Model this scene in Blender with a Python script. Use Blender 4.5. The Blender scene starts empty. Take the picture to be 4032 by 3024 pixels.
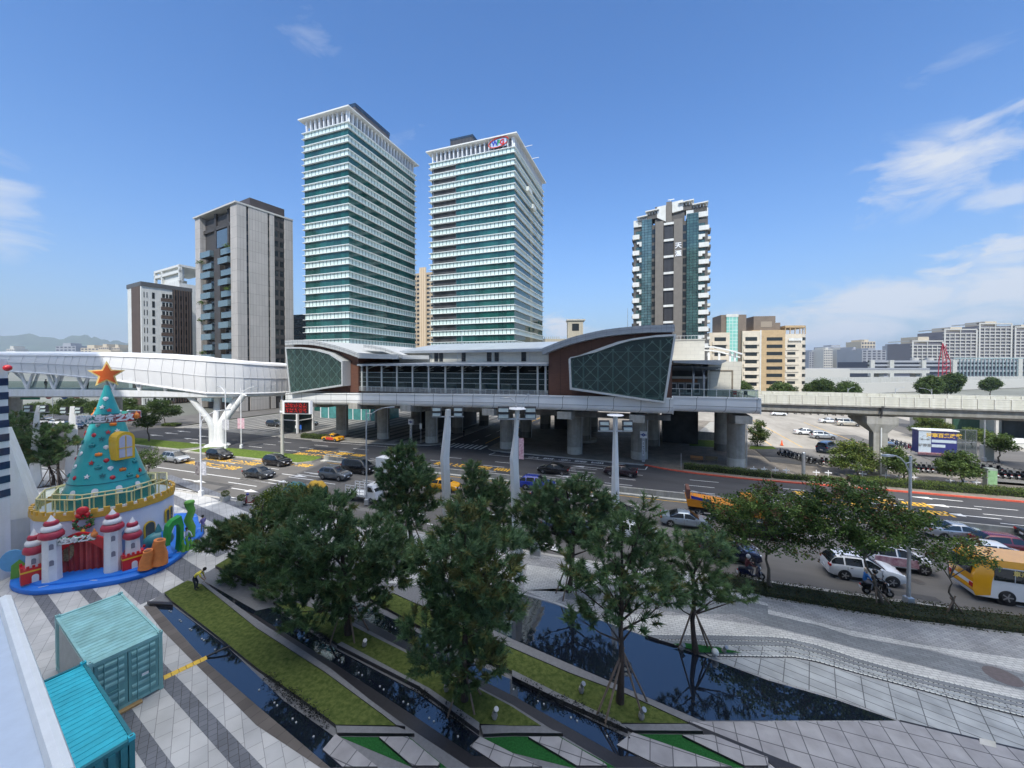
import bpy,math,random
from mathutils import Vector,Matrix
R = math.radians
random.seed(7)
sc = bpy.context.scene
COL = sc.collection
GA = R(20.0)                                  # the road grid is turned 20 degrees from the camera's axes
CA,SA = math.cos(GA),math.sin(GA)
def W(s,t,z=0.0): return Vector((s*CA + t*SA,-s*SA + t*CA,z))
# ---------------------------------------------------------------- camera
EYE = 14.6
cam = bpy.data.cameras.new('camera'); cam_o = bpy.data.objects.new('camera',cam); COL.objects.link(cam_o)
cam_o.location = (0,0,EYE); cam_o.rotation_euler = (R(90 - .85),0,0)
cam.sensor_width = 36; cam.lens = 385/1024*36; cam.shift_y = -.013
cam.clip_start = .1; cam.clip_end = 12000
sc.camera = cam_o
# ---------------------------------------------------------------- light
SUN_EL,SUN_AZ = R(49),R(187)                # azimuth of the sun seen from above, 0 = +Y, clockwise
sun = bpy.data.lights.new('sun','SUN'); sun.energy = 3.5; sun.angle = R(.5); sun.color = (1,.95,.86)
sun_o = bpy.data.objects.new('sun',sun); COL.objects.link(sun_o)
sv = Vector((math.sin(SUN_AZ)*math.cos(SUN_EL),math.cos(SUN_AZ)*math.cos(SUN_EL),math.sin(SUN_EL)))
sun_o.rotation_euler = sv.to_track_quat('Z','Y').to_euler(); sun_o.location = (0,-60,150)
sc.view_settings.view_transform = 'Standard'; sc.view_settings.look = 'None'
sc.view_settings.gamma = 1; sc.view_settings.use_curve_mapping = False
sc.view_settings.exposure = 0.3
sc.render.engine = 'CYCLES'
sc.cycles.max_bounces = 6; sc.cycles.transparent_max_bounces = 12; sc.cycles.use_denoising = True
sc.cycles.volume_bounces = 0
w = bpy.data.worlds.new('World'); sc.world = w; w.use_nodes = True
def build_world():
    nt = w.node_tree; N = nt.nodes; L = nt.links; N.clear()
    out = N.new('ShaderNodeOutputWorld'); bg = N.new('ShaderNodeBackground'); L.new(bg.outputs[0],out.inputs[0])
    sky = N.new('ShaderNodeTexSky'); sky.sky_type = 'NISHITA'; sky.sun_disc = False
    sky.sun_elevation = SUN_EL; sky.sun_rotation = SUN_AZ; sky.altitude = 0; sky.air_density = 1.25; sky.dust_density = 1.1; sky.ozone_density = 3.0
    bg.inputs[1].default_value = .12
    def mth(op,a,b=None,c=None):
        n = N.new('ShaderNodeMath'); n.operation = op
        for i,x in enumerate((a,b,c)):
            if x is None: continue
            if isinstance(x,(int,float)): n.inputs[i].default_value = x
            else: L.new(x,n.inputs[i])
        return n.outputs[0]
    tc = N.new('ShaderNodeTexCoord'); sep = N.new('ShaderNodeSeparateXYZ'); L.new(tc.outputs['Generated'],sep.inputs[0])
    x,y,z = sep.outputs
    az = mth('ARCTAN2',x,y); el = mth('ARCSINE',z)
    comb = N.new('ShaderNodeCombineXYZ')
    L.new(mth('MULTIPLY',az,1.0),comb.inputs[0]); L.new(mth('MULTIPLY',el,2.4),comb.inputs[1])
    def noise(scale,detail,off,dist=0.0):
        m = N.new('ShaderNodeMapping'); m.inputs['Location'].default_value = (off,off*.7,0); L.new(comb.outputs[0],m.inputs[0])
        n = N.new('ShaderNodeTexNoise'); n.inputs['Scale'].default_value = scale; n.inputs['Detail'].default_value = detail
        n.inputs['Roughness'].default_value = .6; n.inputs['Distortion'].default_value = dist; L.new(m.outputs[0],n.inputs['Vector']); return n.outputs['Fac']
    n1 = noise(7,10,3.1,.6); n2 = noise(15,9,9.4,.5)
    def blob(a,e,sa,se,rot=0.0):
        da = mth('SUBTRACT',az,R(a)); de = mth('SUBTRACT',el,R(e))
        c,s_ = math.cos(R(rot)),math.sin(R(rot))
        p = mth('ADD',mth('MULTIPLY',da,c),mth('MULTIPLY',de,s_)); q = mth('SUBTRACT',mth('MULTIPLY',de,c),mth('MULTIPLY',da,s_))
        p = mth('DIVIDE',p,R(sa)); q = mth('DIVIDE',q,R(se))
        return mth('POWER',2.718,mth('MULTIPLY',mth('ADD',mth('MULTIPLY',p,p),mth('MULTIPLY',q,q)),-1))
    def cover(b,n,th,soft,gain):
        v = mth('MULTIPLY',mth('SUBTRACT',mth('ADD',b,mth('MULTIPLY',mth('SUBTRACT',n,.5),3.4)),th*.62),.62/soft)
        v.node.use_clamp = True
        return mth('MULTIPLY',v,mth('MULTIPLY',mth('MINIMUM',mth('MULTIPLY',b,2.5),1.0),gain))
    parts = [cover(blob(49.5,19.2,9,3.0,8),n1,.6,.55,.9),cover(blob(52.5,15.6,3.6,1.5,5),n1,.75,.45,.6),cover(blob(-54,13.2,5,4,-10),n1,.5,.6,.8),
             cover(blob(47,6.4,15,3.2,7),n1,.15,.5,.85),cover(blob(52,10.4,6,1.6,12),n2,.7,.45,.8),cover(blob(37.5,7.4,2.3,.45),n2,.95,.4,.55),cover(blob(31.5,6.2,3.2,1.4),n2,1.0,.45,.6),cover(blob(7.5,5.6,3.4,1.9),n2,.55,.4,.95),cover(blob(12,4.6,6,1.6),n1,.82,.5,.6),
             cover(blob(-28,38,4,3),n1,1.05,.6,.35),cover(blob(-18,28,6,1.5,30),n2,1.15,.6,.25),cover(blob(50,27,6,1.8,-6),n1,1.1,.6,.3),cover(blob(62,9,12,6),n1,.9,.6,.6)]
    tot = parts[0]
    for p_ in parts[1:]: tot = mth('MAXIMUM',tot,p_)
    # a pale hazy band low on the horizon, thicker to the right
    hz = mth('MULTIPLY',mth('POWER',2.718,mth('MULTIPLY',mth('POWER',mth('DIVIDE',mth('MAXIMUM',el,0.0),R(11)),1.2),-1)),.8)
    mx0 = N.new('ShaderNodeMix'); mx0.data_type = 'RGBA'; L.new(hz,mx0.inputs[0])
    tint = N.new('ShaderNodeMix'); tint.data_type = 'RGBA'; tint.blend_type = 'MULTIPLY'; tint.inputs[0].default_value = 1
    L.new(sky.outputs[0],tint.inputs[6]); tint.inputs[7].default_value = (.56,.94,1.38,1)
    L.new(tint.outputs[2],mx0.inputs[6]); mx0.inputs[7].default_value = (3.0,3.35,3.9,1)
    mx = N.new('ShaderNodeMix'); mx.data_type = 'RGBA'; L.new(tot,mx.inputs[0]); L.new(mx0.outputs[2],mx.inputs[6]); mx.inputs[7].default_value = (5.2,5.5,6.0,1)
    # bright cloud added above the view to fill the shaded foreground with light
    fill_veil = mth('SMOOTH_MIN',mth('MAXIMUM',mth('DIVIDE',mth('SUBTRACT',el,R(49)),R(14)),0.0),1.0,.1)
    fill_veil = mth('MULTIPLY',fill_veil,mth('ADD',mth('MULTIPLY',n1,.9),.35)); fill_veil.node.use_clamp = True
    mv = N.new('ShaderNodeMix'); mv.data_type = 'RGBA'; L.new(fill_veil,mv.inputs[0]); L.new(mx.outputs[2],mv.inputs[6]); mv.inputs[7].default_value = (27,26.2,25.2,1)
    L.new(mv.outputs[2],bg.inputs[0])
build_world()
# ---------------------------------------------------------------- materials
MATS = {}
def mat(name,col,rough=.6,metal=0.0,var=.12,scale=3.0,bump=0.0,spec=.5,coat=0.0,detail=5,col2=None,coords='Object',stretch=(1,1,1),streak=0.0):
    """Principled with noise-driven colour variation (and optional grime streaks running down)."""
    if name in MATS: return MATS[name]
    m = bpy.data.materials.new(name); m.use_nodes = True; MATS[name] = m
    nt = m.node_tree; N = nt.nodes; L = nt.links; b = N['Principled BSDF']
    b.inputs['Roughness'].default_value = rough; b.inputs['Metallic'].default_value = metal
    b.inputs['Specular IOR Level'].default_value = spec; b.inputs['Coat Weight'].default_value = coat
    if coat: b.inputs['Coat Roughness'].default_value = .04
    if var == 0: b.inputs['Base Color'].default_value = (*col,1); return m
    tc = N.new('ShaderNodeTexCoord'); mp = N.new('ShaderNodeMapping'); L.new(tc.outputs[coords],mp.inputs[0]); mp.inputs['Scale'].default_value = stretch
    n = N.new('ShaderNodeTexNoise'); n.inputs['Scale'].default_value = scale; n.inputs['Detail'].default_value = detail; n.inputs['Roughness'].default_value = .65
    L.new(mp.outputs[0],n.inputs['Vector'])
    rp = N.new('ShaderNodeValToRGB'); L.new(n.outputs['Fac'],rp.inputs[0])
    a = tuple(max(0,c*(1-var)) for c in col); d = col2 or tuple(min(1,c*(1+var)) for c in col)
    rp.color_ramp.elements[0].position = .3; rp.color_ramp.elements[1].position = .72
    rp.color_ramp.elements[0].color = (*a,1); rp.color_ramp.elements[1].color = (*d,1)
    src = rp.outputs[0]
    if streak:
        mp2 = N.new('ShaderNodeMapping'); L.new(tc.outputs[coords],mp2.inputs[0]); mp2.inputs['Scale'].default_value = (1.3,1.3,.07)
        n2 = N.new('ShaderNodeTexNoise'); n2.inputs['Scale'].default_value = 1.6; n2.inputs['Detail'].default_value = 6; L.new(mp2.outputs[0],n2.inputs['Vector'])
        r2 = N.new('ShaderNodeValToRGB'); L.new(n2.outputs['Fac'],r2.inputs[0]); r2.color_ramp.elements[0].position = .42; r2.color_ramp.elements[1].position = .62
        k = 1-streak; r2.color_ramp.elements[0].color = (k,k,k*.96,1); r2.color_ramp.elements[1].color = (1,1,1,1)
        mm = N.new('ShaderNodeMix'); mm.data_type = 'RGBA'; mm.blend_type = 'MULTIPLY'; mm.inputs[0].default_value = 1
        L.new(src,mm.inputs[6]); L.new(r2.outputs[0],mm.inputs[7]); src = mm.outputs[2]
    L.new(src,b.inputs['Base Color'])
    if bump:
        bp = N.new('ShaderNodeBump'); bp.inputs['Strength'].default_value = bump; bp.inputs['Distance'].default_value = .05
        L.new(n.outputs['Fac'],bp.inputs['Height']); L.new(bp.outputs[0],b.inputs['Normal'])
    return m
def brick(name,c1,c2,mortar,bw,bh,ms=.012,rough=.7,mode='floor',rot=0.0,offset=.5,spec=.35,bump=.3,metal=0.0,var=.25,bias=0.0,vscale=.5):
    """Tiles, bricks, panels: floor = in the ground plane, wall = along any vertical face (x+y, z)."""
    if name in MATS: return MATS[name]
    m = bpy.data.materials.new(name); m.use_nodes = True; MATS[name] = m
    nt = m.node_tree; N = nt.nodes; L = nt.links; b = N['Principled BSDF']
    b.inputs['Roughness'].default_value = rough; b.inputs['Specular IOR Level'].default_value = spec; b.inputs['Metallic'].default_value = metal
    tc = N.new('ShaderNodeTexCoord'); src = tc.outputs['Object']
    if mode != 'floor':
        sp = N.new('ShaderNodeSeparateXYZ'); L.new(src,sp.inputs[0]); ad = N.new('ShaderNodeMath'); L.new(sp.outputs[0],ad.inputs[0]); L.new(sp.outputs[1],ad.inputs[1])
        cb = N.new('ShaderNodeCombineXYZ'); L.new(ad.outputs[0],cb.inputs[0]); L.new(sp.outputs[2],cb.inputs[1]); vec = cb.outputs[0]
    else:
        mp = N.new('ShaderNodeMapping'); L.new(src,mp.inputs[0]); mp.inputs['Rotation'].default_value = (0,0,rot); vec = mp.outputs[0]
    t = N.new('ShaderNodeTexBrick'); L.new(vec,t.inputs['Vector']); t.offset = offset; t.squash = 1
    t.inputs['Color1'].default_value = (*c1,1); t.inputs['Color2'].default_value = (*c2,1); t.inputs['Mortar'].default_value = (*mortar,1)
    t.inputs['Scale'].default_value = 1; t.inputs['Mortar Size'].default_value = ms; t.inputs['Mortar Smooth'].default_value = .1; t.inputs['Bias'].default_value = bias
    t.inputs['Brick Width'].default_value = bw; t.inputs['Row Height'].default_value = bh
    n = N.new('ShaderNodeTexNoise'); n.inputs['Scale'].default_value = vscale; n.inputs['Detail'].default_value = 8; L.new(src,n.inputs['Vector'])
    rp = N.new('ShaderNodeMapRange'); L.new(n.outputs['Fac'],rp.inputs[0]); rp.inputs[1].default_value = .3; rp.inputs[2].default_value = .7; rp.inputs[3].default_value = 1-var; rp.inputs[4].default_value = 1+var*.5
    mm = N.new('ShaderNodeMix'); mm.data_type = 'RGBA'; mm.blend_type = 'MULTIPLY'; mm.inputs[0].default_value = 1
    L.new(t.outputs[0],mm.inputs[6]); L.new(rp.outputs[0],mm.inputs[7]); L.new(mm.outputs[2],b.inputs['Base Color'])
    if bump:
        bp = N.new('ShaderNodeBump'); bp.inputs['Strength'].default_value = bump; bp.inputs['Distance'].default_value = .02; bp.invert = True
        L.new(t.outputs['Fac'],bp.inputs['Height']); L.new(bp.outputs[0],b.inputs['Normal'])
    return m
def glass(name,tint=(.8,.9,.9),alpha=.35,rough=.03):
    """Thin pane: part mirror, part see-through."""
    if name in MATS: return MATS[name]
    m = bpy.data.materials.new(name); m.use_nodes = True; MATS[name] = m
    N = m.node_tree.nodes; L = m.node_tree.links; N.clear()
    o = N.new('ShaderNodeOutputMaterial'); mx = N.new('ShaderNodeMixShader'); L.new(mx.outputs[0],o.inputs[0])
    tr = N.new('ShaderNodeBsdfTransparent'); tr.inputs[0].default_value = (*tint,1)
    p = N.new('ShaderNodeBsdfPrincipled'); p.inputs['Base Color'].default_value = (tint[0]*.12,tint[1]*.15,tint[2]*.15,1); p.inputs['Roughness'].default_value = rough; p.inputs['Specular IOR Level'].default_value = .8
    mx.inputs[0].default_value = alpha; L.new(tr.outputs[0],mx.inputs[1]); L.new(p.outputs[0],mx.inputs[2]); return m
def emit(name,col,k):
    m = bpy.data.materials.new(name); m.use_nodes = True; b = m.node_tree.nodes['Principled BSDF']
    b.inputs['Base Color'].default_value = (*col,1); b.inputs['Emission Color'].default_value = (*col,1); b.inputs['Emission Strength'].default_value = k; MATS[name] = m; return m
# ---------------------------------------------------------------- mesh helpers
OFF = {}
class MB:
    def __init__(s): s.v = []; s.f = []; s.m = []
    def add(s,vs,fs,m=0):
        k = len(s.v); s.v += [tuple(v) for v in vs]
        for f in fs: s.f.append([i + k for i in f]); s.m.append(m)
        return s
    def quad(s,a,b,c,d,m=0): return s.add([a,b,c,d],[(0,1,2,3)],m)
    def poly(s,pts,m=0): return s.add(pts,[tuple(range(len(pts)))],m)
    def box(s,x0,y0,z0,x1,y1,z1,m=0):
        v = [(x0,y0,z0),(x1,y0,z0),(x1,y1,z0),(x0,y1,z0),(x0,y0,z1),(x1,y0,z1),(x1,y1,z1),(x0,y1,z1)]
        return s.add(v,[(0,3,2,1),(4,5,6,7),(0,1,5,4),(1,2,6,5),(2,3,7,6),(3,0,4,7)],m)
    def obox(s,c,size,rz=0.0,m=0,rx=0.0,ry=0.0):
        M = Matrix.Translation(Vector(c)) @ Matrix.Rotation(rz,4,'Z') @ Matrix.Rotation(rx,4,'X') @ Matrix.Rotation(ry,4,'Y')
        a,b,d = (k/2 for k in size)
        v = [M @ Vector(p) for p in ((-a,-b,-d),(a,-b,-d),(a,b,-d),(-a,b,-d),(-a,-b,d),(a,-b,d),(a,b,d),(-a,b,d))]
        return s.add(v,[(0,3,2,1),(4,5,6,7),(0,1,5,4),(1,2,6,5),(2,3,7,6),(3,0,4,7)],m)
    def extr(s,pts,vec,m=0,m_side=None):
        """Planar polygon pts pushed along vec."""
        n = len(pts); p = [Vector(q) for q in pts]; q = [a + Vector(vec) for a in p]
        nrm = Vector((0,0,0))
        for i in range(n): nrm += p[i].cross(p[(i+1) % n])
        fl = nrm.dot(Vector(vec)) > 0
        bot = tuple(range(n)); top = tuple(range(n,2*n))
        k = len(s.v); s.v += [tuple(a) for a in p + q]
        fs = [(bot[::-1] if fl else bot),(top if fl else top[::-1])]
        for f in fs: s.f.append([i + k for i in f]); s.m.append(m)
        for i in range(n):
            j = (i+1) % n; f = (i,j,n+j,n+i) if fl else (j,i,n+i,n+j)
            s.f.append([a + k for a in f]); s.m.append(m if m_side is None else m_side)
        return s
    def prism(s,poly,z0,z1,m=0,m_side=None): return s.extr([(p[0],p[1],z0) for p in poly],(0,0,z1-z0),m,m_side)
    def rings(s,rs,closed=True,cap=True,m=0):
        k = len(s.v); n = len(rs[0])
        for r in rs: s.v += [tuple(p) for p in r]
        for i in range(len(rs)-1):
            for j in range(n if closed else n-1):
                a = k+i*n+j; b = k+i*n+(j+1) % n
                s.f.append([a,b,b+n,a+n]); s.m.append(m)
        if cap and closed:
            s.f.append([k+j for j in range(n)][::-1]); s.m.append(m)
            s.f.append([k+(len(rs)-1)*n+j for j in range(n)]); s.m.append(m)
        return s
    def tube(s,pts,rad,n=8,m=0,cap=True):
        P = [Vector(p) for p in pts]; rad = rad if isinstance(rad,(list,tuple)) else [rad]*len(P); rs = []; u = None
        for i,p in enumerate(P):
            d = (P[min(i+1,len(P)-1)] - P[max(i-1,0)])
            if d.length < 1e-6: d = Vector((0,0,1))
            d.normalize()
            if u is None: u = d.orthogonal().normalized()
            else:
                u = u - d*u.dot(d); u = u.normalized() if u.length > 1e-5 else d.orthogonal().normalized()
            w_ = d.cross(u)
            rs.append([p + (u*math.cos(2*math.pi*j/n) + w_*math.sin(2*math.pi*j/n))*rad[i] for j in range(n)])
        return s.rings(rs,True,cap,m)
    def lathe(s,prof,c=(0,0,0),n=24,m=0,cap=True,a0=0.0):
        return s.rings([[(c[0]+r*math.cos(a0+2*math.pi*j/n),c[1]+r*math.sin(a0+2*math.pi*j/n),c[2]+z) for j in range(n)] for r,z in prof],True,cap,m)
    def ball(s,c,r,n=10,k=6,m=0,sx=1,sy=1,sz=1):
        return s.rings([[(c[0]+sx*r*math.sin(math.pi*i/k)*math.cos(2*math.pi*j/n),c[1]+sy*r*math.sin(math.pi*i/k)*math.sin(2*math.pi*j/n),c[2]-sz*r*math.cos(math.pi*i/k)) for j in range(n)] for i in [.08]+list(range(1,k))+[k-.08]],True,True,m)
    def wheel(s,c,r,w_,ax=(0,1,0),n=16,m=0,r_in=0.0):
        a = Vector(ax).normalized(); P = Vector(c)
        prof = [(r*.86,-w_/2),(r,-w_*.3),(r,w_*.3),(r*.86,w_/2)]
        u = Vector((0,0,1)); v = a.cross(u)
        return s.rings([[P + a*z + (u*math.cos(2*math.pi*j/n) + v*math.sin(2*math.pi*j/n))*q for j in range(n)] for q,z in prof],True,True,m)
    def mesh(s,name,mats,off=(0,0,0),smooth=None):
        me = bpy.data.meshes.new(name); o = Vector(off)
        me.from_pydata([Vector(p) - o for p in s.v],[],s.f)
        for q in (mats if isinstance(mats,(list,tuple)) else [mats]): me.materials.append(q)
        me.polygons.foreach_set('material_index',s.m)
        if smooth is not None:
            me.polygons.foreach_set('use_smooth',[True]*len(me.polygons)); me.set_sharp_from_angle(angle=R(smooth))
        me.update(); return me
    def build(s,name,mats,parent=None,smooth=None,label=None):
        off = OFF.get(parent.name,(0,0,0)) if parent else (0,0,0)
        o = bpy.data.objects.new(name,s.mesh(name,mats,off,smooth)); COL.objects.link(o)
        if parent: o.parent = parent; OFF[o.name] = off
        if label: o['label'] = label
        return o
def tag(o,label,cat,group=None):
    o['label'] = label; o['category'] = cat
    if group: o['group'] = group
    return o
def thing(name,label,cat,loc=(0,0,0),rz=0.0,group=None,off=(0,0,0)):
    """Empty at the thing's base; children are written in its own frame (off is subtracted from what they are written in)."""
    o = bpy.data.objects.new(name,None); COL.objects.link(o); o.location = loc; o.rotation_euler = (0,0,rz); o.empty_display_size = .3
    OFF[o.name] = off; return tag(o,label,cat,group)
def thing_st(name,label,cat,s,t,z=0.0,group=None):            # written in road-grid coordinates (s along, t across, z)
    return thing(name,label,cat,W(s,t,z),-GA,group,(s,t,z))
def thing_xy(name,label,cat,x,y,z=0.0,group=None):            # written in plain world coordinates
    return thing(name,label,cat,(x,y,z),0,group,(x,y,z))
def inst(name,me,parent,loc=(0,0,0),rz=0.0,scale=None):
    o = bpy.data.objects.new(name,me); COL.objects.link(o); o.parent = parent; off = OFF.get(parent.name,(0,0,0))
    o.location = Vector(loc) - Vector(off); o.rotation_euler = (0,0,rz)
    if scale: o.scale = scale
    OFF[o.name] = (0,0,0); return o
def struct(name,mb,m,smooth=None):
    o = mb.build(name,m,None,smooth); o['kind'] = 'structure'; return o
def struct_st(name,mb,m,smooth=None):
    o = mb.build(name,m,None,smooth); o.rotation_euler = (0,0,-GA); o['kind'] = 'structure'; return o
KIDS = {}
def copy_tree(o,parent=None):
    c = o.copy(); COL.objects.link(c); c.parent = parent; OFF[c.name] = OFF.get(o.name,(0,0,0))
    for ch in list(o.children): copy_tree(ch,c)
    return c
def text_mb(body,size,depth=0.0,bold=0.0,align='CENTER'):
    """Lettering as flat or extruded faces in the local XY plane."""
    cu = bpy.data.curves.new('lettering','FONT'); cu.body = body; cu.size = size; cu.extrude = depth; cu.offset = bold; cu.align_x = align; cu.align_y = 'CENTER'; cu.resolution_u = 2
    o = bpy.data.objects.new('lettering',cu); COL.objects.link(o)
    dg = bpy.context.evaluated_depsgraph_get(); dg.update(); me = o.evaluated_get(dg).to_mesh()
    vs = [tuple(v.co) for v in me.vertices]; fs = [list(p.vertices) for p in me.polygons]
    o.evaluated_get(dg).to_mesh_clear(); bpy.data.objects.remove(o); bpy.data.curves.remove(cu)
    mb = MB(); mb.v = vs; mb.f = fs; mb.m = [0]*len(fs); return mb
def xform(mb,M):
    mb.v = [tuple(M @ Vector(p)) for p in mb.v]; return mb
def upright(loc,yaw):      # lettering facing -Y turned by yaw
    return Matrix.Translation(Vector(loc)) @ Matrix.Rotation(yaw,4,'Z') @ Matrix.Rotation(R(90),4,'X')
def merge(a,b,m=0):
    k = len(a.v); a.v += b.v; a.f += [[i+k for i in f] for f in b.f]; a.m += [m]*len(b.f); return a
# ================================================================ materials used in many places
ASPH = mat('asphalt_worn',(.13,.124,.116),.85,var=.16,scale=.5,bump=.25,spec=.3,detail=10,stretch=(.35,1,1))
ASPH2 = mat('asphalt_new',(.06,.06,.064),.75,var=.25,scale=.45,bump=.25,spec=.35,detail=10,stretch=(.3,1,1))
PAINT_W = mat('road_paint_white',(.72,.72,.7),.6,var=.22,scale=4,detail=8)
PAINT_Y = mat('road_paint_yellow',(.75,.42,.03),.6,var=.25,scale=4,detail=8)
PAINT_R = mat('kerb_paint_red',(.55,.09,.05),.65,var=.25,scale=3,detail=8)
CONC = mat('concrete',(.36,.35,.32),.85,var=.2,scale=1.2,bump=.15,detail=9,streak=.18)
CONC_D = mat('concrete_dark',(.2,.195,.18),.85,var=.22,scale=1.2,bump=.15,detail=9,streak=.25)
CONC_L = mat('concrete_light',(.5,.49,.45),.8,var=.15,scale=1.5,bump=.1,detail=9,streak=.12)
KERB = mat('kerb_stone',(.4,.385,.35),.8,var=.2,scale=2,detail=8)
WHITE = mat('white_paint',(.74,.75,.76),.45,var=.06,scale=1.2,streak=.07)
WHITE2 = mat('white_steel',(.8,.8,.8),.35,var=.05,scale=1.5)
BLACK = mat('black_plastic',(.02,.02,.022),.5,var=.1)
DARK = mat('dark_metal',(.05,.05,.055),.4,var=.1)
GREYM = mat('grey_metal',(.33,.35,.37),.4,metal=.6,var=.12,scale=3)
STEEL = mat('galvanised_steel',(.5,.52,.54),.42,metal=.55,var=.12,scale=4)
GRASS = mat('dry_grass',(.06,.105,.024),.95,var=.45,scale=5,bump=.9,detail=12,col2=(.125,.15,.045),spec=.1)
GRASS_G = mat('green_grass',(.07,.13,.02),.95,var=.4,scale=4,bump=.9,detail=12,col2=(.16,.22,.045),spec=.1)
TURF = mat('artificial_turf',(.018,.095,.025),.95,var=.3,scale=14,bump=.6,detail=8,spec=.1)
GRAN_D = mat('dark_granite',(.022,.022,.026),.35,var=.3,scale=9,detail=8,spec=.5)
GRAN_G = mat('grey_granite',(.15,.155,.165),.6,var=.18,scale=6,detail=8)
GRAN_B = brick('brown_granite',(.1,.088,.08),(.13,.115,.105),(.05,.045,.04),.6,3,.01,.7,rot=GA+R(11.3),offset=0)
PAVE_L = brick('light_paving',(.52,.52,.51),(.43,.435,.435),(.27,.27,.27),.78,.55,.012,.75,rot=GA+R(11.3),offset=.5,var=.22)
PAVE_D = brick('dark_paving',(.17,.18,.205),(.14,.15,.17),(.06,.06,.065),.3,.3,.01,.75,rot=GA+R(11.3),offset=.5,var=.25)
PAVE_W = brick('white_paving',(.6,.6,.57),(.5,.5,.48),(.25,.25,.24),.34,.17,.012,.75,rot=R(14),offset=.5,var=.18)
PAVE_M = brick('grey_paving',(.4,.4,.395),(.3,.305,.31),(.17,.17,.17),.34,.17,.012,.75,rot=R(24),offset=.5,var=.28)
PAVE_C = brick('curved_dark_paving',(.18,.195,.205),(.235,.25,.26),(.11,.115,.12),.4,.17,.01,.7,rot=R(27),offset=.5,var=.22)
SLAB = brick('stone_slabs',(.33,.35,.355),(.4,.42,.42),(.12,.125,.13),.95,.5,.02,.7,rot=R(38),offset=0,var=.25,vscale=1.2)
SLAB2 = brick('warm_stone_slabs',(.29,.285,.295),(.34,.335,.34),(.1,.1,.11),.8,.78,.02,.7,rot=R(20),offset=0,var=.2,vscale=1.5)
PAVE_U = brick('plaza_brick_brown',(.2,.175,.145),(.26,.23,.19),(.12,.11,.095),.4,.2,.012,.8,rot=0,offset=.5,var=.3)
PAVE_S = brick('station_paving',(.27,.26,.24),(.23,.225,.21),(.14,.14,.13),.6,.3,.012,.8,rot=0,offset=.5,var=.25)
PAVE_S2 = brick('station_paving_dark',(.1,.1,.1),(.085,.085,.085),(.06,.06,.06),.6,.3,.012,.8,rot=0,offset=.5,var=.25)
LOT = mat('parking_asphalt',(.3,.275,.235),.9,var=.28,scale=.22,bump=.2,detail=11,stretch=(1,.3,1),col2=(.4,.37,.32))
CITY = mat('far_city_ground',(.16,.165,.14),.95,var=.4,scale=.01,detail=8)
def water_mat():
    m = bpy.data.materials.new('pond_water'); m.use_nodes = True; MATS['water'] = m; N = m.node_tree.nodes; L = m.node_tree.links; b = N['Principled BSDF']
    b.inputs['Base Color'].default_value = (.008,.012,.02,1); b.inputs['Roughness'].default_value = .015; b.inputs['IOR'].default_value = 1.85; b.inputs['Specular IOR Level'].default_value = .9
    n = N.new('ShaderNodeTexNoise'); n.inputs['Scale'].default_value = 2.2; n.inputs['Detail'].default_value = 3; tc = N.new('ShaderNodeTexCoord'); L.new(tc.outputs['Object'],n.inputs['Vector'])
    bp = N.new('ShaderNodeBump'); bp.inputs['Strength'].default_value = .035; bp.inputs['Distance'].default_value = .05; L.new(n.outputs['Fac'],bp.inputs['Height']); L.new(bp.outputs[0],b.inputs['Normal']); return m
WATER = water_mat()
def sheet(name,pts,z,m,grid=False):
    mb = MB(); mb.poly([(p[0],p[1],z) for p in pts])
    n = Vector(mb.v[1]) - Vector(mb.v[0])
    ar = sum(pts[i][0]*pts[(i+1) % len(pts)][1] - pts[(i+1) % len(pts)][0]*pts[i][1] for i in range(len(pts)))
    if ar < 0: mb.f[0].reverse()
    return (struct_st if grid else struct)(name,mb,m)
def slab_raised(name,pts,z0,z1,m,grid=False,sides=None):
    ar = sum(pts[i][0]*pts[(i+1) % len(pts)][1] - pts[(i+1) % len(pts)][0]*pts[i][1] for i in range(len(pts)))
    p = list(pts) if ar > 0 else list(pts)[::-1]
    mb = MB().prism(p,z0,z1,0,1 if sides else None)
    return (struct_st if grid else struct)(name,mb,[m,sides] if sides else m)
# ================================================================ ground, roads, pavements (grid coordinates unless noted)
sheet('ground',[(-9000,-300),(9000,-300),(9000,9000),(-9000,9000)],-.3,CITY)
sheet('road',[(-320,27),(220,27),(220,47),(-320,47)],-.12,ASPH,True)
sheet('road',[(-320,45.7),(220,45.7),(220,62),(-320,62)],-.116,ASPH2,True)
sheet('side_road',[(-36.5,58),(-27.5,58),(-27.5,190),(-36.5,190)],-.11,ASPH2,True)
sheet('side_road',[(-128,-40),(-108,-40),(-108,200),(-128,200)],-.108,ASPH,True)
NK = [(-105,28.4),(-17,28.4),(-9,28.4),(-2.3,28.5),(2,29.2),(5.9,29.8),(14,30.2),(18.5,30.4),(70,31.2)]
slab_raised('plaza',[(-105,-6),(70,-6)] + NK[::-1],-.3,0,PAVE_L,True,KERB)
def strip_line(pts,w_,z,name,m,z0=None):                       # a band of width w_ (to the +t side) along a line
    q = []
    for i,p in enumerate(pts):
        a = Vector(pts[max(0,i-1)]); b = Vector(pts[min(len(pts)-1,i+1)]); d_ = (b-a).normalized(); q.append((p[0]-d_.y*w_,p[1]+d_.x*w_))
    if z0 is None: return sheet(name,pts + q[::-1],z,m,True)
    return slab_raised(name,pts + q[::-1],z0,z,m,True)
strip_line([(p[0],p[1]+.002) for p in NK],.32,.02,'kerb',KERB,-.3)
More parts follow.
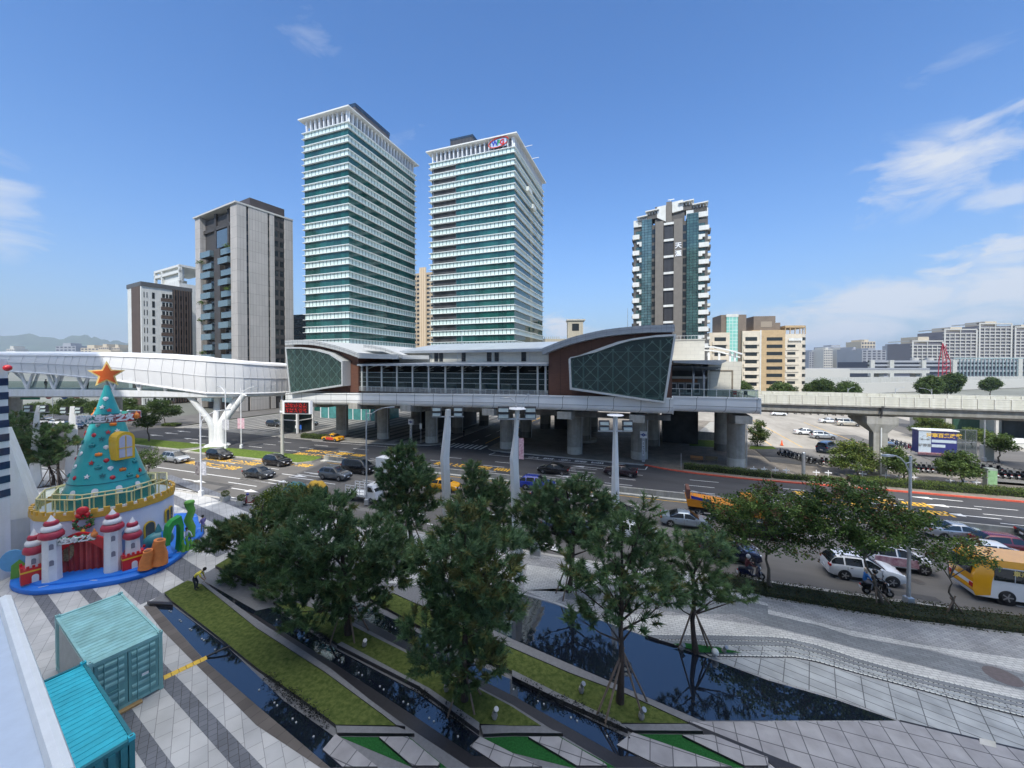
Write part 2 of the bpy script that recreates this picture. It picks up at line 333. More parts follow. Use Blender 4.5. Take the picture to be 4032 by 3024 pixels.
# far pavement under the station and to the right
FK = [(-105,57.5),(-98,58.2),(-76,57.2),(-62,57.3),(-44,59.0),(-42,60.1),(-38.5,60.4),(-37.2,61.5),(-36.8,64)]
slab_raised('station_pavement',FK + [(-36.8,112),(-105,112)],-.3,0,PAVE_S,True,KERB)
FK2 = [(-27.2,64),(-26.8,61.6),(-25.4,60.5),(-15,60.1),(-5,59.7),(-.9,59.6),(2,58.1),(6,57.2),(12,56.7),(25,57.2),(37,57.3),(80,57.6)]
slab_raised('station_pavement',FK2 + [(80,64.6),(22.8,66.6),(16.5,67.6),(16.5,112),(-27.2,112)],-.3,0,PAVE_U,True,KERB)
strip_line([(-24,60.2),(-15,59.8),(-5,59.4),(-1.2,59.3)],.3,.02,'kerb',KERB,-.3)
strip_line([(-1,59.35),(2,57.9),(6,57.0),(12,56.5),(25,57.0),(37,57.1),(80,57.4)],.32,.03,'red_kerb',PAINT_R,-.3)
for k in range(26):                                                 # dark bands of the station forecourt run away from the road
    s0 = -103 + k*2.6
    if s0 < -39: sheet('paving_band',[(s0,60.5),(s0+1.0,60.5),(s0+1.0,111),(s0,111)],.004,PAVE_S2,True)
# zebra crossing over the side road
for k in range(9): sheet('zebra_stripe',[(-36+k*.95,60.8),(-35.55+k*.95,60.8),(-35.55+k*.95,64.2),(-36+k*.95,64.2)],-.104,PAINT_W,True)
# car park
sheet('car_park',[(16.6,64),(150,64),(150,190),(-20,190),(-20,112),(16.6,112)],-.1,LOT,True)
sheet('car_park_shade_patch',[(30.5,84),(40,84),(40,100),(30.5,100)],-.096,ASPH,True)
sheet('viaduct_shadow_strip',[(16.8,67.7),(23.0,66.8),(22.2,79.3),(16.8,79.3)],.004,PAVE_S2,True)  # shadow of the viaduct and deck laid down as dark paving
sheet('side_road',[(47.5,66),(56.5,66),(70,190),(58,190)],-.092,ASPH,True)
slab_raised('pavement',[(40,64.6),(80,64.6),(80,66),(47.4,67),(46.6,80),(40.5,80)],-.3,-.0,PAVE_S,True,KERB)
slab_raised('pavement',[(57.4,70),(90,70),(90,112),(64,112)],-.3,0,CONC_L,True,KERB)
for x0 in (20.5,25.2,36.5): sheet('parking_line',[(x0,82),(x0+.13,82),(x0+.13,118),(x0,118)],-.09,PAINT_Y,True)
# centre: grass island on the left, low concrete barrier to the right
for a,b in ((-101,-75.5),(-73.5,-48.3)):
    slab_raised('grass_island',[(a,42.15),(b-1.2,42.7),(b,44.2),(b-.2,46.0),(b-.8,46.75),(a,46.1)],-.2,.1,GRASS_G,True,KERB)
    strip_line([(a,41.85),(b-1.0,42.4)],.28,.06,'kerb',KERB,-.3)
sheet('median_tip',[(-75.4,42.2),(-73.6,42.2),(-73.6,46.0),(-75.4,46.0)],-.1,CONC_L,True)
mb = MB()
for k in range(64):
    s0 = -47.4 + k*1.7
    mb.box(s0,45.55,-.12,s0+1.68,45.85,.62)
b_ = thing_st('median_barrier','long low concrete barrier wall down the middle of the wide road','barrier',-47.4,45.7,-.12)
mb.build('barrier_wall',CONC,b_)
strip_line([(-47.5,45.0),(70,45.0)],.55,.04,'kerb',CONC_L,-.3)
strip_line([(-47.5,45.85),(70,45.85)],.4,.03,'kerb',CONC_L,-.3)
strip_line([(-46,44.72),(70,44.72)],.12,-.106,'road_line',PAINT_Y)
# lane markings
def dash(t,s0,n,z,L=3.3,per=9.0,w_=.13):
    for k in range(n): sheet('lane_dash',[(s0+k*per,t),(s0+k*per+L,t),(s0+k*per+L,t+w_),(s0+k*per,t+w_)],z,PAINT_W,True)
ZN,ZF = -.114,-.110
sheet('road_line',[(-101,34.1),(-43.2,34.55),(-43.2,34.72),(-101,34.27)],ZN,PAINT_W,True)
sheet('road_line',[(-60,29.2),(-43.0,29.3),(-43.0,29.46),(-60,29.36)],ZN,PAINT_W,True)
sheet('road_line',[(-43.1,29.46),(-42.95,29.46),(-44.3,28.75),(-44.45,28.75)],ZN,PAINT_W,True)
for k in range(7): sheet('loading_bay_dash',[(-55.5+k*1.5,28.85),(-54.7+k*1.5,28.85),(-54.7+k*1.5,29.05),(-55.5+k*1.5,29.05)],ZN,PAINT_W,True)
dash(39.5,-70.7,6,ZN); dash(36.9,-69.8,3,ZN); dash(36.95,-40,9,ZN); dash(39.7,-16.5,6,ZN); dash(42.25,-22.5,7,ZN); dash(34.7,-33,8,ZN); dash(32.4,-24,8,ZN); dash(30.6,-22.2,2,ZN)
for t0 in (37.3,38.6,39.7): sheet('lane_dash',[(-44.9,t0),(-40.6,t0),(-40.6,t0+.15),(-44.9,t0+.15)],ZN,PAINT_W,True)
for t0 in (33.0,34.5): sheet('lane_dash',[(-50,t0),(-45,t0),(-45,t0+.15),(-50,t0+.15)],ZN,PAINT_W,True)
dash(48.9,-68.5,12,ZF); dash(51.4,-68.2,12,ZF); dash(53.9,-67.4,12,ZF)
for t0 in (49.1,50.9,51.6,52.9,54.6): sheet('lane_dash',[(-11.2,t0),(-7.2,t0),(-7.2,t0+.13),(-11.2,t0+.13)],ZF,PAINT_W,True)
sheet('road_line',[(-61.9,56.6),(-44.4,57.15),(-44.4,57.3),(-61.9,56.75)],ZF,PAINT_W,True)
sheet('road_line',[(-25.1,57.75),(-.9,56.95),(-.9,57.1),(-25.1,57.9)],ZF,PAINT_W,True)
sheet('road_line',[(-.9,57.1),(-.75,57.1),(-.5,58.9),(-.65,58.9)],ZF,PAINT_W,True)
sheet('road_line',[(-25.1,57.9),(-24.95,57.9),(-24.6,59.6),(-24.75,59.6)],ZF,PAINT_W,True)
for k in range(14): sheet('lane_dash',[(-32.1,66+k*6),(-31.97,66+k*6),(-31.97,69+k*6),(-32.1,69+k*6)],-.1,PAINT_W,True)
sheet('road_line',[(-29.4,66),(-29.2,66),(-29.2,150),(-29.4,150)],-.1,PAINT_Y,True)
def arrow(s0,t0,dirn,z,L=4.6):
    p = [(0,-.09),(L*.58,-.09),(L*.58,-.42),(L,0),(L*.58,.42),(L*.58,.09),(0,.09)]
    q = [(s0+a*dirn,t0+b*dirn) for a,b in p]; sheet('road_arrow',q,z,PAINT_W,True)
for s0,t0 in ((-47,38.1),(-46.8,35.6),(-47.2,31.6),(-57,32.0),(-9,43.5),(-9,38.4)): arrow(s0,t0,1,ZN)
for s0,t0 in ((-6.5,55.6),(-7.6,50.1),(31.6,55.5),(31.6,53.0),(31.4,50.3),(31.2,47.6),(-84,55),(-84,52.6),(-84,50),(-95,55),(-95,52.6),(-95,50),(-78,47.6)): arrow(s0,t0,-1,ZF)
def road_text(body,s0,t0,step,size,m,z,dirn=1,sx=1.7):
    for k,ch in enumerate(body):
        mb = text_mb(ch,size,0,.012); rot = -90 if dirn > 0 else 90
        xform(mb,Matrix.Translation((s0+k*step*-dirn,t0,z)) @ Matrix.Scale(sx,4,(1,0,0)) @ Matrix.Rotation(R(rot),4,'Z'))
        struct_st('road_lettering',mb,m)
road_text('禁行機車',-56.3,40.5,3.0,1.75,PAINT_Y,ZN); road_text('禁行機車',-56.6,37.9,3.0,1.75,PAINT_Y,ZN); road_text('禁行機車',-48,42.4,3.0,1.6,PAINT_Y,ZN)
road_text('禁行機車',-54.2,50.2,3.2,1.75,PAINT_Y,ZF,-1); road_text('禁行機車',-54.2,47.75,3.2,1.75,PAINT_Y,ZF,-1); road_text('禁行機車',17,52.6,3.2,1.75,PAINT_Y,ZF,-1); road_text('禁行機車',17.4,50.2,3.2,1.75,PAINT_Y,ZF,-1); road_text('禁行機車',-29,50.2,3.2,1.75,PAINT_Y,ZF,-1)
road_text('公車停靠區',-17.5,58.6,2.5,1.15,PAINT_W,ZF,-1,1.8)
road_text('慢車',-8.0,30.2,2.4,1.3,PAINT_W,ZN,1,1.6)
# wear: repair patches, stains and manholes on the asphalt
PATCH = mat('asphalt_patch',(.07,.068,.066),.85,var=.25,scale=2,detail=9); PATCH2 = mat('asphalt_pale_patch',(.17,.162,.15),.9,var=.2,scale=1.5,detail=9); IRON = mat('manhole_iron',(.07,.065,.06),.6,var=.3,scale=9)
rnp = random.Random(31)
for k in range(26):
    s_,t_ = rnp.uniform(-62,30),rnp.choice((31.5,33.4,35.8,38.2,40.9,43.6)) + rnp.uniform(-.5,.5); a,b = rnp.uniform(1.2,6),rnp.uniform(.4,1.3)
    sheet('road_patch',[(s_,t_),(s_+a,t_+rnp.uniform(-.05,.05)),(s_+a+rnp.uniform(-.2,.2),t_+b),(s_+rnp.uniform(-.2,.2),t_+b)],-.118+.0001*k,rnp.choice((PATCH,PATCH2,PATCH2)),True)
for k,(s_,t_) in enumerate(((-41,36.2),(-30,38.4),(-13,33.5),(2,35.5),(11,40),(17,33.8),(-52,37.8),(6,31.2),(22,36.5),(-8,48),(14,52.5))):
    mb = MB().lathe([(.01,-.1085),(.38,-.1085),(.38,-.107),(.01,-.107)],(s_,t_,0),18); struct_st('road_manhole',mb,IRON)
# ================================================================ mall plaza on the left: bands that run at 11 degrees to the road
def band(u0,u1,s0,s1): sheet('paving_band',[(s0,u0-.2*s0),(s1,u0-.2*s1),(s1,u1-.2*s1),(s0,u1-.2*s0)],.004,PAVE_D,True)
band(3.5,3.87,-60,-22); band(4.95,5.5,-60,-8); band(6.63,7.2,-60,-8); band(8.25,9.4,-60,-29.2); band(10.7,12.0,-60,-29.5); band(13.4,14.4,-60,-31); band(16.2,17.4,-60,-30)
band(19.2,20.4,-60,-36); band(2.0,2.4,-60,-18)
# ================================================================ water garden (world coordinates)
sheet('garden_bed',[(-22.3,23.08),(-19.25,20.97),(-10.37,15.39),(-6.93,13.73),(-4.66,13.73),(-.89,13.73),(6.29,13.73),(9.33,13.81),(9.69,13.97),(10.51,15.59),(15.82,15.58),(14.04,16.63),(11.86,17.62),(9.53,19.11),(7.17,20.51),(2.55,23.39),(.0,24.65),(-3.13,25.04),(-8.39,25.58),(-6.16,28.57),(-8.08,29.27),(-21.29,29.12),(-21.46,26.99),(-22.06,25.96),(-22.35,24.37)],.005,GRAN_G)
sheet('stone_edging',[(-22.3,23.08),(-19.25,20.97),(-10.37,15.39),(-6.93,13.73),(-6.59,13.73),(-11.01,16.34),(-15.03,18.7),(-21.59,23.08)],.009,GRAN_B)
def pond2(pts,nr,k=.36):                                          # water with a broad black granite wall on its near side
    sheet('pond_wall',pts,.011,GRAN_D); right = [Vector(p) for p in pts[:nr]]; out = list(pts[:nr])
    for p in pts[nr:]:
        P = Vector(p); best = None
        for a,b in zip(right,right[1:]):
            t = max(0,min(1,(P-a).dot(b-a)/(b-a).dot(b-a))); q = a.lerp(b,t)
            if best is None or (q-P).length < (best-P).length: best = q
        q = P.lerp(best,k); out.append((q.x,q.y))
    sheet('pond',out,.015,WATER)
sheet('pond',[(-21.56,23.08),(-20.73,23.21),(-14.79,19.75),(-12.08,17.96),(-9.92,16.52),(-6.89,14.85),(-7.15,14.36),(-6.15,13.73),(-6.57,13.73),(-10.99,16.32),(-15.0,18.7)],.014,WATER)
pond2([(-20.85,25.82),(-15.19,22.64),(-14.38,22.99),(-8.96,19.5),(-4.18,16.93),(-1.28,14.9),(-1.6,14.49),(-.34,13.73),(-1.52,13.73),(-4.26,15.34),(-8.68,18.16),(-14.73,21.93),(-16.81,22.85),(-20.75,25.41)],6)
pond2([(-12.54,25.04),(-9.28,23.33),(-5.91,21.34),(-2.99,19.19),(.0,17.62),(1.9,16.46),(4.53,14.85),(3.99,14.53),(5.37,13.73),(3.77,13.73),(1.62,15.19),(.0,16.34),(-1.53,17.24),(-5.41,19.5),(-9.01,21.63),(-12.21,23.79)],7)
BIGP = [(.0,20.3),(4.76,17.4),(7.79,15.58),(15.76,15.59),(14.03,16.62),(11.84,17.59),(9.53,19.11),(7.15,20.47),(2.68,23.21),(.0,24.53),(-2.49,24.78),(-5.83,27.03),(-5.75,26.66),(-5.82,26.22),(-3.52,22.66)]
sheet('reflecting_pool',BIGP,.014,WATER)
def bank(name,pts,z,m,side=None): slab_raised(name,pts,.002,z,m,False,side or GRAN_D)
# grass beds with their stone rims (rims a little higher than the grass)
bank('lawn',[(-22.06,24.22),(-21.76,25.61),(-20.48,25.17),(-14.08,20.97),(-8.77,17.89),(-5.3,15.64),(-4.62,15.21),(-7.07,15.25),(-9.21,16.52),(-12.24,18.2),(-15.46,20.17),(-20.94,23.44)],.16,GRASS)
bank('lawn',[(-14.56,23.27),(-13.29,23.27),(-10.75,22.24),(-7.49,20.34),(-4.89,18.88),(-1.62,17.05),(.0,16.07),(1.16,15.21),(.0,15.21),(-1.31,15.29),(-3.67,16.93),(-8.92,19.67)],.16,GRASS)
bank('lawn',[(-9.04,23.79),(-7.56,24.16),(-6.06,23.44),(.0,19.43),(2.71,17.82),(5.06,16.63),(7.12,15.31),(4.35,15.33),(1.94,16.75),(.0,17.96),(-1.2,18.59),(-5.61,21.44)],.16,GRASS)
bank('lawn',[(-21.32,27.45),(-21.16,28.95),(-18.83,28.1),(-16.86,25.14)],.2,GRASS,GRAN_D)
bank('stone_rim',[(-20.48,25.17),(-20.49,25.37),(-14.53,21.63),(-8.65,18.09),(-5.25,15.77),(-4.26,15.14),(-4.62,15.19),(-5.3,15.64),(-8.76,17.85),(-14.05,20.92)],.2,GRAN_G)
bank('stone_rim',[(-9.02,19.63),(-4.22,17.08),(-1.29,14.95),(-1.31,15.29),(-3.67,16.94),(-8.87,19.83)],.2,GRAN_G)
bank('stone_rim',[(-7.56,24.16),(-6.07,23.5),(.0,19.75),(2.75,18.09),(5.14,16.87),(7.22,15.44),(7.12,15.31),(5.06,16.63),(2.71,17.81),(.0,19.41)],.2,GRAN_G)
bank('stone_rim',[(.0,17.99),(1.94,16.75),(4.35,15.33),(4.58,15.02),(1.86,16.49),(.0,17.62)],.2,GRAN_G)
bank('stone_rim',[(-22.29,23.3),(-20.75,23.23),(-20.39,22.94),(-21.96,23.1)],.18,GRAN_D)
# pale concrete kerbs and artificial turf at the foot of the beds
bank('stone_kerb',[(-7.07,15.23),(-4.57,15.18),(-3.83,14.9),(-6.88,14.93)],.14,GRAN_G)
bank('stone_kerb',[(-1.26,15.24),(.0,15.25),(1.16,15.2),(2.0,14.91),(.0,14.93),(-1.14,14.88)],.14,GRAN_G)
bank('stone_kerb',[(4.34,15.3),(7.13,15.3),(7.55,15.01),(4.81,15.03)],.14,GRAN_G)
sheet('artificial_lawn',[(-6.78,14.9),(-4.0,14.87),(-2.6,13.89),(-2.36,13.73),(-3.57,13.73)],.01,TURF)
sheet('artificial_lawn',[(-1.14,14.85),(.0,14.91),(1.91,14.89),(2.32,14.62),(3.77,13.73),(2.18,13.73),(.0,14.27),(.0,14.27)],.01,TURF)
sheet('artificial_lawn',[(4.85,15.01),(7.49,14.98),(9.38,13.89),(9.28,13.73),(7.97,13.73)],.01,TURF)
bank('slab_path',[(-6.95,14.97),(-4.87,13.73),(-6.15,13.73),(-7.17,14.36)],.06,SLAB2)
bank('slab_path',[(-5.2,14.81),(-4.08,14.82),(-2.62,13.81),(-2.65,13.73),(-3.61,13.73)],.1,SLAB2)
bank('slab_path',[(-1.23,14.85),(.0,14.23),(.0,14.21),(1.09,13.73),(.0,13.73),(-.39,13.73),(-1.6,14.49)],.06,SLAB2)
bank('slab_path',[(.63,14.81),(1.81,14.82),(3.37,13.81),(3.44,13.73),(2.35,13.73)],.1,SLAB2)
bank('slab_path',[(4.77,15.03),(7.97,13.73),(5.41,13.73),(4.01,14.53)],.06,SLAB2)
bank('slab_path',[(6.67,14.88),(7.86,14.89),(9.46,14.02),(9.28,13.73),(8.43,13.73)],.1,SLAB2)
# ================================================================ plaza on the right: curved bands and shallow steps
def sh(pts,name,z,m): sheet(name,pts,z,m)
sh([(15.92,23.73),(22.41,21.63),(27.51,20.47),(18.92,13.73),(14.96,13.19),(9.63,13.89),(10.51,15.59),(15.82,15.58),(14.06,16.66),(11.86,17.62),(9.55,19.15),(7.18,20.56),(4.71,22.19),(2.71,23.5),(.0,24.78),(.0,25.58),(.46,25.26),(.54,29.64),(2.68,29.46),(6.99,26.82),(13.89,24.11)],'stone_plaza',.008,PAVE_M)
sh([(.75,24.74),(1.1,27.92),(3.31,27.28),(7.0,25.67),(9.51,24.11),(13.04,25.31),(15.65,23.33),(15.28,22.77),(18.54,20.97),(21.67,19.75),(25.4,18.88),(24.35,18.09),(21.41,19.5),(18.39,20.51),(15.0,22.34),(12.02,24.78),(7.67,25.31),(3.74,24.65),(2.56,23.44)],'pale_paving',.012,PAVE_W)
sh([(3.47,24.91),(7.75,25.58),(11.33,24.91),(15.5,23.1),(15.0,22.34),(17.25,21.34),(18.36,20.47),(21.32,19.43),(24.16,17.96),(22.96,17.05),(20.9,18.02),(18.66,19.11),(16.45,20.34),(14.33,21.34),(13.22,22.34),(10.17,22.34),(6.37,23.33),(3.32,23.79)],'dark_curved_band',.016,PAVE_C)
sh([(5.42,22.34),(10.1,22.19),(14.27,21.25),(14.27,21.25),(16.38,20.25),(18.59,19.04),(20.82,17.96),(22.88,16.99),(22.25,16.52),(20.82,17.05),(18.71,18.02),(16.85,19.04),(15.67,19.75),(14.47,20.17),(13.64,20.3),(11.17,20.43),(7.15,20.47)],'pale_paving',.020,PAVE_W)
STEP = [[(7.14,20.43),(10.54,20.41),(13.64,20.3),(14.59,20.17),(15.79,19.67),(17.06,18.75),(18.76,17.81),(20.73,16.97),(22.4,16.3)],[(7.72,20.1),(10.35,20.04),(13.44,20.0),(14.4,19.9),(15.57,19.39),(16.86,18.53),(18.56,17.62),(20.5,16.78),(22.16,16.12)],[(8.41,19.76),(10.49,19.73),(13.23,19.68),(14.31,19.6),(15.38,19.15),(16.69,18.34),(18.37,17.44),(20.28,16.6),(21.94,15.96)],[(9.66,19.39),(11.19,19.37),(13.01,19.35),(14.15,19.3),(15.16,18.94),(16.51,18.14),(18.32,17.24),(20.07,16.43),(21.71,15.79)],[(9.86,19.07),(11.29,19.05),(12.78,19.0),(13.93,19.0),(14.92,18.72),(16.35,17.97),(18.26,17.08),(19.89,16.28),(21.47,15.62)]]
for k,ln in enumerate(STEP[:-1]):
    nx = STEP[k+1]
    slab_raised('plaza_step',ln + nx[::-1],.006,.14-.026*k,PAVE_C if k < 2 else SLAB,False,GRAN_D)
TACT = mat('white_dot_strip',(.72,.72,.66),.6,var=.05)
for k,ln in enumerate(STEP):
    mb = MB(); zt = .147-.026*min(k,3)
    for a,b in zip(ln,ln[1:]):
        A,B = Vector(a),Vector(b); L_ = (B-A).length; n = max(1,int(L_/.17))
        for i in range(n):
            c = A.lerp(B,(i+.5)/n); mb.obox((c.x,c.y,zt),(.12,.055,.014),math.atan2(B.y-A.y,B.x-A.x))
    struct('step_edge_dots',mb,TACT)
sh([(10.07,18.81),(11.29,18.94),(12.72,18.92),(13.88,18.92),(14.87,18.65),(16.29,17.9),(18.2,17.02),(21.14,15.68),(19.44,14.4),(15.93,15.59),(14.11,16.72),(11.93,17.72)],'large_slab_paving',.012,SLAB)
sh([(10.09,15.53),(15.85,15.56),(19.37,14.35),(18.55,13.73),(10.53,13.73),(9.59,14.21),(7.26,15.53)],'warm_slab_paving',.013,SLAB2)
bank('dark_step_wall',[(7.23,15.51),(9.59,14.21),(9.59,14.21),(10.49,13.73),(9.53,13.73),(9.41,13.93),(7.11,15.24)],.03,GRAN_D)
sh([(15.95,15.61),(19.44,14.4),(19.35,14.34),(15.84,15.55)],'drain_line',.018,GRAN_D)
sh([(18.29,14.85),(18.72,14.69),(18.45,14.45),(18.0,14.6)],'pale_cover_plate',.02,CONC_L)
mb = MB().lathe([(0.01,.02),(.62,.02),(.62,.024),(.01,.024)],(22.99,17.83,0),28)
tag(mb.build('manhole_cover',mat('rusty_iron',(.12,.1,.1),.7,var=.2,scale=8)),'round dark manhole cover set in the curved grey paving band','manhole cover')
# ================================================================ metro station on its raised deck (grid coordinates)
BROWN = brick('brown_wall_tiles',(.155,.072,.048),(.13,.06,.042),(.08,.045,.035),.5,.16,.008,.55,'wall',var=.12,bump=.1)
FASC = brick('white_fascia_panels',(.8,.81,.8),(.76,.77,.765),(.2,.2,.2),3.6,30,.035,.4,'wall',offset=0,var=.1,bump=.1,vscale=.25)
CREAM = brick('cream_wall_panels',(.62,.6,.52),(.58,.56,.49),(.4,.39,.35),1.2,.6,.012,.55,'wall',var=.08,bump=.1)
ROOFM = brick('standing_seam_roof',(.42,.47,.52),(.4,.45,.5),(.25,.28,.32),.42,200,.02,.38,'floor',offset=0,var=.08,bump=.4,metal=.35)
ROOFE = mat('roof_edge_metal',(.34,.37,.4),.42,metal=.35,var=.1,scale=1.2)
SGLASS = glass('station_glass',(.5,.66,.62),.4,.03)
SGLASS2 = glass('platform_glass',(.55,.68,.66),.3,.03)
INT = mat('dark_interior',(.045,.05,.052),.8,var=.6,scale=.35)
FRAME = mat('pale_window_frame',(.55,.57,.56),.45,metal=.3,var=.08)
MULL = mat('mullion_grey',(.36,.41,.41),.4,metal=.4,var=.08)
LIGHTB = mat('pale_interior_panel',(.4,.42,.4),.7,var=.2)
WOOD = mat('brown_timber',(.22,.09,.03),.6,var=.2,scale=3)
def clip_seg(poly,a,b):
    """Part of the segment a-b inside a convex polygon (counter-clockwise), 2D."""
    t0,t1 = 0.0,1.0; dx,dy = b[0]-a[0],b[1]-a[1]
    for i in range(len(poly)):
        p,q = poly[i],poly[(i+1) % len(poly)]; nx,ny = -(q[1]-p[1]),q[0]-p[0]
        num = (a[0]-p[0])*nx + (a[1]-p[1])*ny; den = dx*nx + dy*ny
        if abs(den) < 1e-9:
            if num < 0: return None
            continue
        t = -num/den
        if den > 0: t0 = max(t0,t)
        else: t1 = min(t1,t)
    if t1 - t0 < 1e-3: return None
    return (a[0]+dx*t0,a[1]+dy*t0),(a[0]+dx*t1,a[1]+dy*t1)
def ccw(p):
    return p if sum(p[i][0]*p[(i+1) % len(p)][1]-p[(i+1) % len(p)][0]*p[i][1] for i in range(len(p))) > 0 else p[::-1]
def bar(mb,a,b,t,w_,d_,m=0):                                  # a bar between two (s,z) points in the plane t
    A = Vector((a[0],t,a[1])); B = Vector((b[0],t,b[1])); dr = (B-A).normalized(); n = Vector((0,1,0)).cross(dr)*w_/2; e = Vector((0,d_/2,0))
    return mb.extr([A-n-e,A+n-e,B+n-e,B-n-e],e*2,m)
st = thing_st('metro_station','raised metro station with curved grey roofs, brown walls and two big tilted glass fronts','station',-30,62,0)
# --- deck: fascia with rounded lower lip
ZT = [(-66.5,9.05),(-48,9.5),(-20,10.0),(2.6,10.12)]
def deck(name,zs,t0,m,lip=2.08):
    rs = []
    for s,zt in zs:
        prof = [(t0+.25,zt+.12),(t0-.12,zt+.12),(t0-.12,zt-.08),(t0,zt-.08),(t0,zt-1.15),(t0+.03,zt-1.5),(t0+.15,zt-1.8),(t0+.42,zt-lip+.06),(t0+.85,zt-lip),(t0+1.2,zt-lip)]
        rs.append([(s,t,z) for t,z in prof])
    mb = MB().rings(rs,False,False); o = mb.build(name,m,st,30)
    sv_ = MB()
    for (s0,z0),(s1,z1) in zip(zs,zs[1:]): sv_.extr([(s0,t0+1.0,z0-lip+.1),(s0,t0+1.0,z0-.1),(s0,92,z0-.1),(s0,92,z0-lip+.1)],(s1-s0,0,0))
    sv_.build('deck_slab',CONC_D,st); return o
f1 = deck('deck_fascia',ZT,55.0,FASC)
mb = MB()
for a,b in zip(ZT,ZT[1:]): bar(mb,(a[0],a[1]-1.18),(b[0],b[1]-1.18),54.99,.035,.03)
mb.build('panel_seam',DARK,f1)
f2 = deck('deck_fascia',[(2.62,10.12),(13.4,10.15)],58.6,FASC)
mb = MB(); bar(mb,(2.62,8.96),(13.4,8.98),58.59,.035,.03); mb.build('panel_seam',DARK,f2)
MB().box(13.4,58.6,8.1,13.5,92,10.2).box(2.6,54.9,8.05,2.66,58.7,10.2).build('deck_end',WHITE,st)
MB().box(-66.6,54.9,7.1,-66.5,92,9.1).build('deck_end',WHITE,st)
# --- piers
def pier(s,t,cap=True,t_cap=54.9,front=True):
    p = MB().lathe([(1.18,0),(1.18,7.6)],(s,t,0),28).build('pier',CONC,st,40)
    MB().lathe([(1.2,0),(1.2,1.15),(1.19,1.2)],(s,t,0),28).build('base_band',CONC_L if front else CONC_D,p,40)
    MB().tube([(s+1.28,t-.3,0),(s+1.28,t-.3,7.2)],.07,8).build('downpipe',STEEL,p)
    if cap: MB().extr([(s-1.0,t_cap,7.75),(s-1.0,t_cap,6.75),(s-1.0,t_cap+3.5,6.3),(s-1.0,t+1.6,6.3),(s-1.0,t+1.6,7.75)],(2.0,0,0)).build('pier_cap',CONC,p)
for s in (-60.7,-50.3,-39.2,-24,-12,-1.9): pier(s,63.2)
pier(11.5,63.4,True,58.5)
for s in (-60,-50,-39.5,-24,-12.2,0,11.3): pier(s,74.2,False,0,False)
for s in (-50,-38.4,-23,-12.4,0): pier(s,85.6,False,0,False)
MB().box(-52,76,0,-41.5,88,7.4).build('lift_core',INT,st)
MB().lathe([(2.4,0),(2.4,.45),(2.2,.5)],(-12.2,74.2,0),28).build('round_seat',CONC,st,40)
MB().box(-21,86,0,-14.5,92,7.4).build('stair_core',INT,st); MB().box(2,78,0,8,90,7.4).build('stair_core',INT,st)
# beams under the deck
mb = MB()
for t in (58.6,68.5,80): mb.box(-66,t,6.7,2.5,t+.5,7.5)
mb.build('deck_beam',CONC_D,st)
# --- platform glazing between the two brown ends
PT = 56.6
gA = (-50.51,14.4); gB = (-14.78,10.14)
s0,s1 = gA[0],gB[0]; zb,zt = 10.0,14.45
MB().box(s0,66,9.2,s1,66.2,16.5).build('platform_back_wall',INT,st)
MB().box(s0,PT+.3,9.6,s1,66,9.95).build('platform_floor',CONC_D,st)
mb = MB(); mb.quad((s0,PT,10.7),(s1,PT,10.7),(s1,PT,13.3),(s0,PT,13.3)); pg = mb.build('platform_glass',SGLASS2,st)
mulls = [[-49.68,-48.51,-45.3,-42.05,-38.83,-35.62,-32.4,-29.23,-26.0,-22.83,-19.6,-16.41,-15.17]][0]
for s in mulls: MB().box(s-.14,PT-.14,9.9,s+.14,PT+.1,14.4).build('platform_post',FRAME,st)
mb = MB()
for z in (10.72,11.6,12.4,13.28): mb.box(s0,PT-.04,z-.035,s1,PT+.04,z+.035)
mb.build('mullion',MULL,pg)
mb = MB()
for z in (9.95,10.12,10.28,10.44,10.6): mb.box(s0,PT-.26,z,s1,PT-.22,z+.06)
k = s0
while k < s1: mb.box(k-.03,PT-.27,9.9,k+.03,PT-.21,10.68); k += 1.02
mb.build('platform_railing',FRAME,st)
mb = MB()
for s in mulls[1:-1]:
    mb.extr([(s-.05,PT+.2,14.0),(s-.05,PT+3.4,14.9),(s-.05,PT+3.4,14.75),(s-.05,PT+.2,13.8)],(.1,0,0))
    mb.box(s+.6,60,13.6,s+2.0,60.15,13.7)
mb.build('platform_brace',LIGHTB,st)
for s in (-47,-41,-36,-30,-25): MB().box(s,63,9.95,s+1.8,63.8,11.2).build('platform_bench',LIGHTB,st)
cs = -49.95
mb = MB().extr([(cs,55.6,14.75),(cs,55.6,14.45),(cs,60.5,14.5),(cs,60.5,15.1)],(s1-cs+.2,0,0)); mb.build('platform_canopy',ROOFE,st)
for x in range(11):
    s = s0+1.5+x*2.75; MB().box(s,55.4,14.36,s+.28,56.2,14.46).build('canopy_bracket',FRAME,st)
# --- clerestory wall with paired windows and the middle roof
WT = 60.5
MB().box(-44.42,WT,14.5,s1+.6,WT+.3,17.3).build('clerestory_wall',CREAM,st)
for x0,x1 in [(-36.88,-36.12),(-35.88,-35.15),(-31.38,-30.65),(-26.55,-25.78),(-25.12,-24.4),(-20.33,-19.54)]:
    wnd = MB().box(x0,WT-.05,15.2,x1,WT+.05,16.75).build('window',mat('dark_glass',(.02,.025,.028),.08,var=.2),st)
    mb = MB(); bar(mb,(x0,15.9),(x1,15.9),WT-.06,.05,.03); bar(mb,(x0,15.2),(x0,16.75),WT-.06,.06,.03); bar(mb,(x1,15.2),(x1,16.75),WT-.06,.06,.03); mb.build('window_bar',DARK,wnd)
for s in [-37.55,-32.22,-25.52,-18.88]: MB().tube([(s,WT-.08,14.6),(s,WT-.08,17.2)],.05,6).build('downpipe',STEEL,st)
rl = -43.78
rs = []
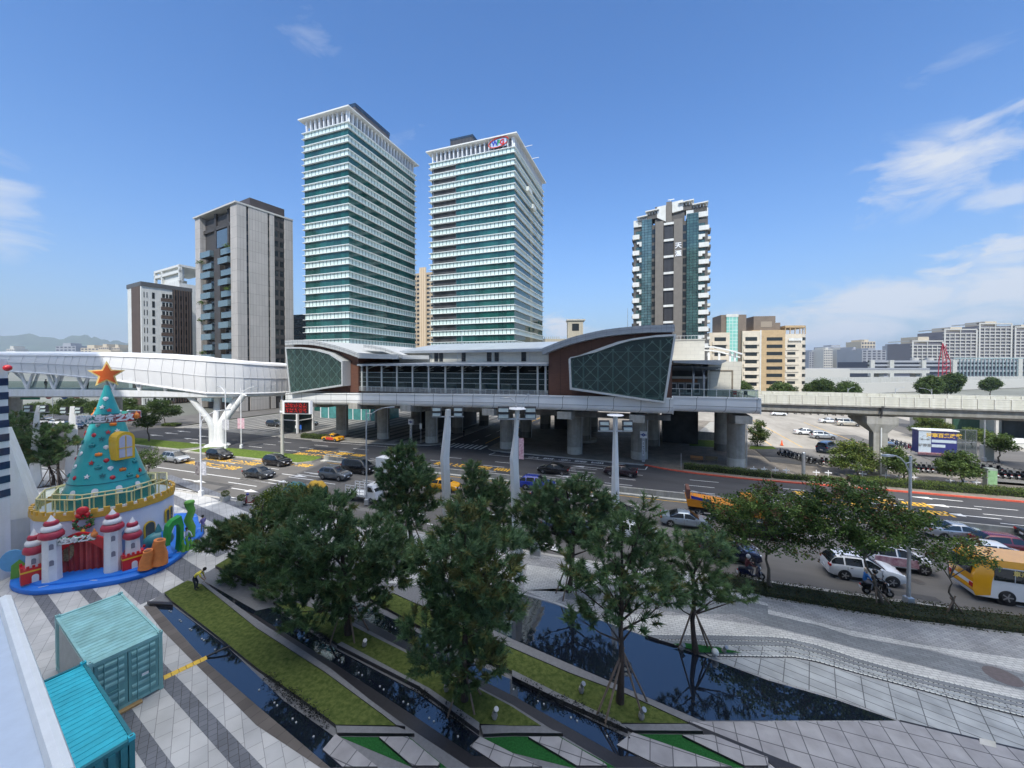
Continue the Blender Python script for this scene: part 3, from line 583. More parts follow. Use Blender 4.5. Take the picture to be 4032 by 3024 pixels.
for i in range(9):
    k = i/8; t = 59.7 + 22*k; z = 17.15 + 2.35*math.sin(math.pi*min(.62,k*.62)/1.24)
    rs.append([(rl - .2 + .12*i,t,z),(-13.0,t,z)])
MB().rings(rs,False,False).build('middle_roof',ROOFM,st,40)
MB().box(rl,59.6,16.75,-14.5,59.75,17.2).build('roof_gutter',ROOFE,st)
# --- curved end roofs
def vault(name,prof,t0,t1,th,m_top,m_edge):
    """prof: (s,z) along the curve; the edge band hangs below it at the front."""
    top = [(s,z) for s,z in prof]; low = [(s,z-th) for s,z in prof]
    mb = MB(); n = len(prof)
    mb.rings([[(s,t0,z) for s,z in top],[(s,t1,z) for s,z in top]],False,False,0)
    mb.rings([[(s,t0,z) for s,z in low],[(s,t0,z) for s,z in top]],False,False,1)
    mb.rings([[(s,t0+.02,z) for s,z in low],[(s,t1,z) for s,z in low]],False,False,1)
    for i in (0,n-1): mb.quad((top[i][0],t0,top[i][1]),(low[i][0],t0,low[i][1]),(low[i][0],t1,low[i][1]),(top[i][0],t1,top[i][1]),1)
    o = mb.build(name,[m_top,m_edge],st,25)
    sm = MB()
    for i in range(0,n,1): sm.box(prof[i][0]-.02,t0-.015,prof[i][1]-th,prof[i][0]+.02,t0+.01,prof[i][1])
    bar_z = MB()
    for a,b in zip(prof,prof[1:]): bar(bar_z,(a[0],a[1]-th*.42),(b[0],b[1]-th*.42),t0-.01,.04,.04)
    merge(sm,bar_z); sm.build('roof_edge_seam',mat('seam_grey',(.2,.22,.24),.5,var=.1),o); return o
def fine(p,n=4):                                                   # smooth a polyline (Catmull-Rom)
    out = []
    for i in range(len(p)-1):
        a = p[max(0,i-1)]; b = p[i]; c = p[i+1]; d_ = p[min(len(p)-1,i+2)]
        for k in range(n):
            t = k/n
            out.append(tuple(.5*((2*b[j]) + (-a[j]+c[j])*t + (2*a[j]-5*b[j]+4*c[j]-d_[j])*t*t + (-a[j]+3*b[j]-3*c[j]+d_[j])*t**3) for j in (0,1)))
    return out + [p[-1]]
RB = [(-15.14,17.07),(-12.42,18.06),(-10.08,18.75),(-5.91,19.54),(-1.21,19.88),(1.11,19.89),(2.73,19.9)]
LB = [(-66.25,19.27),(-62.99,19.35),(-58.98,19.12),(-55.12,18.44),(-51.93,17.68),(-48.84,16.75)]
LB2 = [(-50.52,18.45),(-48.67,18.24),(-45.58,17.6),(-41.96,16.43)]
vault('curved_roof',fine(RB,3),54.6,84,.95,ROOFM,ROOFE)
vault('curved_roof',fine(LB,3),54.6,84,.85,mat('sunlit_roof_metal',(.55,.56,.56),.4,metal=.3,var=.08),mat('sunlit_roof_edge',(.5,.51,.5),.42,metal=.3,var=.08))  # left roof metal coloured paler, sunlight put into its tone
vault('curved_roof',fine(LB2,3),58,80,.7,MATS['sunlit_roof_metal'],MATS['sunlit_roof_edge'])
a = (-48.84,16.55); b = (-42.67,16.19)
MB().extr([(a[0],54.6,a[1]+.15),(a[0],54.6,a[1]-.75),(b[0],57.5,b[1]-.55),(b[0],57.5,b[1]+.3)],(0,20,0)).build('roof_valley',MATS['sunlit_roof_edge'],st)
a = (-41.96,16.26); b = (-37.75,16.13)
MB().extr([(a[0],58,a[1]+.1),(a[0],58,a[1]-.6),(b[0],60,b[1]-.5),(b[0],60,b[1]+.2)],(0,18,0)).build('roof_valley',MATS['sunlit_roof_edge'],st)
# --- brown end walls (under the vaults)
bs0,bs1 = -14.61,2.53
RBf = fine(RB,3); LBf = fine(LB,3)
def under(prof,sa,sb,th):
    return [(s,z-th-.02) for s,z in prof if sa < s < sb]
def zat(prof,s):
    for a,b in zip(prof,prof[1:]):
        if a[0] <= s <= b[0]: return a[1]+(b[1]-a[1])*(s-a[0])/(b[0]-a[0])
    return prof[0][1] if s < prof[0][0] else prof[-1][1]
def brown_wall(prof,sa,sb,t0,t1,th):
    pts = [(sa,t0,9.6)] + [(sa,t0,zat(prof,sa)-th)] + [(s,t0,z) for s,z in under(prof,sa,sb,th)] + [(sb,t0,zat(prof,sb)-th),(sb,t0,9.6)]
    MB().extr(pts,(0,t1-t0,0)).build('brown_wall',BROWN,st)
brown_wall(RBf,bs0,bs1,56.2,66,.9)
bl0,bl1 = -65.79,-50.19
brown_wall(LBf,bl0,bl1,56.2,66,.8)
mb = MB()
for s in [-12.77,-10.19,-8.23,-52.25]: mb.box(s-.02,56.17,9.6,s+.02,56.22,zat(RBf if s > -30 else LBf,s)-1.0)
mb.build('wall_joint',mat('joint_dark',(.05,.03,.025),.8,var=.1),st)
# --- the two tilted glass fronts
def glass_front(poly,tilt_t,cells,tb=56.15,back=None):
    poly = ccw(poly); tmin = 54.15
    frm = MB(); n = len(poly); cx = sum(p[0] for p in poly)/n; cz = sum(p[1] for p in poly)/n
    inner = []
    for p in poly: v = Vector((cx-p[0],cz-p[1])); inner.append((p[0]+v.x*.0+.28*(1 if v.x > 0 else -1),p[1]+.28*(1 if v.y > 0 else -1)))
    for i in range(n):
        j = (i+1) % n
        frm.extr([(poly[i][0],tmin,poly[i][1]),(poly[j][0],tmin,poly[j][1]),(inner[j][0],tmin,inner[j][1]),(inner[i][0],tmin,inner[i][1])],(0,tb-tmin,0))
    g_ = MB().poly([(p[0],tmin+.12,p[1]) for p in inner]).build('glass_front',SGLASS,st)
    frm.build('front_frame',FRAME,g_)
    MB().poly([(p[0],tb-.06,p[1]) for p in inner]).build('front_back_wall',back or INT,g_)
    lat = MB(); pol = ccw(inner); x0 = min(p[0] for p in pol); x1 = max(p[0] for p in pol); z0 = min(p[1] for p in pol); z1 = max(p[1] for p in pol)
    for k in range(-20,20):
        for sg in (1,-1):
            c = cells[1] + k*cells[0]
            seg = clip_seg(pol,(c-12,cells[2]-12*sg),(c+12,cells[2]+12*sg))
            if seg: bar(lat,seg[0],seg[1],tmin+.2,.085,.05)
    lat.build('cable_lattice',mat('cable_steel',(.62,.68,.66),.4,metal=.5,var=.1),g_)
    mu = MB(); k = cells[1] - 20*cells[0]
    for i in range(60):
        s = cells[1] + (i-30)*cells[0]
        seg = clip_seg(pol,(s,z0-2),(s,z1+2))
        if seg: bar(mu,seg[0],seg[1],tmin+.55,.2,.3)
    for i in range(12):
        z = z0 + .6 + i*cells[0]*.98; seg = clip_seg(pol,(x0-2,z),(x1+2,z))
        if seg: bar(mu,seg[0],seg[1],tmin+.6,.08,.16)
    mu.build('mullion',MULL,g_)
    nd = MB()
    for i in range(-20,20):
        for j in range(-10,14):
            for o in (0,.5):
                c = (cells[1]+(i+o)*cells[0],cells[2]+(j+o)*cells[0])
                if all((q[0]-p[0])*(c[1]-p[1])-(q[1]-p[1])*(c[0]-p[0]) > .15 for p,q in zip(pol,pol[1:]+pol[:1])): nd.obox((c[0],tmin+.17,c[1]),(.28,.05,.28),0,0,0,R(45))
    nd.build('cable_node',FRAME,g_)
    return g_
GR = [(-11.18,15.43),(-10.97,11.1),(1.69,9.56),(2.9,18.62),(.54,18.54),(-2.37,18.18),(-4.39,17.79),(-7.74,16.62)]
GL = [(-65.72,18.0),(-64.69,9.11),(-51.87,10.85),(-51.88,15.33),(-54.73,16.81),(-58.0,17.54),(-61.96,17.94)]
cell = 2.0299999999999994
glass_front(GR,0,(cell,-7.1,14.61))
glass_front(GL,0,(cell*1.02,-59.73,12.89),56.15,mat('sunlit_lobby_wall',(.2,.22,.2),.8,var=.35,scale=.4))  # left back wall coloured paler to stand for sunlight inside
# --- right end: beige blocks, canopy, doors, balcony railing
b0 = (3.15,18.45); b1 = (7.6,15.5)
MB().box(b0[0]-.5,66,9.9,b1[0],80,b0[1]).build('beige_block',CREAM,st)
MB().box(b0[0]-.5,65.9,b0[1],b1[0]+.1,80.1,b0[1]+.18).build('block_coping',CONC_L,st)
mb = MB(); za = b0[1]+.18
for i in range(9):
    s = b0[0]+(b1[0]-b0[0]-.3)*i/8; mb.tube([(s,66.2,za),(s,66.2,za+.55)],.03,6)
mb.tube([(b0[0],66.2,za+.55),(b1[0]-.3,66.2,za+.55)],.03,6); mb.build('roof_railing',STEEL,st)
c0 = (2.81,15.27); c1 = (9.5,15.16)
MB().extr([(c0[0],59.5,c0[1]),(c0[0],59.5,c0[1]-.35),(c1[0]-.9,59.5,c1[1]-.55),(c1[0],59.5,c1[1]-.1),(c1[0],59.5,c1[1]+.12)],(0,6.4,0)).build('side_canopy',ROOFE,st)
mb = MB()
for k in range(5): bar(mb,(c0[0],14.35-.17*k),(c1[0]-.6-.15*k,14.25-.17*k),60+1.1*k,.12,.3)
mb.build('canopy_fin',mat('canopy_dark',(.1,.115,.125),.5,metal=.3,var=.1),st)
for x in [5.52,6.85]: MB().extr([(x-.12,59.9,9.95),(x-.12,59.9,13.2),(x-.12,62.0,14.6),(x-.12,62.4,14.6),(x-.12,60.3,12.9),(x-.12,60.3,9.95)],(.24,0,0)).build('canopy_strut',GREYM,st)
d0 = (2.55,12.5); d1 = (7.53,10.86)
MB().box(d0[0]-1,63,9.9,d1[0],66,12.6).build('entrance_wall',mat('entrance_grey',(.16,.17,.17),.6,var=.1),st)
MB().box(d0[0]-1,62.4,12.6,d1[0],66,12.9).build('entrance_ledge',CONC_L,st)
MB().box(d0[0]-1,62.95,12.0,d1[0]-1.2,63,12.5).build('sign_board',WOOD,st)
for k in range(4):
    s = d0[0]+.1+k*1.05; dr = MB().box(s,62.93,10.2,s+.85,63,11.9).build('door',mat('door_frame',(.45,.46,.45),.5,var=.05),st); MB().box(s+.12,62.91,10.5,s+.73,62.94,11.75).build('door_glass',MATS['dark_glass'],dr)
MB().box(d0[0]-1,63.4,12.9,d1[0]-.4,66,14.6).build('upper_recess',INT,st)
w0 = (7.62,10.72); w1 = (11.8,15.1)
w2 = (12.01,15.1); w3 = (11.76,10.9)
MB().extr([(w0[0],62.5,10),(w0[0],62.5,w1[1]),(w2[0],62.5,w2[1]),(w3[0],62.5,10)],(0,6,0)).build('beige_block',CREAM,st)
MB().box(7.92,62.4,10,10.68,62.52,13.64).build('recessed_panel',CREAM,st)
mb = MB(); a = (10.77,13.78); bar(mb,(a[0],10),(a[0],a[1]),62.4,.18,.12); bar(mb,(7.92,a[1]),(a[0]+.09,a[1]),62.4,.18,.12); mb.build('panel_frame',mat('frame_brown',(.2,.17,.13),.6,var=.1),st)
MB().box(9.57,62.3,10,10.42,62.5,11.0).build('utility_box',CONC_L,st)
r0 = 2.09; r1 = 13.2
rg = MB().quad((r0,58.9,10.2),(r1,58.9,10.2),(r1,58.9,11.25),(r0,58.9,11.25)).build('glass_railing',SGLASS2,st)
mb = MB(); k = r0
while k < r1: mb.box(k-.04,58.86,10.2,k+.04,58.94,11.3); k += 1.55
mb.box(r0,58.85,11.22,r1,58.95,11.3); mb.build('rail',FRAME,rg)
mb = MB()                                                           # white curved pergola behind
for k in range(2):
    arc = [(7.75,17.51),(9.06,17.42),(10.36,17.14),(11.64,16.77),(12.99,16.3)]
    for a,b in zip(arc,arc[1:]): bar(mb,(a[0],a[1]-.5*k),(b[0],b[1]-.5*k),68+1.5*k,.2,.8)
for s in [8.45,9.93,11.46,12.1]: mb.box(s-.14,68.2,14.5,s+.14,68.5,16.6)
mb.build('pergola',WHITE,st)
MB().box(w1[0]-4,68.5,10,w2[0]+.8,78,14.9).build('beige_block',CREAM,st)
# table, chairs and planters on the balcony
mb = MB(); mb.box(10.2,60,10.75,11.4,60.8,10.82)
for dx in (.1,1.0): mb.tube([(10.2+dx,60.4,10.1),(10.2+dx,60.4,10.75)],.03,6)
tb = tag(mb.build('balcony_table',BLACK),'small black table standing on the station balcony behind the glass railing','table'); tb.rotation_euler = (0,0,-GA)
for k,(x,c,lb) in enumerate(((10.7,(.4,.04,.03),'red backed chair behind the black table on the station balcony'),(12.0,(.03,.035,.04),'dark chair near the end of the station balcony railing'))):
    mb = MB().box(x,60.9,10.45,x+.45,61.35,10.5).box(x,61.3,10.5,x+.45,61.35,11.0)
    for dx in (.03,.42):
        for dy in (60.93,61.32): mb.tube([(x+dx,dy,10.08),(x+dx,dy,10.45)],.02,5)
    o = tag(mb.build('balcony_chair',mat('chair_paint_%d' % k,c,.5,var=.05)),lb,'chair'); o.rotation_euler = (0,0,-GA)
mb = MB(); mb.tube([(-36.3,70,16.5),(-36.3,70,21.5)],[.06,.03],6)
for dx in (-.7,.7): mb.tube([(-36.3+dx,70,16.5),(-36.3+dx*.25,70,18.9)],.04,6)
mb.tube([(-36.6,70,18.7),(-36.0,70,18.7)],.04,6); mb.build('antenna_mast',STEEL,st)
a = (-4.04,24.48)
MB().tube([(a[0],70,18),(a[0],70,a[1])],[.07,.03],6).build('lightning_rod',GREYM,st)
# --- viaduct to the right
va = thing_st('rail_viaduct','elevated concrete rail viaduct with cream noise barriers on one tall pier','viaduct',28.5,67,0)
MB().extr([(13.6,64.0,9.2),(13.6,64.0,9.0),(13.6,64.35,8.95),(13.6,64.5,8.1),(13.6,65.2,7.75),(13.6,71.2,7.75),(13.6,72.2,9.2)],(14.9,0,0)).build('beam',CONC,va)
MB().extr([(28.62,64.0,9.2),(28.62,64.0,9.0),(28.62,64.35,8.95),(28.62,64.5,8.1),(28.62,65.2,7.75),(28.62,71.2,7.75),(28.62,72.2,9.2)],(46,0,0)).build('beam',CONC,va)
NB = mat('cream_noise_barrier',(.66,.65,.57),.6,var=.08,scale=1.5,streak=.1)
for t0 in (64.05,72.0):
    pn = MB(); ps = MB(); s = 13.7; i = 0
    while s < 74:
        L_ = 1.5
        pn.box(s+.07,t0,9.2,s+L_-.07,t0+.06,10.35)
        for z in (9.5,9.8,10.1): ps.box(s+.07,t0-.025,z,s+L_-.07,t0,z+.035)
        ps.box(s-.06,t0-.08,9.2,s+.06,t0+.1,10.4); s += L_
    ps.box(13.7,t0-.03,10.34,74,t0+.1,10.42)
    q = pn.build('noise_barrier',NB,va); ps.build('barrier_post',mat('barrier_post_cream',(.6,.59,.52),.6,var=.08),q)
MB().box(13.6,64.3,9.15,74.6,72,9.25).build('track_bed',CONC_D,va)
p = MB().extr([(27.75,64.5,-.1),(27.75,65.7,-.1),(29.25,65.7,-.1),(29.25,64.5,-.1)],(0,0,6.3)).build('pier',CONC,va)
MB().rings([[(27.75,64.5,5.6),(29.25,64.5,5.6),(29.25,65.7,5.6),(27.75,65.7,5.6)],[(26.9,64.2,6.8),(30.2,64.2,6.8),(30.2,69.5,7.0),(26.9,69.5,7.0)],[(26.9,64.2,7.75),(30.2,64.2,7.75),(30.2,69.5,7.75),(26.9,69.5,7.75)]]).build('pier_head',CONC,p)
MB().tube([(28.5,64.4,0),(28.5,64.4,6.6)],.09,8).build('downpipe',WHITE,p)
mb = MB().box(28.3,64.0,7.8,28.45,64.2,9.2); mb.build('expansion_joint',BLACK,va)
MB().extr([(56,64.5,-.1),(56,66.6,-.1),(57.8,66.6,-.1),(57.8,64.5,-.1)],(0,0,7.8)).build('pier',CONC,va)
# ================================================================ buildings
def bframe(x,y,ang):
    """Local frame for a building: x along its front (to the right), y away from the camera; returns Empty-maker args."""
    return (x,y,0),-ang
def bthing(name,label,x,y,ang,cat='building',group=None,z=0.0):
    return thing(name,label,cat,(x,y,z),-ang,group)
TEAL = brick('teal_window_glass',(.022,.12,.104),(.012,.075,.067),(.005,.03,.03),1.55,200,.03,.06,'wall',offset=0,spec=.65,var=.55,bump=0,vscale=.12)
TEAL_D = brick('dark_green_glass',(.012,.1,.08),(.007,.06,.05),(.004,.016,.016),1.55,200,.03,.06,'wall',offset=0,spec=.5,var=.4,bump=0,vscale=.1)
SPAN = brick('pale_spandrel_panels',(.66,.76,.71),(.6,.71,.66),(.1,.17,.16),1.55,200,.13,.3,'wall',offset=0,var=.06,bump=0)
LEDGE = mat('white_sunshade',(.8,.82,.8),.4,var=.04)
DGL = mat('dark_glass',(.02,.025,.028),.08,var=.2)
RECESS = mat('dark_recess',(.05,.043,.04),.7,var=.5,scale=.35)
def office_tower(name,label,x,y,Ll,Lr,ztop,floors,fl,recess=0.0):
    """Near corner at x,y; the left face runs Ll back to the left, the right face Lr to the right-rear."""
    b = bthing(name,label,x,y,GA)
    z_top = ztop - 4.6; ln = -Ll
    rec = ln + recess
    MB().box(ln+.5,.5,0,-.5,Lr-.5,z_top).build('core',INT,b)
    for k in range(floors):
        z1 = z_top - k*fl; zs = z1 - fl*.44; zg = z1 - fl
        if recess:
            mb = MB().box(rec,.1,zg,-.1,Lr-.1,zs)
            mb.build('window_band',[TEAL if k < 13 else TEAL_D],b)
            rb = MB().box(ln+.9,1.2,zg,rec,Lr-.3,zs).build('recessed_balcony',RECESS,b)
            MB().box(ln+1.0,.35,zg,ln+1.2,.6,zs).box(rec-.2,.3,zg,rec,1.3,zs).box(ln+1.2,.5,zg+.5,rec-.2,.56,zg+.62).build('balcony_rail',GREYM,rb)
        else:
            MB().box(ln+.1,.1,zg,-.1,Lr-.1,zs).build('window_band',TEAL if k < 3 or k > 6 else TEAL_D,b)
        MB().box(ln,0,zs,0,Lr,z1).build('spandrel_band',SPAN,b)
        mb = MB()
        for zz,th in ((z1,.17),(zs,.13)): mb.box(ln-.6,-.5,zz-th/2,.5,Lr+.6,zz+th/2)
        mb.build('sunshade_ledge',LEDGE,b)
    # crown: tall white fins under a thin roof slab
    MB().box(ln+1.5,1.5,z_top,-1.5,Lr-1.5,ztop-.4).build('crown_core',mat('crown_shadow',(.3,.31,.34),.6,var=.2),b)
    fin = MB().extr([(-.1,-.35,0),(.1,-.35,0),(.34,-.35,4.2),(-.34,-.35,4.2)],(0,.8,0)).mesh('fin',WHITE2)
    n = int(Ll/1.75)
    for i in range(n): inst('crown_fin',fin,b,(ln+.9+i*(Ll-1.8)/(n-1),.5,z_top+.1))
    n = int(Lr/1.75)
    for i in range(n): inst('crown_fin',fin,b,(-.5,.9+i*(Lr-1.8)/(n-1),z_top+.1),R(90))
    MB().box(ln-1.3,-1.2,ztop-.42,1.2,Lr+1.3,ztop).build('roof_slab',mat('roof_slab_cream',(.72,.71,.66),.6,var=.06),b)
    return b
t1 = office_tower('office_tower','green glass office tower with white bands, nearer of the twin towers',-52.7,125,18.9,37.1,97.3,22,4.35)
MB().box(-12,6,97.3,-2.5,24,102).build('roof_plant_room',mat('penthouse_dark',(.09,.085,.09),.6,var=.1),t1)
MB().box(-12.1,5.9,102,-2.4,24.1,103.2).build('roof_screen',glass('blue_screen',(.35,.45,.6),.6),t1)
MB().box(-11.2,4.5,97.3,-2.0,5.8,99.6).build('parapet',mat('roof_slab_cream',(.72,.71,.66)),t1)
t2 = office_tower('office_tower','twin glass office tower with a coloured letter sign on its roof edge',.9,139.6,34.9,38.3,97.6,21,4.35,11.2)
MB().box(-30.5,8,97.6,-20.5,24,105.4).box(-20.5,10,97.6,-14,26,104.6).build('roof_plant_room',brick('dark_panel',(.045,.047,.055),(.04,.042,.05),(.09,.09,.1),1.5,40,.06,.5,'wall',offset=0,var=.1),t2)
MB().box(-30.6,7.9,105.4,-20.4,26.1,106.2).build('roof_screen',MATS['blue_screen'],t2)
MB().box(-22.5,1.5,97.6,-9.5,3,99.0).build('parapet',mat('roof_slab_cream',(.72,.71,.66)),t2)
for k in range(2): MB().tube([(1.0,8+9*k,97.0),(4.2,8+9*k,97.1)],.12,6).build('window_cleaning_arm',WHITE2,t2)
# roof sign: three coloured letters inside a red ring
sg = thing('roof_sign','red ringed coloured letter sign mounted on the crown of the farther glass tower','sign',(.9,139.6,95.2),-GA)
MB().box(-10.6,-.75,-1.6,-3.4,-.6,1.8).build('sign_panel',mat('sign_panel_blue',(.45,.55,.72),.4,var=.1),sg)
for ch,dx,c in (('W',-8.6,(.02,.05,.4)),('P',-6.9,(.03,.35,.12)),('G',-5.3,(.6,.02,.03))):
    xform(text_mb(ch,2.9,.08,.09),upright((dx,-.9,.1),0)).build('letter',mat('sign_' + ch.lower(),c,.4,var=0),sg)
sg.scale = (.85,.85,.85)
ring = [(-7.0+4.6*math.cos(a)*.98,-.95,.2+1.9*math.sin(a)+.33*4.6*math.cos(a)*.35) for a in [i*2*math.pi/40 for i in range(38)]]
MB().tube(ring,.2,6).build('ring',mat('sign_red',(.7,.06,.02),.4,var=0),sg)
MB().box(1.05,16.5,14,1.12,16.56,84).box(1.05,18.0,14,1.12,18.06,84).build('gondola_cable',mat('cable_tan',(.5,.45,.3),.6,var=0),t2)
gd = thing('window_cleaning_gondola','small pale cleaning gondola hanging on the right side of the farther glass tower','gondola',(.9,139.6,77),-GA)
MB().box(1.2,10,4.4,2.3,14.5,6.0).build('cradle',mat('gondola_pale',(.6,.62,.56),.5,var=.1),gd); MB().box(1.2,16,0,2.3,20,1.6).build('cradle',MATS['gondola_pale'],gd)
# low glazed podium and lobby behind the station
pb = bthing('podium_building','low dark glass podium building behind the station columns',-62,118,GA)
MB().box(-12,4,0,8,8,13).build('wall',TEAL_D,pb); MB().box(-13,3.4,13,9,9,13.6).build('roof',CONC_D,pb)
pb = bthing('glass_pavilion','low pavilion with turquoise glass walls seen between the left station columns',-40,102,GA)
MB().box(-14,0,0,6,8,7.5).build('wall',mat('turquoise_glass',(.07,.24,.23),.15,var=.3,scale=.6),pb)
for k in range(8): MB().box(-14+k*2.8,-.15,0,-13.8+k*2.8,0,7.5).build('column',WHITE2,pb)
MB().box(-15,-1,7.5,7,9,8).build('roof',WHITE,pb)
# ---------------------------------------------------------------- grey apartment tower at the left
GP = brick('grey_stone_panels',(.47,.44,.405),(.42,.395,.365),(.2,.185,.17),.9,3.4,.03,.75,'wall',offset=0,var=.1,bump=.1,vscale=.2)
GD = mat('dark_stone',(.058,.053,.05),.7,var=.12)
BALC = mat('blue_grey_balcony_glass',(.13,.19,.215),.15,var=.15)
A2 = R(29.5); AP = thing('apartment_tower','grey stone apartment tower with dark glass balconies, tallest block on the left','building',(-85.3,120,0),-A2)
HT,LL,LR = 64.9,27.8,17.6
MB().box(-LL+3.4,1.6,0,-1,LR,HT-1.0).build('core',GD,AP)
MB().box(-LL,0,0,-LL+3.6,10,HT).build('stone_pier',GP,AP)
for y0,y1 in ((0,2.7),(3.4,9.2),(9.8,11.3),(14.7,LR)): MB().box(-4,y0,0,0,y1,HT).build('stone_wall',GP,AP)
MB().box(-.9,0.3,0,-.3,LR-.3,HT-.5).build('back_wall',GD,AP)
for y0 in (2.7,9.2):
    for k in range(18): MB().box(-.34,y0+.08,HT-4.6-k*3.3,-.22,y0+.6,HT-2.4-k*3.3).build('window',DGL,AP)
for k in range(18):
    z = HT-3.6-k*3.3
    MB().box(-1.2,11.3,z-1.4,-.15,14.7,z-.2).build('balcony_wall',GD,AP)
    for y0 in (11.5,13.3): MB().box(-.3,y0,z-.1,-.2,y0+1.0,z+1.6).build('window',DGL,AP)
MB().box(-.8,12.85,0,-.12,13.15,HT-.6).build('mullion_pier',GD,AP)
MB().box(-LL-.3,-.5,HT,.15,LR+.1,HT+.5).build('roof_slab',mat('roof_slab_pale',(.5,.49,.45),.7,var=.1),AP)
MB().box(-9,4,HT+.5,-.5,15,HT+3.2).build('roof_plant_room',mat('penthouse_brown',(.06,.05,.05),.6,var=.1),AP)
x1,x2,x3,x4 = -LL+3.6,-LL+12.3,-LL+16.2,-LL+23.6
MB().box(x2,.3,0,x3,3,HT-12.2).build('middle_pier',GD,AP)
MB().box(x4,.2,0,-4,3,HT-3.5).build('dark_pier',GD,AP); MB().box(-4,.02,0,-.02,.1,HT-3.5).build('dark_pier',GD,AP)
MB().box(x1,1.0,HT-5.6,x4,1.6,HT-4.4).box(x3-5,1.0,HT-12.0,x3-4,1.6,HT).box(x3+3.5,1.0,HT-12,x3+4.5,1.6,HT).build('crown_frame',GD,AP)
MB().box(x3-3.6,1.1,HT-11.6,x3+3.2,1.5,HT-6).build('penthouse_window',mat('sky_glass',(.08,.12,.16),.06,var=.2),AP)
for col,(xa,xb) in enumerate(((x1,x2),(x3,x4))):
    for k in range(15):
        z = HT-14.3-k*3.42; ext = .9 if (k+col) % 2 else 2.2; w_ = 0 if (k+col) % 2 else .0
        xa_,xb_ = (xa+1.8,xb-.1) if (k+col) % 2 == 0 else (xa-.2,xb-2.2)
        if col: xa_,xb_ = (xa+.1,xb-.1) if (k % 2 == 0) else (xa+1.2,xb-.1)
        fr = MB().box(xa_,1.4-ext,z,xb_,1.8,z+.18).build('balcony',GD,AP)
        MB().box(xa_,1.36-ext,z-.25,xb_,1.42-ext,z+1.7).box(xa_,1.42-ext,z-.2,xa_+.06,1.7,z+1.7).box(xb_-.06,1.42-ext,z-.2,xb_,1.7,z+1.7).build('balcony_glass',BALC,fr)
        MB().box(xa+1,1.55,z+.2,xb-1,1.6,z+2.6).build('window',DGL,AP)
LEAFM = mat('balcony_leaves',(.09,.14,.03),.8,var=.4,scale=3,spec=.2)
rnd = random.Random(4)
for k,(u,z) in enumerate(((0,HT-16.3),(2,HT-30),(0,HT-36),(1,HT-13.5),(2,HT-47),(1,HT-27.0))):
    xx = x1+.4 if u == 0 else (x4-1.2 if u == 1 else x1+1); mb = MB()
    for i in range(70):
        c = Vector((xx+rnd.gauss(0,.8),-.3+rnd.gauss(0,.5),z+.9+rnd.gauss(0,.28))); mb.obox(c,(.34,.2,.02),rnd.random()*6,0,rnd.random(),rnd.random())
    mb.build('balcony_plant',LEAFM,AP)
# ---------------------------------------------------------------- white and brown apartment block behind it
BRN = brick('brown_louvre',(.12,.085,.065),(.105,.075,.06),(.05,.035,.03),.5,60,.05,.7,'wall',offset=0,var=.1)
WT_ = mat('white_tile',(.66,.66,.63),.6,var=.08,scale=.5,streak=.08)
WB = thing('apartment_block','white and brown apartment block left of the grey stone tower','building',(-134.5,140,0),-A2); WB.scale = (1,.58,1)
MB().box(-13,0,0,0,26,43.4).build('wall',WT_,WB)
MB().box(-13.4,-.3,43.4,.3,26.2,44.9).build('parapet',mat('slate',(.09,.095,.1),.7,var=.1),WB)
MB().box(-8.8,-.25,0,-.9,.02,44.0).build('brown_strip',BRN,WB)
MB().box(-20,6,0,-13,24,41).build('side_wing',GD,WB)
for k in range(12): MB().box(-20.6,5.0,2+k*3.3,-17,6,3.0+k*3.3).build('side_balcony',WT_,WB)
MB().box(-.5,15.5,0,.25,26.05,44.2).build('dark_wall',GD,WB)
for i in range(7): MB().box(.25,16.2+i*1.4,0,.6,16.5+i*1.4,43.6).build('brown_fin',BRN,WB)
for k in range(13):
    z = 41.0-k*3.25
    MB().box(-.3,9.6,z-2.5,.12,15.5,z-1.2).build('brown_spandrel',BRN,WB)
    MB().box(-.3,10.2,z-1.1,.1,15.2,z+.4).build('window',DGL,WB)
    for y0 in (11.7,13.4): MB().box(.08,y0,z-1.1,.16,y0+.35,z+.4).build('window_post',WT_,WB)
    for y0,y1 in ((5.2,6.5),): MB().box(-.3,y0,z-1.9,.06,y1,z+.4).build('window',DGL,WB)
    for y0 in (1.2,2.6): MB().box(-.3,y0,z-1.7,.05,y0+.35,z+.3).build('window',DGL,WB)
    for i in range(0,6,2): MB().box(.2,16.6+i*1.4,z-1.6,.3,17.5+i*1.4,z+.3).build('window',DGL,WB)
FB = thing('apartment_block','white block with a square open roof frame peeping over the brown block','building',(-157,172,0),-A2)
MB().box(-6,0,0,20,14,49).build('wall',WT_,FB)
mb = MB()
for z in (49,53.5): mb.box(-6,0,z,20,.8,z+1.2).box(-6,0,z,-5.2,12,z+1.2)
for x in (-6,1.5,19): mb.box(x,0,49,x+1,1,56.5)
mb.box(-6,0,56,20,13,56.9).box(2.5,1,50,19,2,56); mb.build('roof_frame',WT_,FB)
DO = thing('office_block','dark glass office block in the gap right of the grey stone tower','building',(-96,172,0),-GA)
MB().box(-2,0,0,9,14,37).build('wall',brick('night_blue_glass',(.03,.05,.06),(.02,.035,.042),(.008,.01,.01),1.6,1.2,.08,.1,'wall',offset=0,var=.3),DO)
for k in range(9): MB().box(-2.2,-.2,6+k*3.6,9.2,0,6.5+k*3.6).build('floor_band',BLACK,DO)
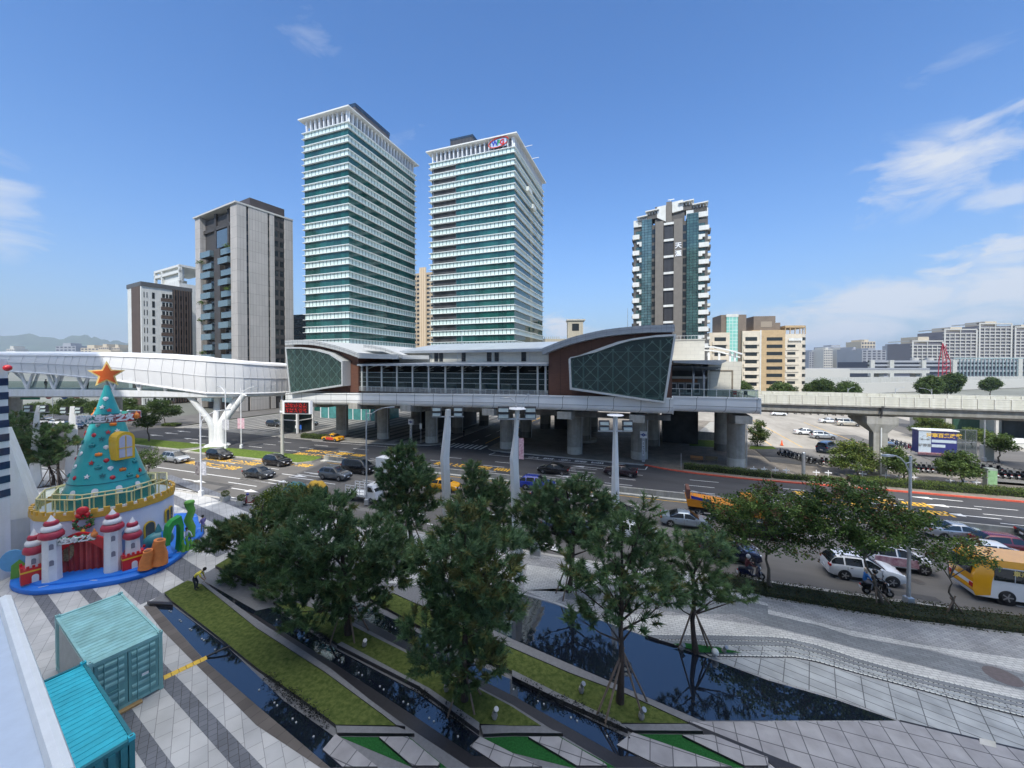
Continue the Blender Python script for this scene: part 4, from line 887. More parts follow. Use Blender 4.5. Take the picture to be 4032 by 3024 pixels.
# ---------------------------------------------------------------- beige block between the towers and others behind the station
BEI = brick('beige_tiles',(.46,.35,.23),(.43,.33,.21),(.3,.23,.15),2.2,.9,.03,.7,'wall',var=.12)
BB = thing('apartment_block','beige apartment block seen in the gap between the twin glass towers','building',(-70,300,0),-GA)
MB().box(-13,0,0,13,16,86).build('wall',BEI,BB)
for x in (-2,0,2): MB().tube([(x+1,-.3,0),(x+1,-.3,90)],1.0,10).build('round_pier',mat('cream_pier',(.62,.48,.32),.6,var=.08),BB)
for k in range(20):
    for x in (-8,-4.5,4.4,8): MB().box(x,-.06,20+k*3.3,x+2.6,.05,21.6+k*3.3).build('window',DGL,BB)
TB = thing('apartment_block','stepped beige block with a roof tower behind the station roof','building',(23,190,0),-R(5))
MB().box(-9,0,0,20,14,27.5).build('wall',mat('beige_render',(.46,.42,.34),.8,var=.15,streak=.15),TB)
MB().box(4.5,1,27.5,12,9,36.5).build('roof_tower',MATS['beige_render'],TB); MB().box(4,.4,36.5,13,9.5,37.2).build('roof_slab',CONC_L,TB)
MB().box(6.6,.9,31.5,10,1,35).build('window',DGL,TB)
for x in (-6.5,-1.5,8.5): MB().box(x,-.05,23.2,x+2.4,.05,25).build('window',DGL,TB)
for i in range(10): MB().box(-9+i,0,27.5,-8.7+i,.3,28.6).build('parapet_post',MATS['beige_render'],TB)
# ---------------------------------------------------------------- black and white tower at the right
BT = thing('apartment_tower','dark grey tower with white blocks and blue green glass bays','building',(49.0,156,0),-R(24))
DK = brick('dark_grey_tile',(.12,.112,.102),(.105,.1,.092),(.075,.07,.065),1.2,.6,.02,.7,'wall',var=.14)
BAY = brick('bay_glass',(.1,.175,.185),(.06,.12,.13),(.015,.025,.028),1.25,1.05,.07,.07,'wall',offset=0,spec=.8,var=.4,bump=0,vscale=.25)
BAYG = brick('bay_glass_green',(.055,.115,.105),(.035,.08,.075),(.012,.02,.02),1.25,1.05,.07,.07,'wall',offset=0,spec=.8,var=.4,bump=0,vscale=.25)
WW = 26.8; fx = lambda a: a*WW
MB().box(0,.6,0,WW,20,70).build('wall',DK,BT)
MB().box(fx(.12),-.5,0,fx(.26),2,72.2).build('glass_bay',BAY,BT); MB().box(fx(.73),-.5,0,fx(.88),2,72.2).build('glass_bay',BAYG,BT)
for a,b in ((.31,.42),(.56,.675)): MB().box(fx(a),-1.1,0,fx(b),2,70.6).build('stone_slab',mat('brown_grey_stone',(.155,.14,.12),.7,var=.12,scale=.7),BT)
for k in range(7):
    z = 69.2-k*6.35
    lv = MB().box(fx(.43),-.4,z-5.6,fx(.555),2,z-.2).build('louvre_panel',mat('louvre_black',(.02,.02,.022),.4,var=.2),BT)
    mb = MB()
    for i in range(7): mb.box(fx(.435)+i*.46,-.52,z-5.5,fx(.435)+i*.46+.09,-.4,z-.4)
    mb.build('louvre_bar',mat('louvre_grey',(.1,.1,.105),.4,var=.1),lv)
    MB().box(fx(.425),-1.0,z-.3,fx(.56),-.3,z+.55).build('white_ledge',WT_,BT)
for k in range(21):
    z = 68-k*3.17
    MB().box(fx(.262),.5,z-1.6,fx(.308),.7,z+.3).build('window',DGL,BT)
    MB().box(fx(.68),.5,z-1.9,fx(.728),.7,z+.4).build('window',DGL,BT)
    for x0,x1_ in ((.035,.118),(.882,.965)): MB().box(fx(x0),.5,z-1.6,fx(x1_),.7,z+.3).build('window',BAYG,BT)
    if k % 2 == 0:
        MB().box(-.3,-.35,z-3.0,fx(.085),.8,z-1.2).build('white_block',WT_,BT); MB().box(fx(.885),-.35,z-2.6,WW+.4,.8,z-.9).build('white_block',WT_,BT)
    else:
        MB().extr([(fx(.05),-.2,z-1.0),(fx(.05),-.2,z-1.8),(fx(.085),-.2,z-1.8),(fx(.085),-.2,z-2.8),(fx(.118),-.2,z-2.8),(fx(.118),-.2,z-1.0)],(0,.9,0)).build('white_block',WT_,BT)
        MB().extr([(fx(.882),-.2,z-.9),(fx(.882),-.2,z-2.7),(fx(.93),-.2,z-2.7),(fx(.93),-.2,z-1.9),(fx(.965),-.2,z-1.9),(fx(.965),-.2,z-.9)],(0,.9,0)).build('white_block',WT_,BT)
    MB().box(WW,2,z-2.4,WW+1.1,7,z-1.4).build('side_balcony',WT_ if k % 2 else DK,BT)
    MB().box(-1.0,4,z-2.4,0,9,z-1.4).build('side_balcony',DK,BT)
MB().box(fx(.0),0,70,fx(.26),12,72.6).build('white_crown',WT_,BT); MB().box(fx(.72),0,70.5,WW,12,73.6).build('white_crown',WT_,BT)
MB().box(fx(.3),.5,70,fx(.7),14,77).build('roof_block',DK,BT)
for a,b,t_ in ((.33,.45,76.6),(.535,.68,77.6)): MB().extr([(fx(a),-.3,72.5 if a < .5 else 73.5),(fx(a),-.3,t_),(fx(b),-.3,t_+.3),(fx(b),-.3,70.5 if a < .5 else 74)],(0,6,0)).build('white_crown_slab',WT_,BT)
MB().box(fx(.455),-.2,70,fx(.53),3,78).build('stone_slab',MATS['brown_grey_stone'],BT)
for x0,x1_,z in ((.17,.36,75.4),(.05,.2,73.6),(.62,.82,76.9),(.8,1.0,75.4)):
    rf = MB().extr([(fx(x0),-1.2,z-.4),(fx(x0),-1.2,z),(fx(x1_),-1.2,z+.35),(fx(x1_),-1.2,z-.05)],(0,8,0)).build('roof_canopy',WT_,BT)
    MB().box(fx(x0)+.4,0,z-3,fx(x1_)-.4,6,z-1.2).build('roof_room',DK,BT)
    mb = MB()
    for i in range(5): mb.box(fx(x0)+.4+i*(fx(x1_)-fx(x0)-1)/4,-.6,z-1.4,fx(x0)+.6+i*(fx(x1_)-fx(x0)-1)/4,-.4,z+.4)
    mb.build('canopy_post',GREYM,rf)
mb = MB(); mb.tube([(fx(.51),4,78),(fx(.51),4,80.3)],.08,5); mb.box(fx(.47),3.9,80.2,fx(.56),4.1,80.45); mb.build('antenna',WHITE2,BT)
for k,ch in enumerate('天滙'): xform(text_mb(ch,2.4,.06,.06),upright((fx(.62),-1.25,60.3-k*3.1),0)).build('letter',WHITE2,BT)
# ---------------------------------------------------------------- beige blocks to the right of it
TAN = brick('tan_tiles',(.5,.36,.2),(.47,.335,.185),(.36,.26,.15),1.6,.8,.02,.7,'wall',var=.12)
CRM = brick('cream_tiles',(.66,.58,.46),(.62,.55,.43),(.48,.42,.33),1.6,.8,.02,.7,'wall',var=.1)
BRS = brick('brown_grey_tiles',(.2,.16,.125),(.185,.15,.115),(.14,.11,.09),1.2,.6,.02,.7,'wall',var=.12)
SBLK = thing('apartment_block','cream and brown apartment block with a turquoise glass stair strip','building',(88,172,0),-R(8))
MB().box(0,0,0,8.6,14,29).build('wall',CRM,SBLK); MB().box(5.5,1.5,0,16,12,37).build('stair_tower',BRS,SBLK)
MB().box(7.6,1.0,0,12.3,1.6,36.6).build('turquoise_strip',brick('turquoise_tiles',(.2,.5,.42),(.25,.56,.48),(.6,.68,.64),1.4,1.5,.1,.2,'wall',offset=0,var=.1),SBLK); MB().box(7.4,.9,36,12.5,1.7,37.2).build('strip_head',WT_,SBLK)
MB().box(13.8,0,0,21,14,29.6).build('wall',CRM,SBLK)
for k in range(8):
    z = 26.5-k*3.3
    MB().box(2.2,-.07,z-1.3,7.0,.05,z+.4).build('window',DGL,SBLK); MB().box(15.0,-.07,z-1.3,19.8,.05,z+.4).build('window',DGL,SBLK)
    MB().box(1.2,-.5,z-3,7.6,0,z-1.6).build('balcony_wall',CRM,SBLK); MB().box(14.2,-.5,z-3,20.6,0,z-1.6).build('balcony_wall',CRM,SBLK)
TBLK = thing('apartment_block','tan apartment block with a rounded cream corner at its right end','building',(106.5,171,0),-R(8))
MB().box(0,0,0,13.5,14,30).build('wall',TAN,TBLK)
cb = MB(); cb.prism([(13.5,0),(19.0,0)] + [(19.0+4.5*math.sin(a),4.5-4.5*math.cos(a)) for a in [R(q) for q in range(15,91,15)]] + [(23.5,14),(13.5,14)],0,28.2); cb.build('corner_wall',CRM,TBLK)
cb = MB(); cb.prism([(13.5,.1),(19.0,.1)] + [(19.0+4.6*math.sin(a),4.5-4.4*math.cos(a)) for a in [R(q) for q in range(15,91,15)]] + [(23.6,14),(13.5,14)],31.0,31.9); cb.build('roof_ring',TAN,TBLK)
for x in (13.6,15.5,17.5,19.5,21.6,23.2): MB().box(x,.3 if x < 19 else (x-19)*.75,28.2,x+.3,.6 if x < 19 else (x-19)*.75+.3,31).build('roof_post',TAN,TBLK)
MB().box(1.5,2,30,10.5,10,36.4).build('roof_tower',BRS,TBLK); MB().box(10.5,3,30,13,9,33.5).build('roof_tower',BRS,TBLK)
MB().box(4.5,1.9,31.5,9,2.0,34).build('roof_panel',mat('taupe',(.3,.25,.19),.7,var=.1),TBLK)
MB().box(3.3,-.1,0,3.8,.05,30).build('white_strip',WT_,TBLK)
for k in range(9):
    z = 26.5-k*3.2
    MB().box(6.0,-.06,z-1.2,12.4,.05,z+.3).build('window',DGL,TBLK); MB().box(.6,-.06,z-1.3,2.8,.05,z+.2).build('window',DGL,TBLK)
    if k: MB().box(14.4,-.1,z-1.0,17.6,.05,z+.2).build('window',DGL,TBLK)
    for a in (30,60): MB().obox((19.0+4.5*math.sin(R(a)),4.5-4.5*math.cos(R(a)),z-.4),(1.6,.15,1.3),R(a)).build('window',DGL,TBLK)
    if k: MB().box(13.6,-.3,z-2.2,19,0,z-1.2).build('balcony_wall',CRM,TBLK)
mb = MB().box(14.6,-.7,25.2,20,-.6,26.3); mb.build('white_balcony',WT_,TBLK)
# ---------------------------------------------------------------- mall behind the camera (unseen; outline and height shaped for the shade it casts)
MALL = thing('shopping_mall','tall pale shopping mall whose wall stands behind the viewpoint','building',(0,-30,0),0,off=(0,-30,0))
MH = 106.0; SHX,SHY = .1228*MH/math.tan(SUN_EL)*.993,MH/math.tan(SUN_EL)*.9925
def plan(*g): return [(x-SHX,y-SHY) for x,y in g]
pl = plan((-58,-8),(-46,33),(-30.5,37.2),(-25.5,39.6),(-20.6,47),(-22,60),(-26,77),(-25,84),(20,77),(29,67),(38.5,60.5),(36.5,57.5),(31,50.5),(47,35.5),(62,8),(60,-60),(-58,-60))
MB().prism(pl[::-1],0,MH).build('wall',brick('mall_panels',(.74,.75,.76),(.7,.71,.73),(.2,.22,.25),2.4,4.0,.06,.35,'wall',offset=0,var=.1),MALL)  # pale panels also bounce light onto the shaded deck
for k in range(9):
    q = [((x)*.985-.2,(y+30)*.985-30+.35) for x,y in pl]
WING = thing('mall_wing','unseen mall wing off the left edge, shaped for its shade on the footbridge','building',(-60,20,0),0,off=(-60,20,0))
pw = plan((-53.5,30),(-54.2,52),(-62,66),(-74,86),(-150,92),(-150,20))  # unseen wing, outline worked back from the shade wanted at the far left
MB().prism(pw[::-1],0,MH).build('wall',MATS['mall_panels'],WING)
# ================================================================ white footbridge into the station's left end (world coordinates)
PERF = None
def perf_mat():
    m = bpy.data.materials.new('perforated_white_panel'); m.use_nodes = True; N = m.node_tree.nodes; L = m.node_tree.links; N.clear()
    o = N.new('ShaderNodeOutputMaterial'); mx = N.new('ShaderNodeMixShader'); L.new(mx.outputs[0],o.inputs[0]); mx.inputs[0].default_value = .8
    tr = N.new('ShaderNodeBsdfTransparent'); p = N.new('ShaderNodeBsdfPrincipled'); p.inputs['Base Color'].default_value = (.82,.82,.82,1); p.inputs['Roughness'].default_value = .5
    L.new(tr.outputs[0],mx.inputs[1]); L.new(p.outputs[0],mx.inputs[2]); return m
PERF = perf_mat()
FBR = thing('footbridge','long white enclosed footbridge with perforated panels leading to the station','bridge',(-66,69,0),0,off=(-66,69,0))
# stations along the near side: x, y, z deck bottom, z deck top, z panel bottom, z top
BS = [(-128,73.5,8.3,10.0,13.7,16.7),(-95,71.0,8.55,10.1,13.6,16.7),(-84,70.0,8.65,10.15,13.0,16.65),(-72,69.0,8.7,10.1,12.0,16.5),(-62,68.3,8.7,9.9,10.7,16.15),(-54,68.0,8.7,9.5,9.6,15.6),(-50,71.5,8.55,9.2,9.25,15.15),(-47.9,76.0,8.35,9.0,9.05,14.8),(-46.4,80.5,8.2,8.9,8.95,14.6)]
def lerp_bs(n):
    out = []
    for a,b in zip(BS,BS[1:]):
        for i in range(n): out.append(tuple(a[j]+(b[j]-a[j])*i/n for j in range(6)))
    return out + [BS[-1]]
def nrm(i,P):
    a,b = P[max(0,i-1)],P[min(len(P)-1,i+1)]; d_ = Vector((b[0]-a[0],b[1]-a[1])).normalized(); return Vector((-d_.y,d_.x))
P = lerp_bs(4); DEP = 5.5
def off_(i,k): n = nrm(i,P); return P[i][0]+n.x*k,P[i][1]+n.y*k
rs = []
for i,p in enumerate(P):
    a = off_(i,.25); b = off_(i,DEP); c0 = off_(i,0)
    rs.append([(*c0,p[2]+.25),(*c0,p[3]),(*off_(i,.3),p[3]+.02),(*off_(i,DEP-.3),p[3]+.02),(*b,p[3]),(*b,p[2]+.25),(*off_(i,DEP-.8),p[2]),(*off_(i,.8),p[2])])
MB().rings(rs,True,True).build('deck_beam',WHITE,FBR,40)
rs = [[(*off_(i,-.12),p[4]),(*off_(i,-.3),p[4]+.5*(p[5]-p[4])),(*off_(i,.25),p[5])] for i,p in enumerate(P)]
MB().rings(rs,False,False).build('perforated_panel',PERF,FBR,60)
rs = [[(*off_(i,DEP+.1),p[4]),(*off_(i,DEP-.25),p[5])] for i,p in enumerate(P)]
MB().rings(rs,False,False).build('perforated_panel',PERF,FBR,60)
rs = [[(*off_(i,-.02),p[5]-.35),(*off_(i,.1),p[5]+.05),(*off_(i,1.2),p[5]+.32),(*off_(i,DEP/2),p[5]+.45),(*off_(i,DEP-.2),p[5]+.1),(*off_(i,DEP/2),p[5]-.1)] for i,p in enumerate(P)]
MB().rings(rs,True,True).build('roof',WHITE2,FBR,50)
mb = MB()
P1 = [Vector((*off_(i,-.16),P[i][4])) for i in range(len(P))]
mb.tube(P1,.16,6); mb.build('panel_edge_tube',WHITE2,FBR)
mb = MB(); mb.tube([Vector((*off_(i,-.33),P[i][4]+.5*(P[i][5]-P[i][4]))) for i in range(len(P))],.05,5)
acc = 0.0
for i in range(len(P)-1):
    a,b = P[i],P[i+1]; L_ = math.hypot(b[0]-a[0],b[1]-a[1]); n_ = max(1,round(L_/2.0))
    for k in range(n_):
        t = k/n_; pa,pb,pc = off_(i,-.15),off_(i,-.33),off_(i,.22); qa,qb,qc = off_(i+1,-.15),off_(i+1,-.33),off_(i+1,.22)
        f = lambda u,v,zu,zv: (u[0]+(v[0]-u[0])*t,u[1]+(v[1]-u[1])*t,zu+(zv-zu)*t)
        za = a[4]+(b[4]-a[4])*t; zc = a[5]+(b[5]-a[5])*t
        mb.tube([f(pa,qa,a[4],b[4]),f(pb,qb,.5*(a[4]+a[5]),.5*(b[4]+b[5])),f(pc,qc,a[5],b[5])],.035,4)
mb.build('panel_rib',mat('rib_grey',(.5,.51,.52),.5,var=.05),FBR)
TR = [i for i in range(0,26,2)]
for j,i in enumerate(TR):
    if i+1 >= len(P): break
    for q in (.5,DEP-.5):
        a = Vector((*off_(i,q),P[i][3])); b = Vector((*off_(i+1,q),P[i+1][5]-.2)); c = Vector((*off_(i+2,q),P[i+2][3]))
        MB().tube([a,b],.22,8).build('truss_bar',WHITE,FBR); MB().tube([b,c],.22,8).build('truss_bar',WHITE,FBR)
rs = [[(*off_(i,.7),p[3]),(*off_(i,.7),p[3]+1.5)] for i,p in enumerate(P)]
MB().rings(rs,False,False).build('glass_parapet',SGLASS2,FBR)
# branching support
VX,VY = -53.4,69.6
c = MB()
vc = MB().lathe([(2.0,0),(1.8,.25),(1.6,.3)],(VX,VY,0),20).build('column_base',WHITE,FBR,50)
for sx,sy,ox in ((-3.9,-.5,-.85),(-1.5,2.6,-.4),(3.6,.6,.95),(1.7,2.6,.4)):
    pts = [(VX+ox,VY+sy*.05,0),(VX+ox,VY+sy*.1,3.4),(VX+ox+sx*.1,VY+sy*.15,4.4),(VX+ox+sx*.3,VY+sy*.35,5.6),(VX+ox+sx,VY+sy,9.2)]
    MB().tube([tuple(v) for v in pts],[.56,.55,.53,.5,.46],16).build('column_branch',WHITE,FBR,60)
for x,y in ((-78.5,76),(-101,78)): MB().tube([(x,y,0),(x,y,8.7)],1.1,14).build('column',CONC,FBR,60)
# glass lift tower beside the station end
LT = thing_st('lift_tower','white framed glass lift tower under the station end of the footbridge','lift tower',-73,63,0)
for s,t in ((-75.5,61.5),(-71.2,61.5),(-75.5,65.5),(-71.2,65.5)): MB().box(s-.2,t-.2,0,s+.2,t+.2,8.3).build('frame_post',WHITE2,LT)
MB().box(-75.4,61.6,.1,-71.3,65.4,8.2).build('glass_shaft',mat('lift_glass',(.03,.045,.045),.08,var=.3),LT)
for z in (2.6,5.2,8.1): MB().box(-75.6,61.4,z,-71.1,65.6,z+.18).build('frame_rail',WHITE2,LT)
MB().extr([(-74.2,61.35,6.4),(-72.4,61.35,6.4),(-73.3,61.35,5.3)],(0,.06,0)).build('yellow_triangle',PAINT_Y,LT)
# ---------------------------------------------------------------- white wing wall and giant faceted column at the left edge (world coordinates)
WS = thing('wall_fin','white wall fin with a row of dark window slots beside the tree castle','wall',(-36.2,26.5,0),0,off=(-36.2,26.5,0))
MB().box(-40.5,25.7,0,-34.6,26.4,15.0).build('wall',WHITE,WS)
for k in range(9): MB().box(-34.75,25.8,5.6+k*.95,-34.57,26.42,6.1+k*.95).build('window_slot',mat('slot_glass',(.03,.05,.1),.1,var=.2),WS)
rb = MB().ball((-34.2,26.1,14.4),.22,14,10).build('red_ball',mat('shiny_red',(.5,.01,.02),.2,var=0,coat=.6),WS,60)
GC = thing('faceted_column','giant white faceted column leaning beside the blue castle base','column',(-38.2,29.5,0),0,off=(-38.2,29.5,0))
MB().rings([[(-40.4,28.2,0),(-37.9,27.6,0),(-36.2,29.0,0),(-37.4,31.0,0)],[(-40.4,28.4,3.2),(-37.5,27.6,3.2),(-36.0,28.8,3.2),(-37.4,30.6,3.2)],[(-40.6,28.6,6.5),(-38.3,28.0,6.0),(-37.1,28.9,6.4),(-38.0,30.2,6.4)],[(-41,28.8,9.8),(-38.9,28.4,9.8),(-38.3,29,9.8),(-38.8,29.8,9.8)]]).build('shaft',WHITE,GC)
# ---------------------------------------------------------------- canopy of the mall just below the window
CN = thing('mall_canopy','pale blue metal canopy edge just below the viewpoint at the lower corner','canopy',(-11,7,7),0,off=(-11,7,7))
MB().prism([(-14.2,10.7),(-7.2,6.1),(-4.0,2.0),(-18,2.0),(-18,10.7)][::-1],7.4,8.0).build('roof',mat('canopy_blue_white',(.5,.58,.68),.35,var=.06),CN)
MB().tube([(-14.25,10.72,8.0),(-7.15,6.05,8.0)],.14,8).build('edge_trim',mat('trim_pale',(.75,.78,.78),.3,var=.05),CN)
MB().tube([(-10.9,7.5,8.02),(-6.3,4.7,8.02)],.05,8).build('trim_line',WHITE2,CN)
# ================================================================ festive tree castle on the plaza (world coordinates)
CX,CY = -31.9,30.3
BLUE = mat('blue_gloss',(.012,.17,.66),.5,var=.08,scale=1.5)
LAV = mat('lavender_white',(.66,.68,.78),.6,var=.04)
GOLD = mat('gold_paint',(.62,.36,.045),.45,var=.08)
YEL = mat('yellow_paint',(.72,.45,.03),.4,var=.06)
RAILY = mat('rail_cream_yellow',(.68,.6,.3),.45,var=.05)
TEALC = mat('teal_cone',(.03,.33,.34),.28,var=.12,scale=.7,coat=.2)
REDP = mat('red_gloss',(.55,.012,.02),.35,var=.1,coat=.2)
REDR = mat('raspberry',(.38,.03,.06),.4,var=.1)
CWHITE = mat('castle_white',(.72,.72,.74),.5,var=.05)
DTEAL = mat('dark_teal',(.02,.12,.14),.45,var=.1)
ORG = mat('orange_paint',(.75,.22,.03),.4,var=.1)
CORAL = mat('coral_orange',(.62,.2,.05),.5,var=.15,scale=3)
GRN = mat('slide_green',(.03,.3,.06),.4,var=.1)
GRN2 = mat('leaf_green',(.13,.36,.05),.45,var=.12)
BPTS = [(-32.93,25.08),(-31.98,24.56),(-30.96,24.28),(-29.93,24.22),(-27.95,24.75),(-25.88,25.68),(-24.87,27.14),(-25.18,29.45),(-25.95,31.11)] + [(-26.6,33.0),(-28.6,34.9),(-31,37),(-34.6,35.8),(-36.6,32.5),(-36.4,29),(-34.8,26.8)]
def scaled(pts,k,z):
    cx = sum(p[0] for p in pts)/len(pts); cy = sum(p[1] for p in pts)/len(pts); return [(cx+(p[0]-cx)*k,cy+(p[1]-cy)*k,z) for p in pts]
def smooth_loop(p,n=4):
    out = []; N_ = len(p)
    for i in range(N_):
        a,b,c,d_ = p[i-1],p[i],p[(i+1) % N_],p[(i+2) % N_]
        for k in range(n):
            t = k/n; out.append(tuple(.5*((2*b[j]) + (-a[j]+c[j])*t + (2*a[j]-5*b[j]+4*c[j]-d_[j])*t*t + (-a[j]+3*b[j]-3*c[j]+d_[j])*t**3) for j in (0,1)))
    return out
BL = smooth_loop(BPTS)
if sum(BL[i][0]*BL[i-1][1]-BL[i-1][0]*BL[i][1] for i in range(len(BL))) > 0: BL = BL[::-1]
base = MB().rings([scaled(BL,1.0,.0),scaled(BL,1.012,.16),scaled(BL,1.005,.3),scaled(BL,.975,.38),scaled(BL,.93,.4),scaled(BL,.925,.5),scaled(BL,.9,.52)],True,True).build('blue_platform',BLUE,None,40)
tag(base,'glossy blue rounded stage platform under the toy tree castle','platform')
rnd = random.Random(2)
mb = MB()
for i in range(9):
    p = BL[(i*5+7) % len(BL)]; mb.obox((CX+(p[0]-CX)*.955,CY+(p[1]-CY)*.955,.405),(.5,.05,.01),rnd.random()*.6)
mb.build('wave_mark',CWHITE,base)
CS = thing('tree_castle','round white toy castle carrying a tall teal cone tree with an orange star','castle',(CX,CY,.45),0,off=(CX,CY,.45))
def ring8(r,z,n=8,a0=R(20)): return [(CX+r*math.cos(a0+2*math.pi*i/n),CY+r*math.sin(a0+2*math.pi*i/n),z) for i in range(n)]
MB().lathe([(3.9,.45),(3.9,4.05)],(CX,CY,0),16,a0=R(4)).build('drum_wall',LAV,CS,25)
MB().lathe([(3.95,3.75),(3.99,3.78),(3.99,4.15),(3.7,4.15),(3.7,4.0),(.2,4.0)],(CX,CY,0),16,a0=R(4),cap=False).build('gold_band',GOLD,CS,25)
for i in range(40):
    a = 2*math.pi*i/40; MB().obox((CX+3.86*math.cos(a),CY+3.86*math.sin(a),4.28),(.2,.33,.28),a).build('merlon',GOLD,CS)
mb = MB()
for i in range(40):
    a = 2*math.pi*(i+.5)/40; mb.obox((CX+3.78*math.cos(a),CY+3.78*math.sin(a),4.2),(.1,.26,.2),a)
mb.build('battlement_panel',CWHITE,CS)
for r,zt,nm in ((3.72,5.15,'outer_railing'),(2.95,5.25,'inner_railing')):
    P8 = ring8(r,0); g_ = MB(); q = MB()
    for i in range(8):
        a,b = Vector(P8[i]),Vector(P8[(i+1) % 8]); a.z = b.z = 0
        q.tube([a+Vector((0,0,zt)),b+Vector((0,0,zt))],.05,6)
        for k in range(4): c = a.lerp(b,k/4); q.box(c.x-.03,c.y-.03,4.1,c.x+.03,c.y+.03,zt)
        g_.quad(a+Vector((0,0,4.15)),b+Vector((0,0,4.15)),b+Vector((0,0,zt-.06)),a+Vector((0,0,zt-.06)))
    o = q.build(nm,RAILY,CS); g_.build('glass_panel',glass('rail_glass',(.8,.88,.84),.16),o)
CONE = [(2.72,4.05),(2.42,5.0),(2.1,6.0),(1.75,7.2),(1.38,8.5),(1.05,9.8),(.78,10.75),(.62,11.2),(.4,12.0),(.13,13.0)]
MB().lathe(CONE,(CX,CY,0),40).build('cone_tree',TEALC,CS,50)
mb = MB()
for z,r in ((5.75,2.2),(10.78,.79)): mb.tube([(CX+r*math.cos(2*math.pi*i/32),CY+r*math.sin(2*math.pi*i/32),z) for i in range(33)],.025,4)
mb.build('cone_seam',DTEAL,CS)
def star_mb(r,th,k=.45):
    pts = [((r if i % 2 == 0 else r*k)*math.sin(i*math.pi/5),0,(r if i % 2 == 0 else r*k)*math.cos(i*math.pi/5)) for i in range(10)]
    return MB().extr(pts,(0,th,0))
def face_cam(x,y): return math.atan2(-x,y)*-1 if False else math.atan2(x,y)*-1
YAW = math.atan2(CX,CY)*-1                                          # turn a -Y facing sign towards the camera
so = thing('star_topper','big orange star with a yellow rim on the tip of the teal cone tree','star',(CX,CY,12.9),YAW)
sm = star_mb(1.08,.3); s1 = xform(sm,Matrix.Translation((0,-.15,.95))).build('rim',mat('yellow_glow_rim',(.95,.72,.25),.4,var=0),so)
xform(star_mb(.84,.1,.43),Matrix.Translation((0,-.2,.95))).build('face',mat('star_orange',(.7,.13,.02),.4,var=.1),so)
MB().tube([(0,0,0),(0,0,.6)],.06,6).build('post',GREYM,so)
def on_cone(a,z,lift=0.0):
    r = CONE[-1][0]
    for (r0,z0),(r1,z1) in zip(CONE,CONE[1:]):
        if z0 <= z <= z1: r = r0+(r1-r0)*(z-z0)/(z1-z0); sl = (r1-r0)/(z1-z0); break
    else: sl = -.3
    n = Vector((math.cos(a),math.sin(a),-sl)).normalized()
    p = Vector((CX+r*math.cos(a),CY+r*math.sin(a),z)) + n*lift
    up = (Vector((0,0,1)) - n*n.z).normalized(); rt = up.cross(n) * -1
    M = Matrix((( -up.cross(n)).to_4d(),(-n).to_4d(),up.to_4d(),(0,0,0,1))).transposed()
    M = Matrix.Identity(4)
    xax = n.cross(up) * -1
    for i in range(3): M[i][0] = xax[i]; M[i][1] = -n[i]; M[i][2] = up[i]; M[i][3] = p[i]
    return M
def shell_mb():
    mb = MB().rings([[(.24*math.cos(q)*k,-.11*(1-k*k),.2*math.sin(q)*k) for q in [2*math.pi*j/12 for j in range(12)]] for k in (1,.85,.55,.15)],True,True); mb.box(-.08,-.1,-.26,.08,0,-.16); return mb
def pumpkin_mb():
    mb = MB()
    for k in (-.2,-.1,0,.1,.2): mb.ball((k,-.02,0),.17,8,6,0,.62,.8,1.05)
    mb.box(-.03,-.1,.15,.03,0,.26); return mb
def berry_mb(): return MB().rings([[(r*math.cos(q)*k,-.13*(1-k*k),(r*math.sin(q)*1.15 if math.sin(q) > 0 else r*math.sin(q)*1.0)*k) for q in [2*math.pi*j/12 for j in range(12)] for r in [.24 if math.sin(q) > -.3 else .2]] for k in (1,.8,.5,.1)],True,True)
ORN = {'w': ('shell_ornament',shell_mb,CWHITE),'g': ('shell_ornament',shell_mb,mat('blue_grey',(.25,.33,.36),.4,var=.1)),'p': ('pumpkin_ornament',pumpkin_mb,ORG),'t': ('pumpkin_ornament',pumpkin_mb,mat('deep_teal',(.01,.22,.24),.35,var=.1)),
       'r': ('star_ornament',lambda: star_mb(.27,-.09),mat('star_red',(.42,.04,.04),.4,var=.1)),'d': ('star_ornament',lambda: star_mb(.27,-.09),DTEAL),'s': ('star_ornament',lambda: star_mb(.27,-.09),CWHITE),'o': ('star_ornament',lambda: star_mb(.24,-.09),ORG),'b': ('berry_ornament',berry_mb,mat('berry_red',(.4,.015,.03),.3,var=.1))}
OMESH = {}
ONC=[('w',-.956,11.99),('w',-2.22,10.12),('w',-.82,8.34),('w',-1.877,7.97),('w',-1.949,7.04),('w',-.694,6.78),('g',-1.312,10.04),('p',-.464,9.99),('p',-1.073,7.84),('p',-.356,6.53),('r',-2.328,9.37),('r',-.737,9.43),('r',-1.272,7.28),('r',-.086,7.5),('r',-.615,11.08),('r',.246,6.16),('d',-2.12,8.73),('d',-1.013,8.96),('d',-.913,6.31),('s',-.304,9.46),('s',-1.328,6.33),('s',-1.218,11.34),('s',-2.336,8.28),('s',.179,7.79),('o',-2.346,11.14),('o',.043,5.78),('b',-1.418,9.25),('b',-2.336,7.5),('b',-.812,7.34),('b',-1.77,6.22),('b',-.653,6.06),('t',-1.392,8.52),('t',-.453,7.3),('t',-1.038,6.91),('t',-.185,6.0),('t',.148,6.91),('t',-2.335,6.28)]
ONW=[(-.33,8.41),(-1.62,5.12),(-1.059,5.17),(-.526,5.15),(-.033,5.14),(-2.346,5.03)]
ONDRUM=[(-.183,1.84,.62,1.15),(.213,2.32,.3,.95),(.335,2.4,.3,.95)]
ORNS = ONC
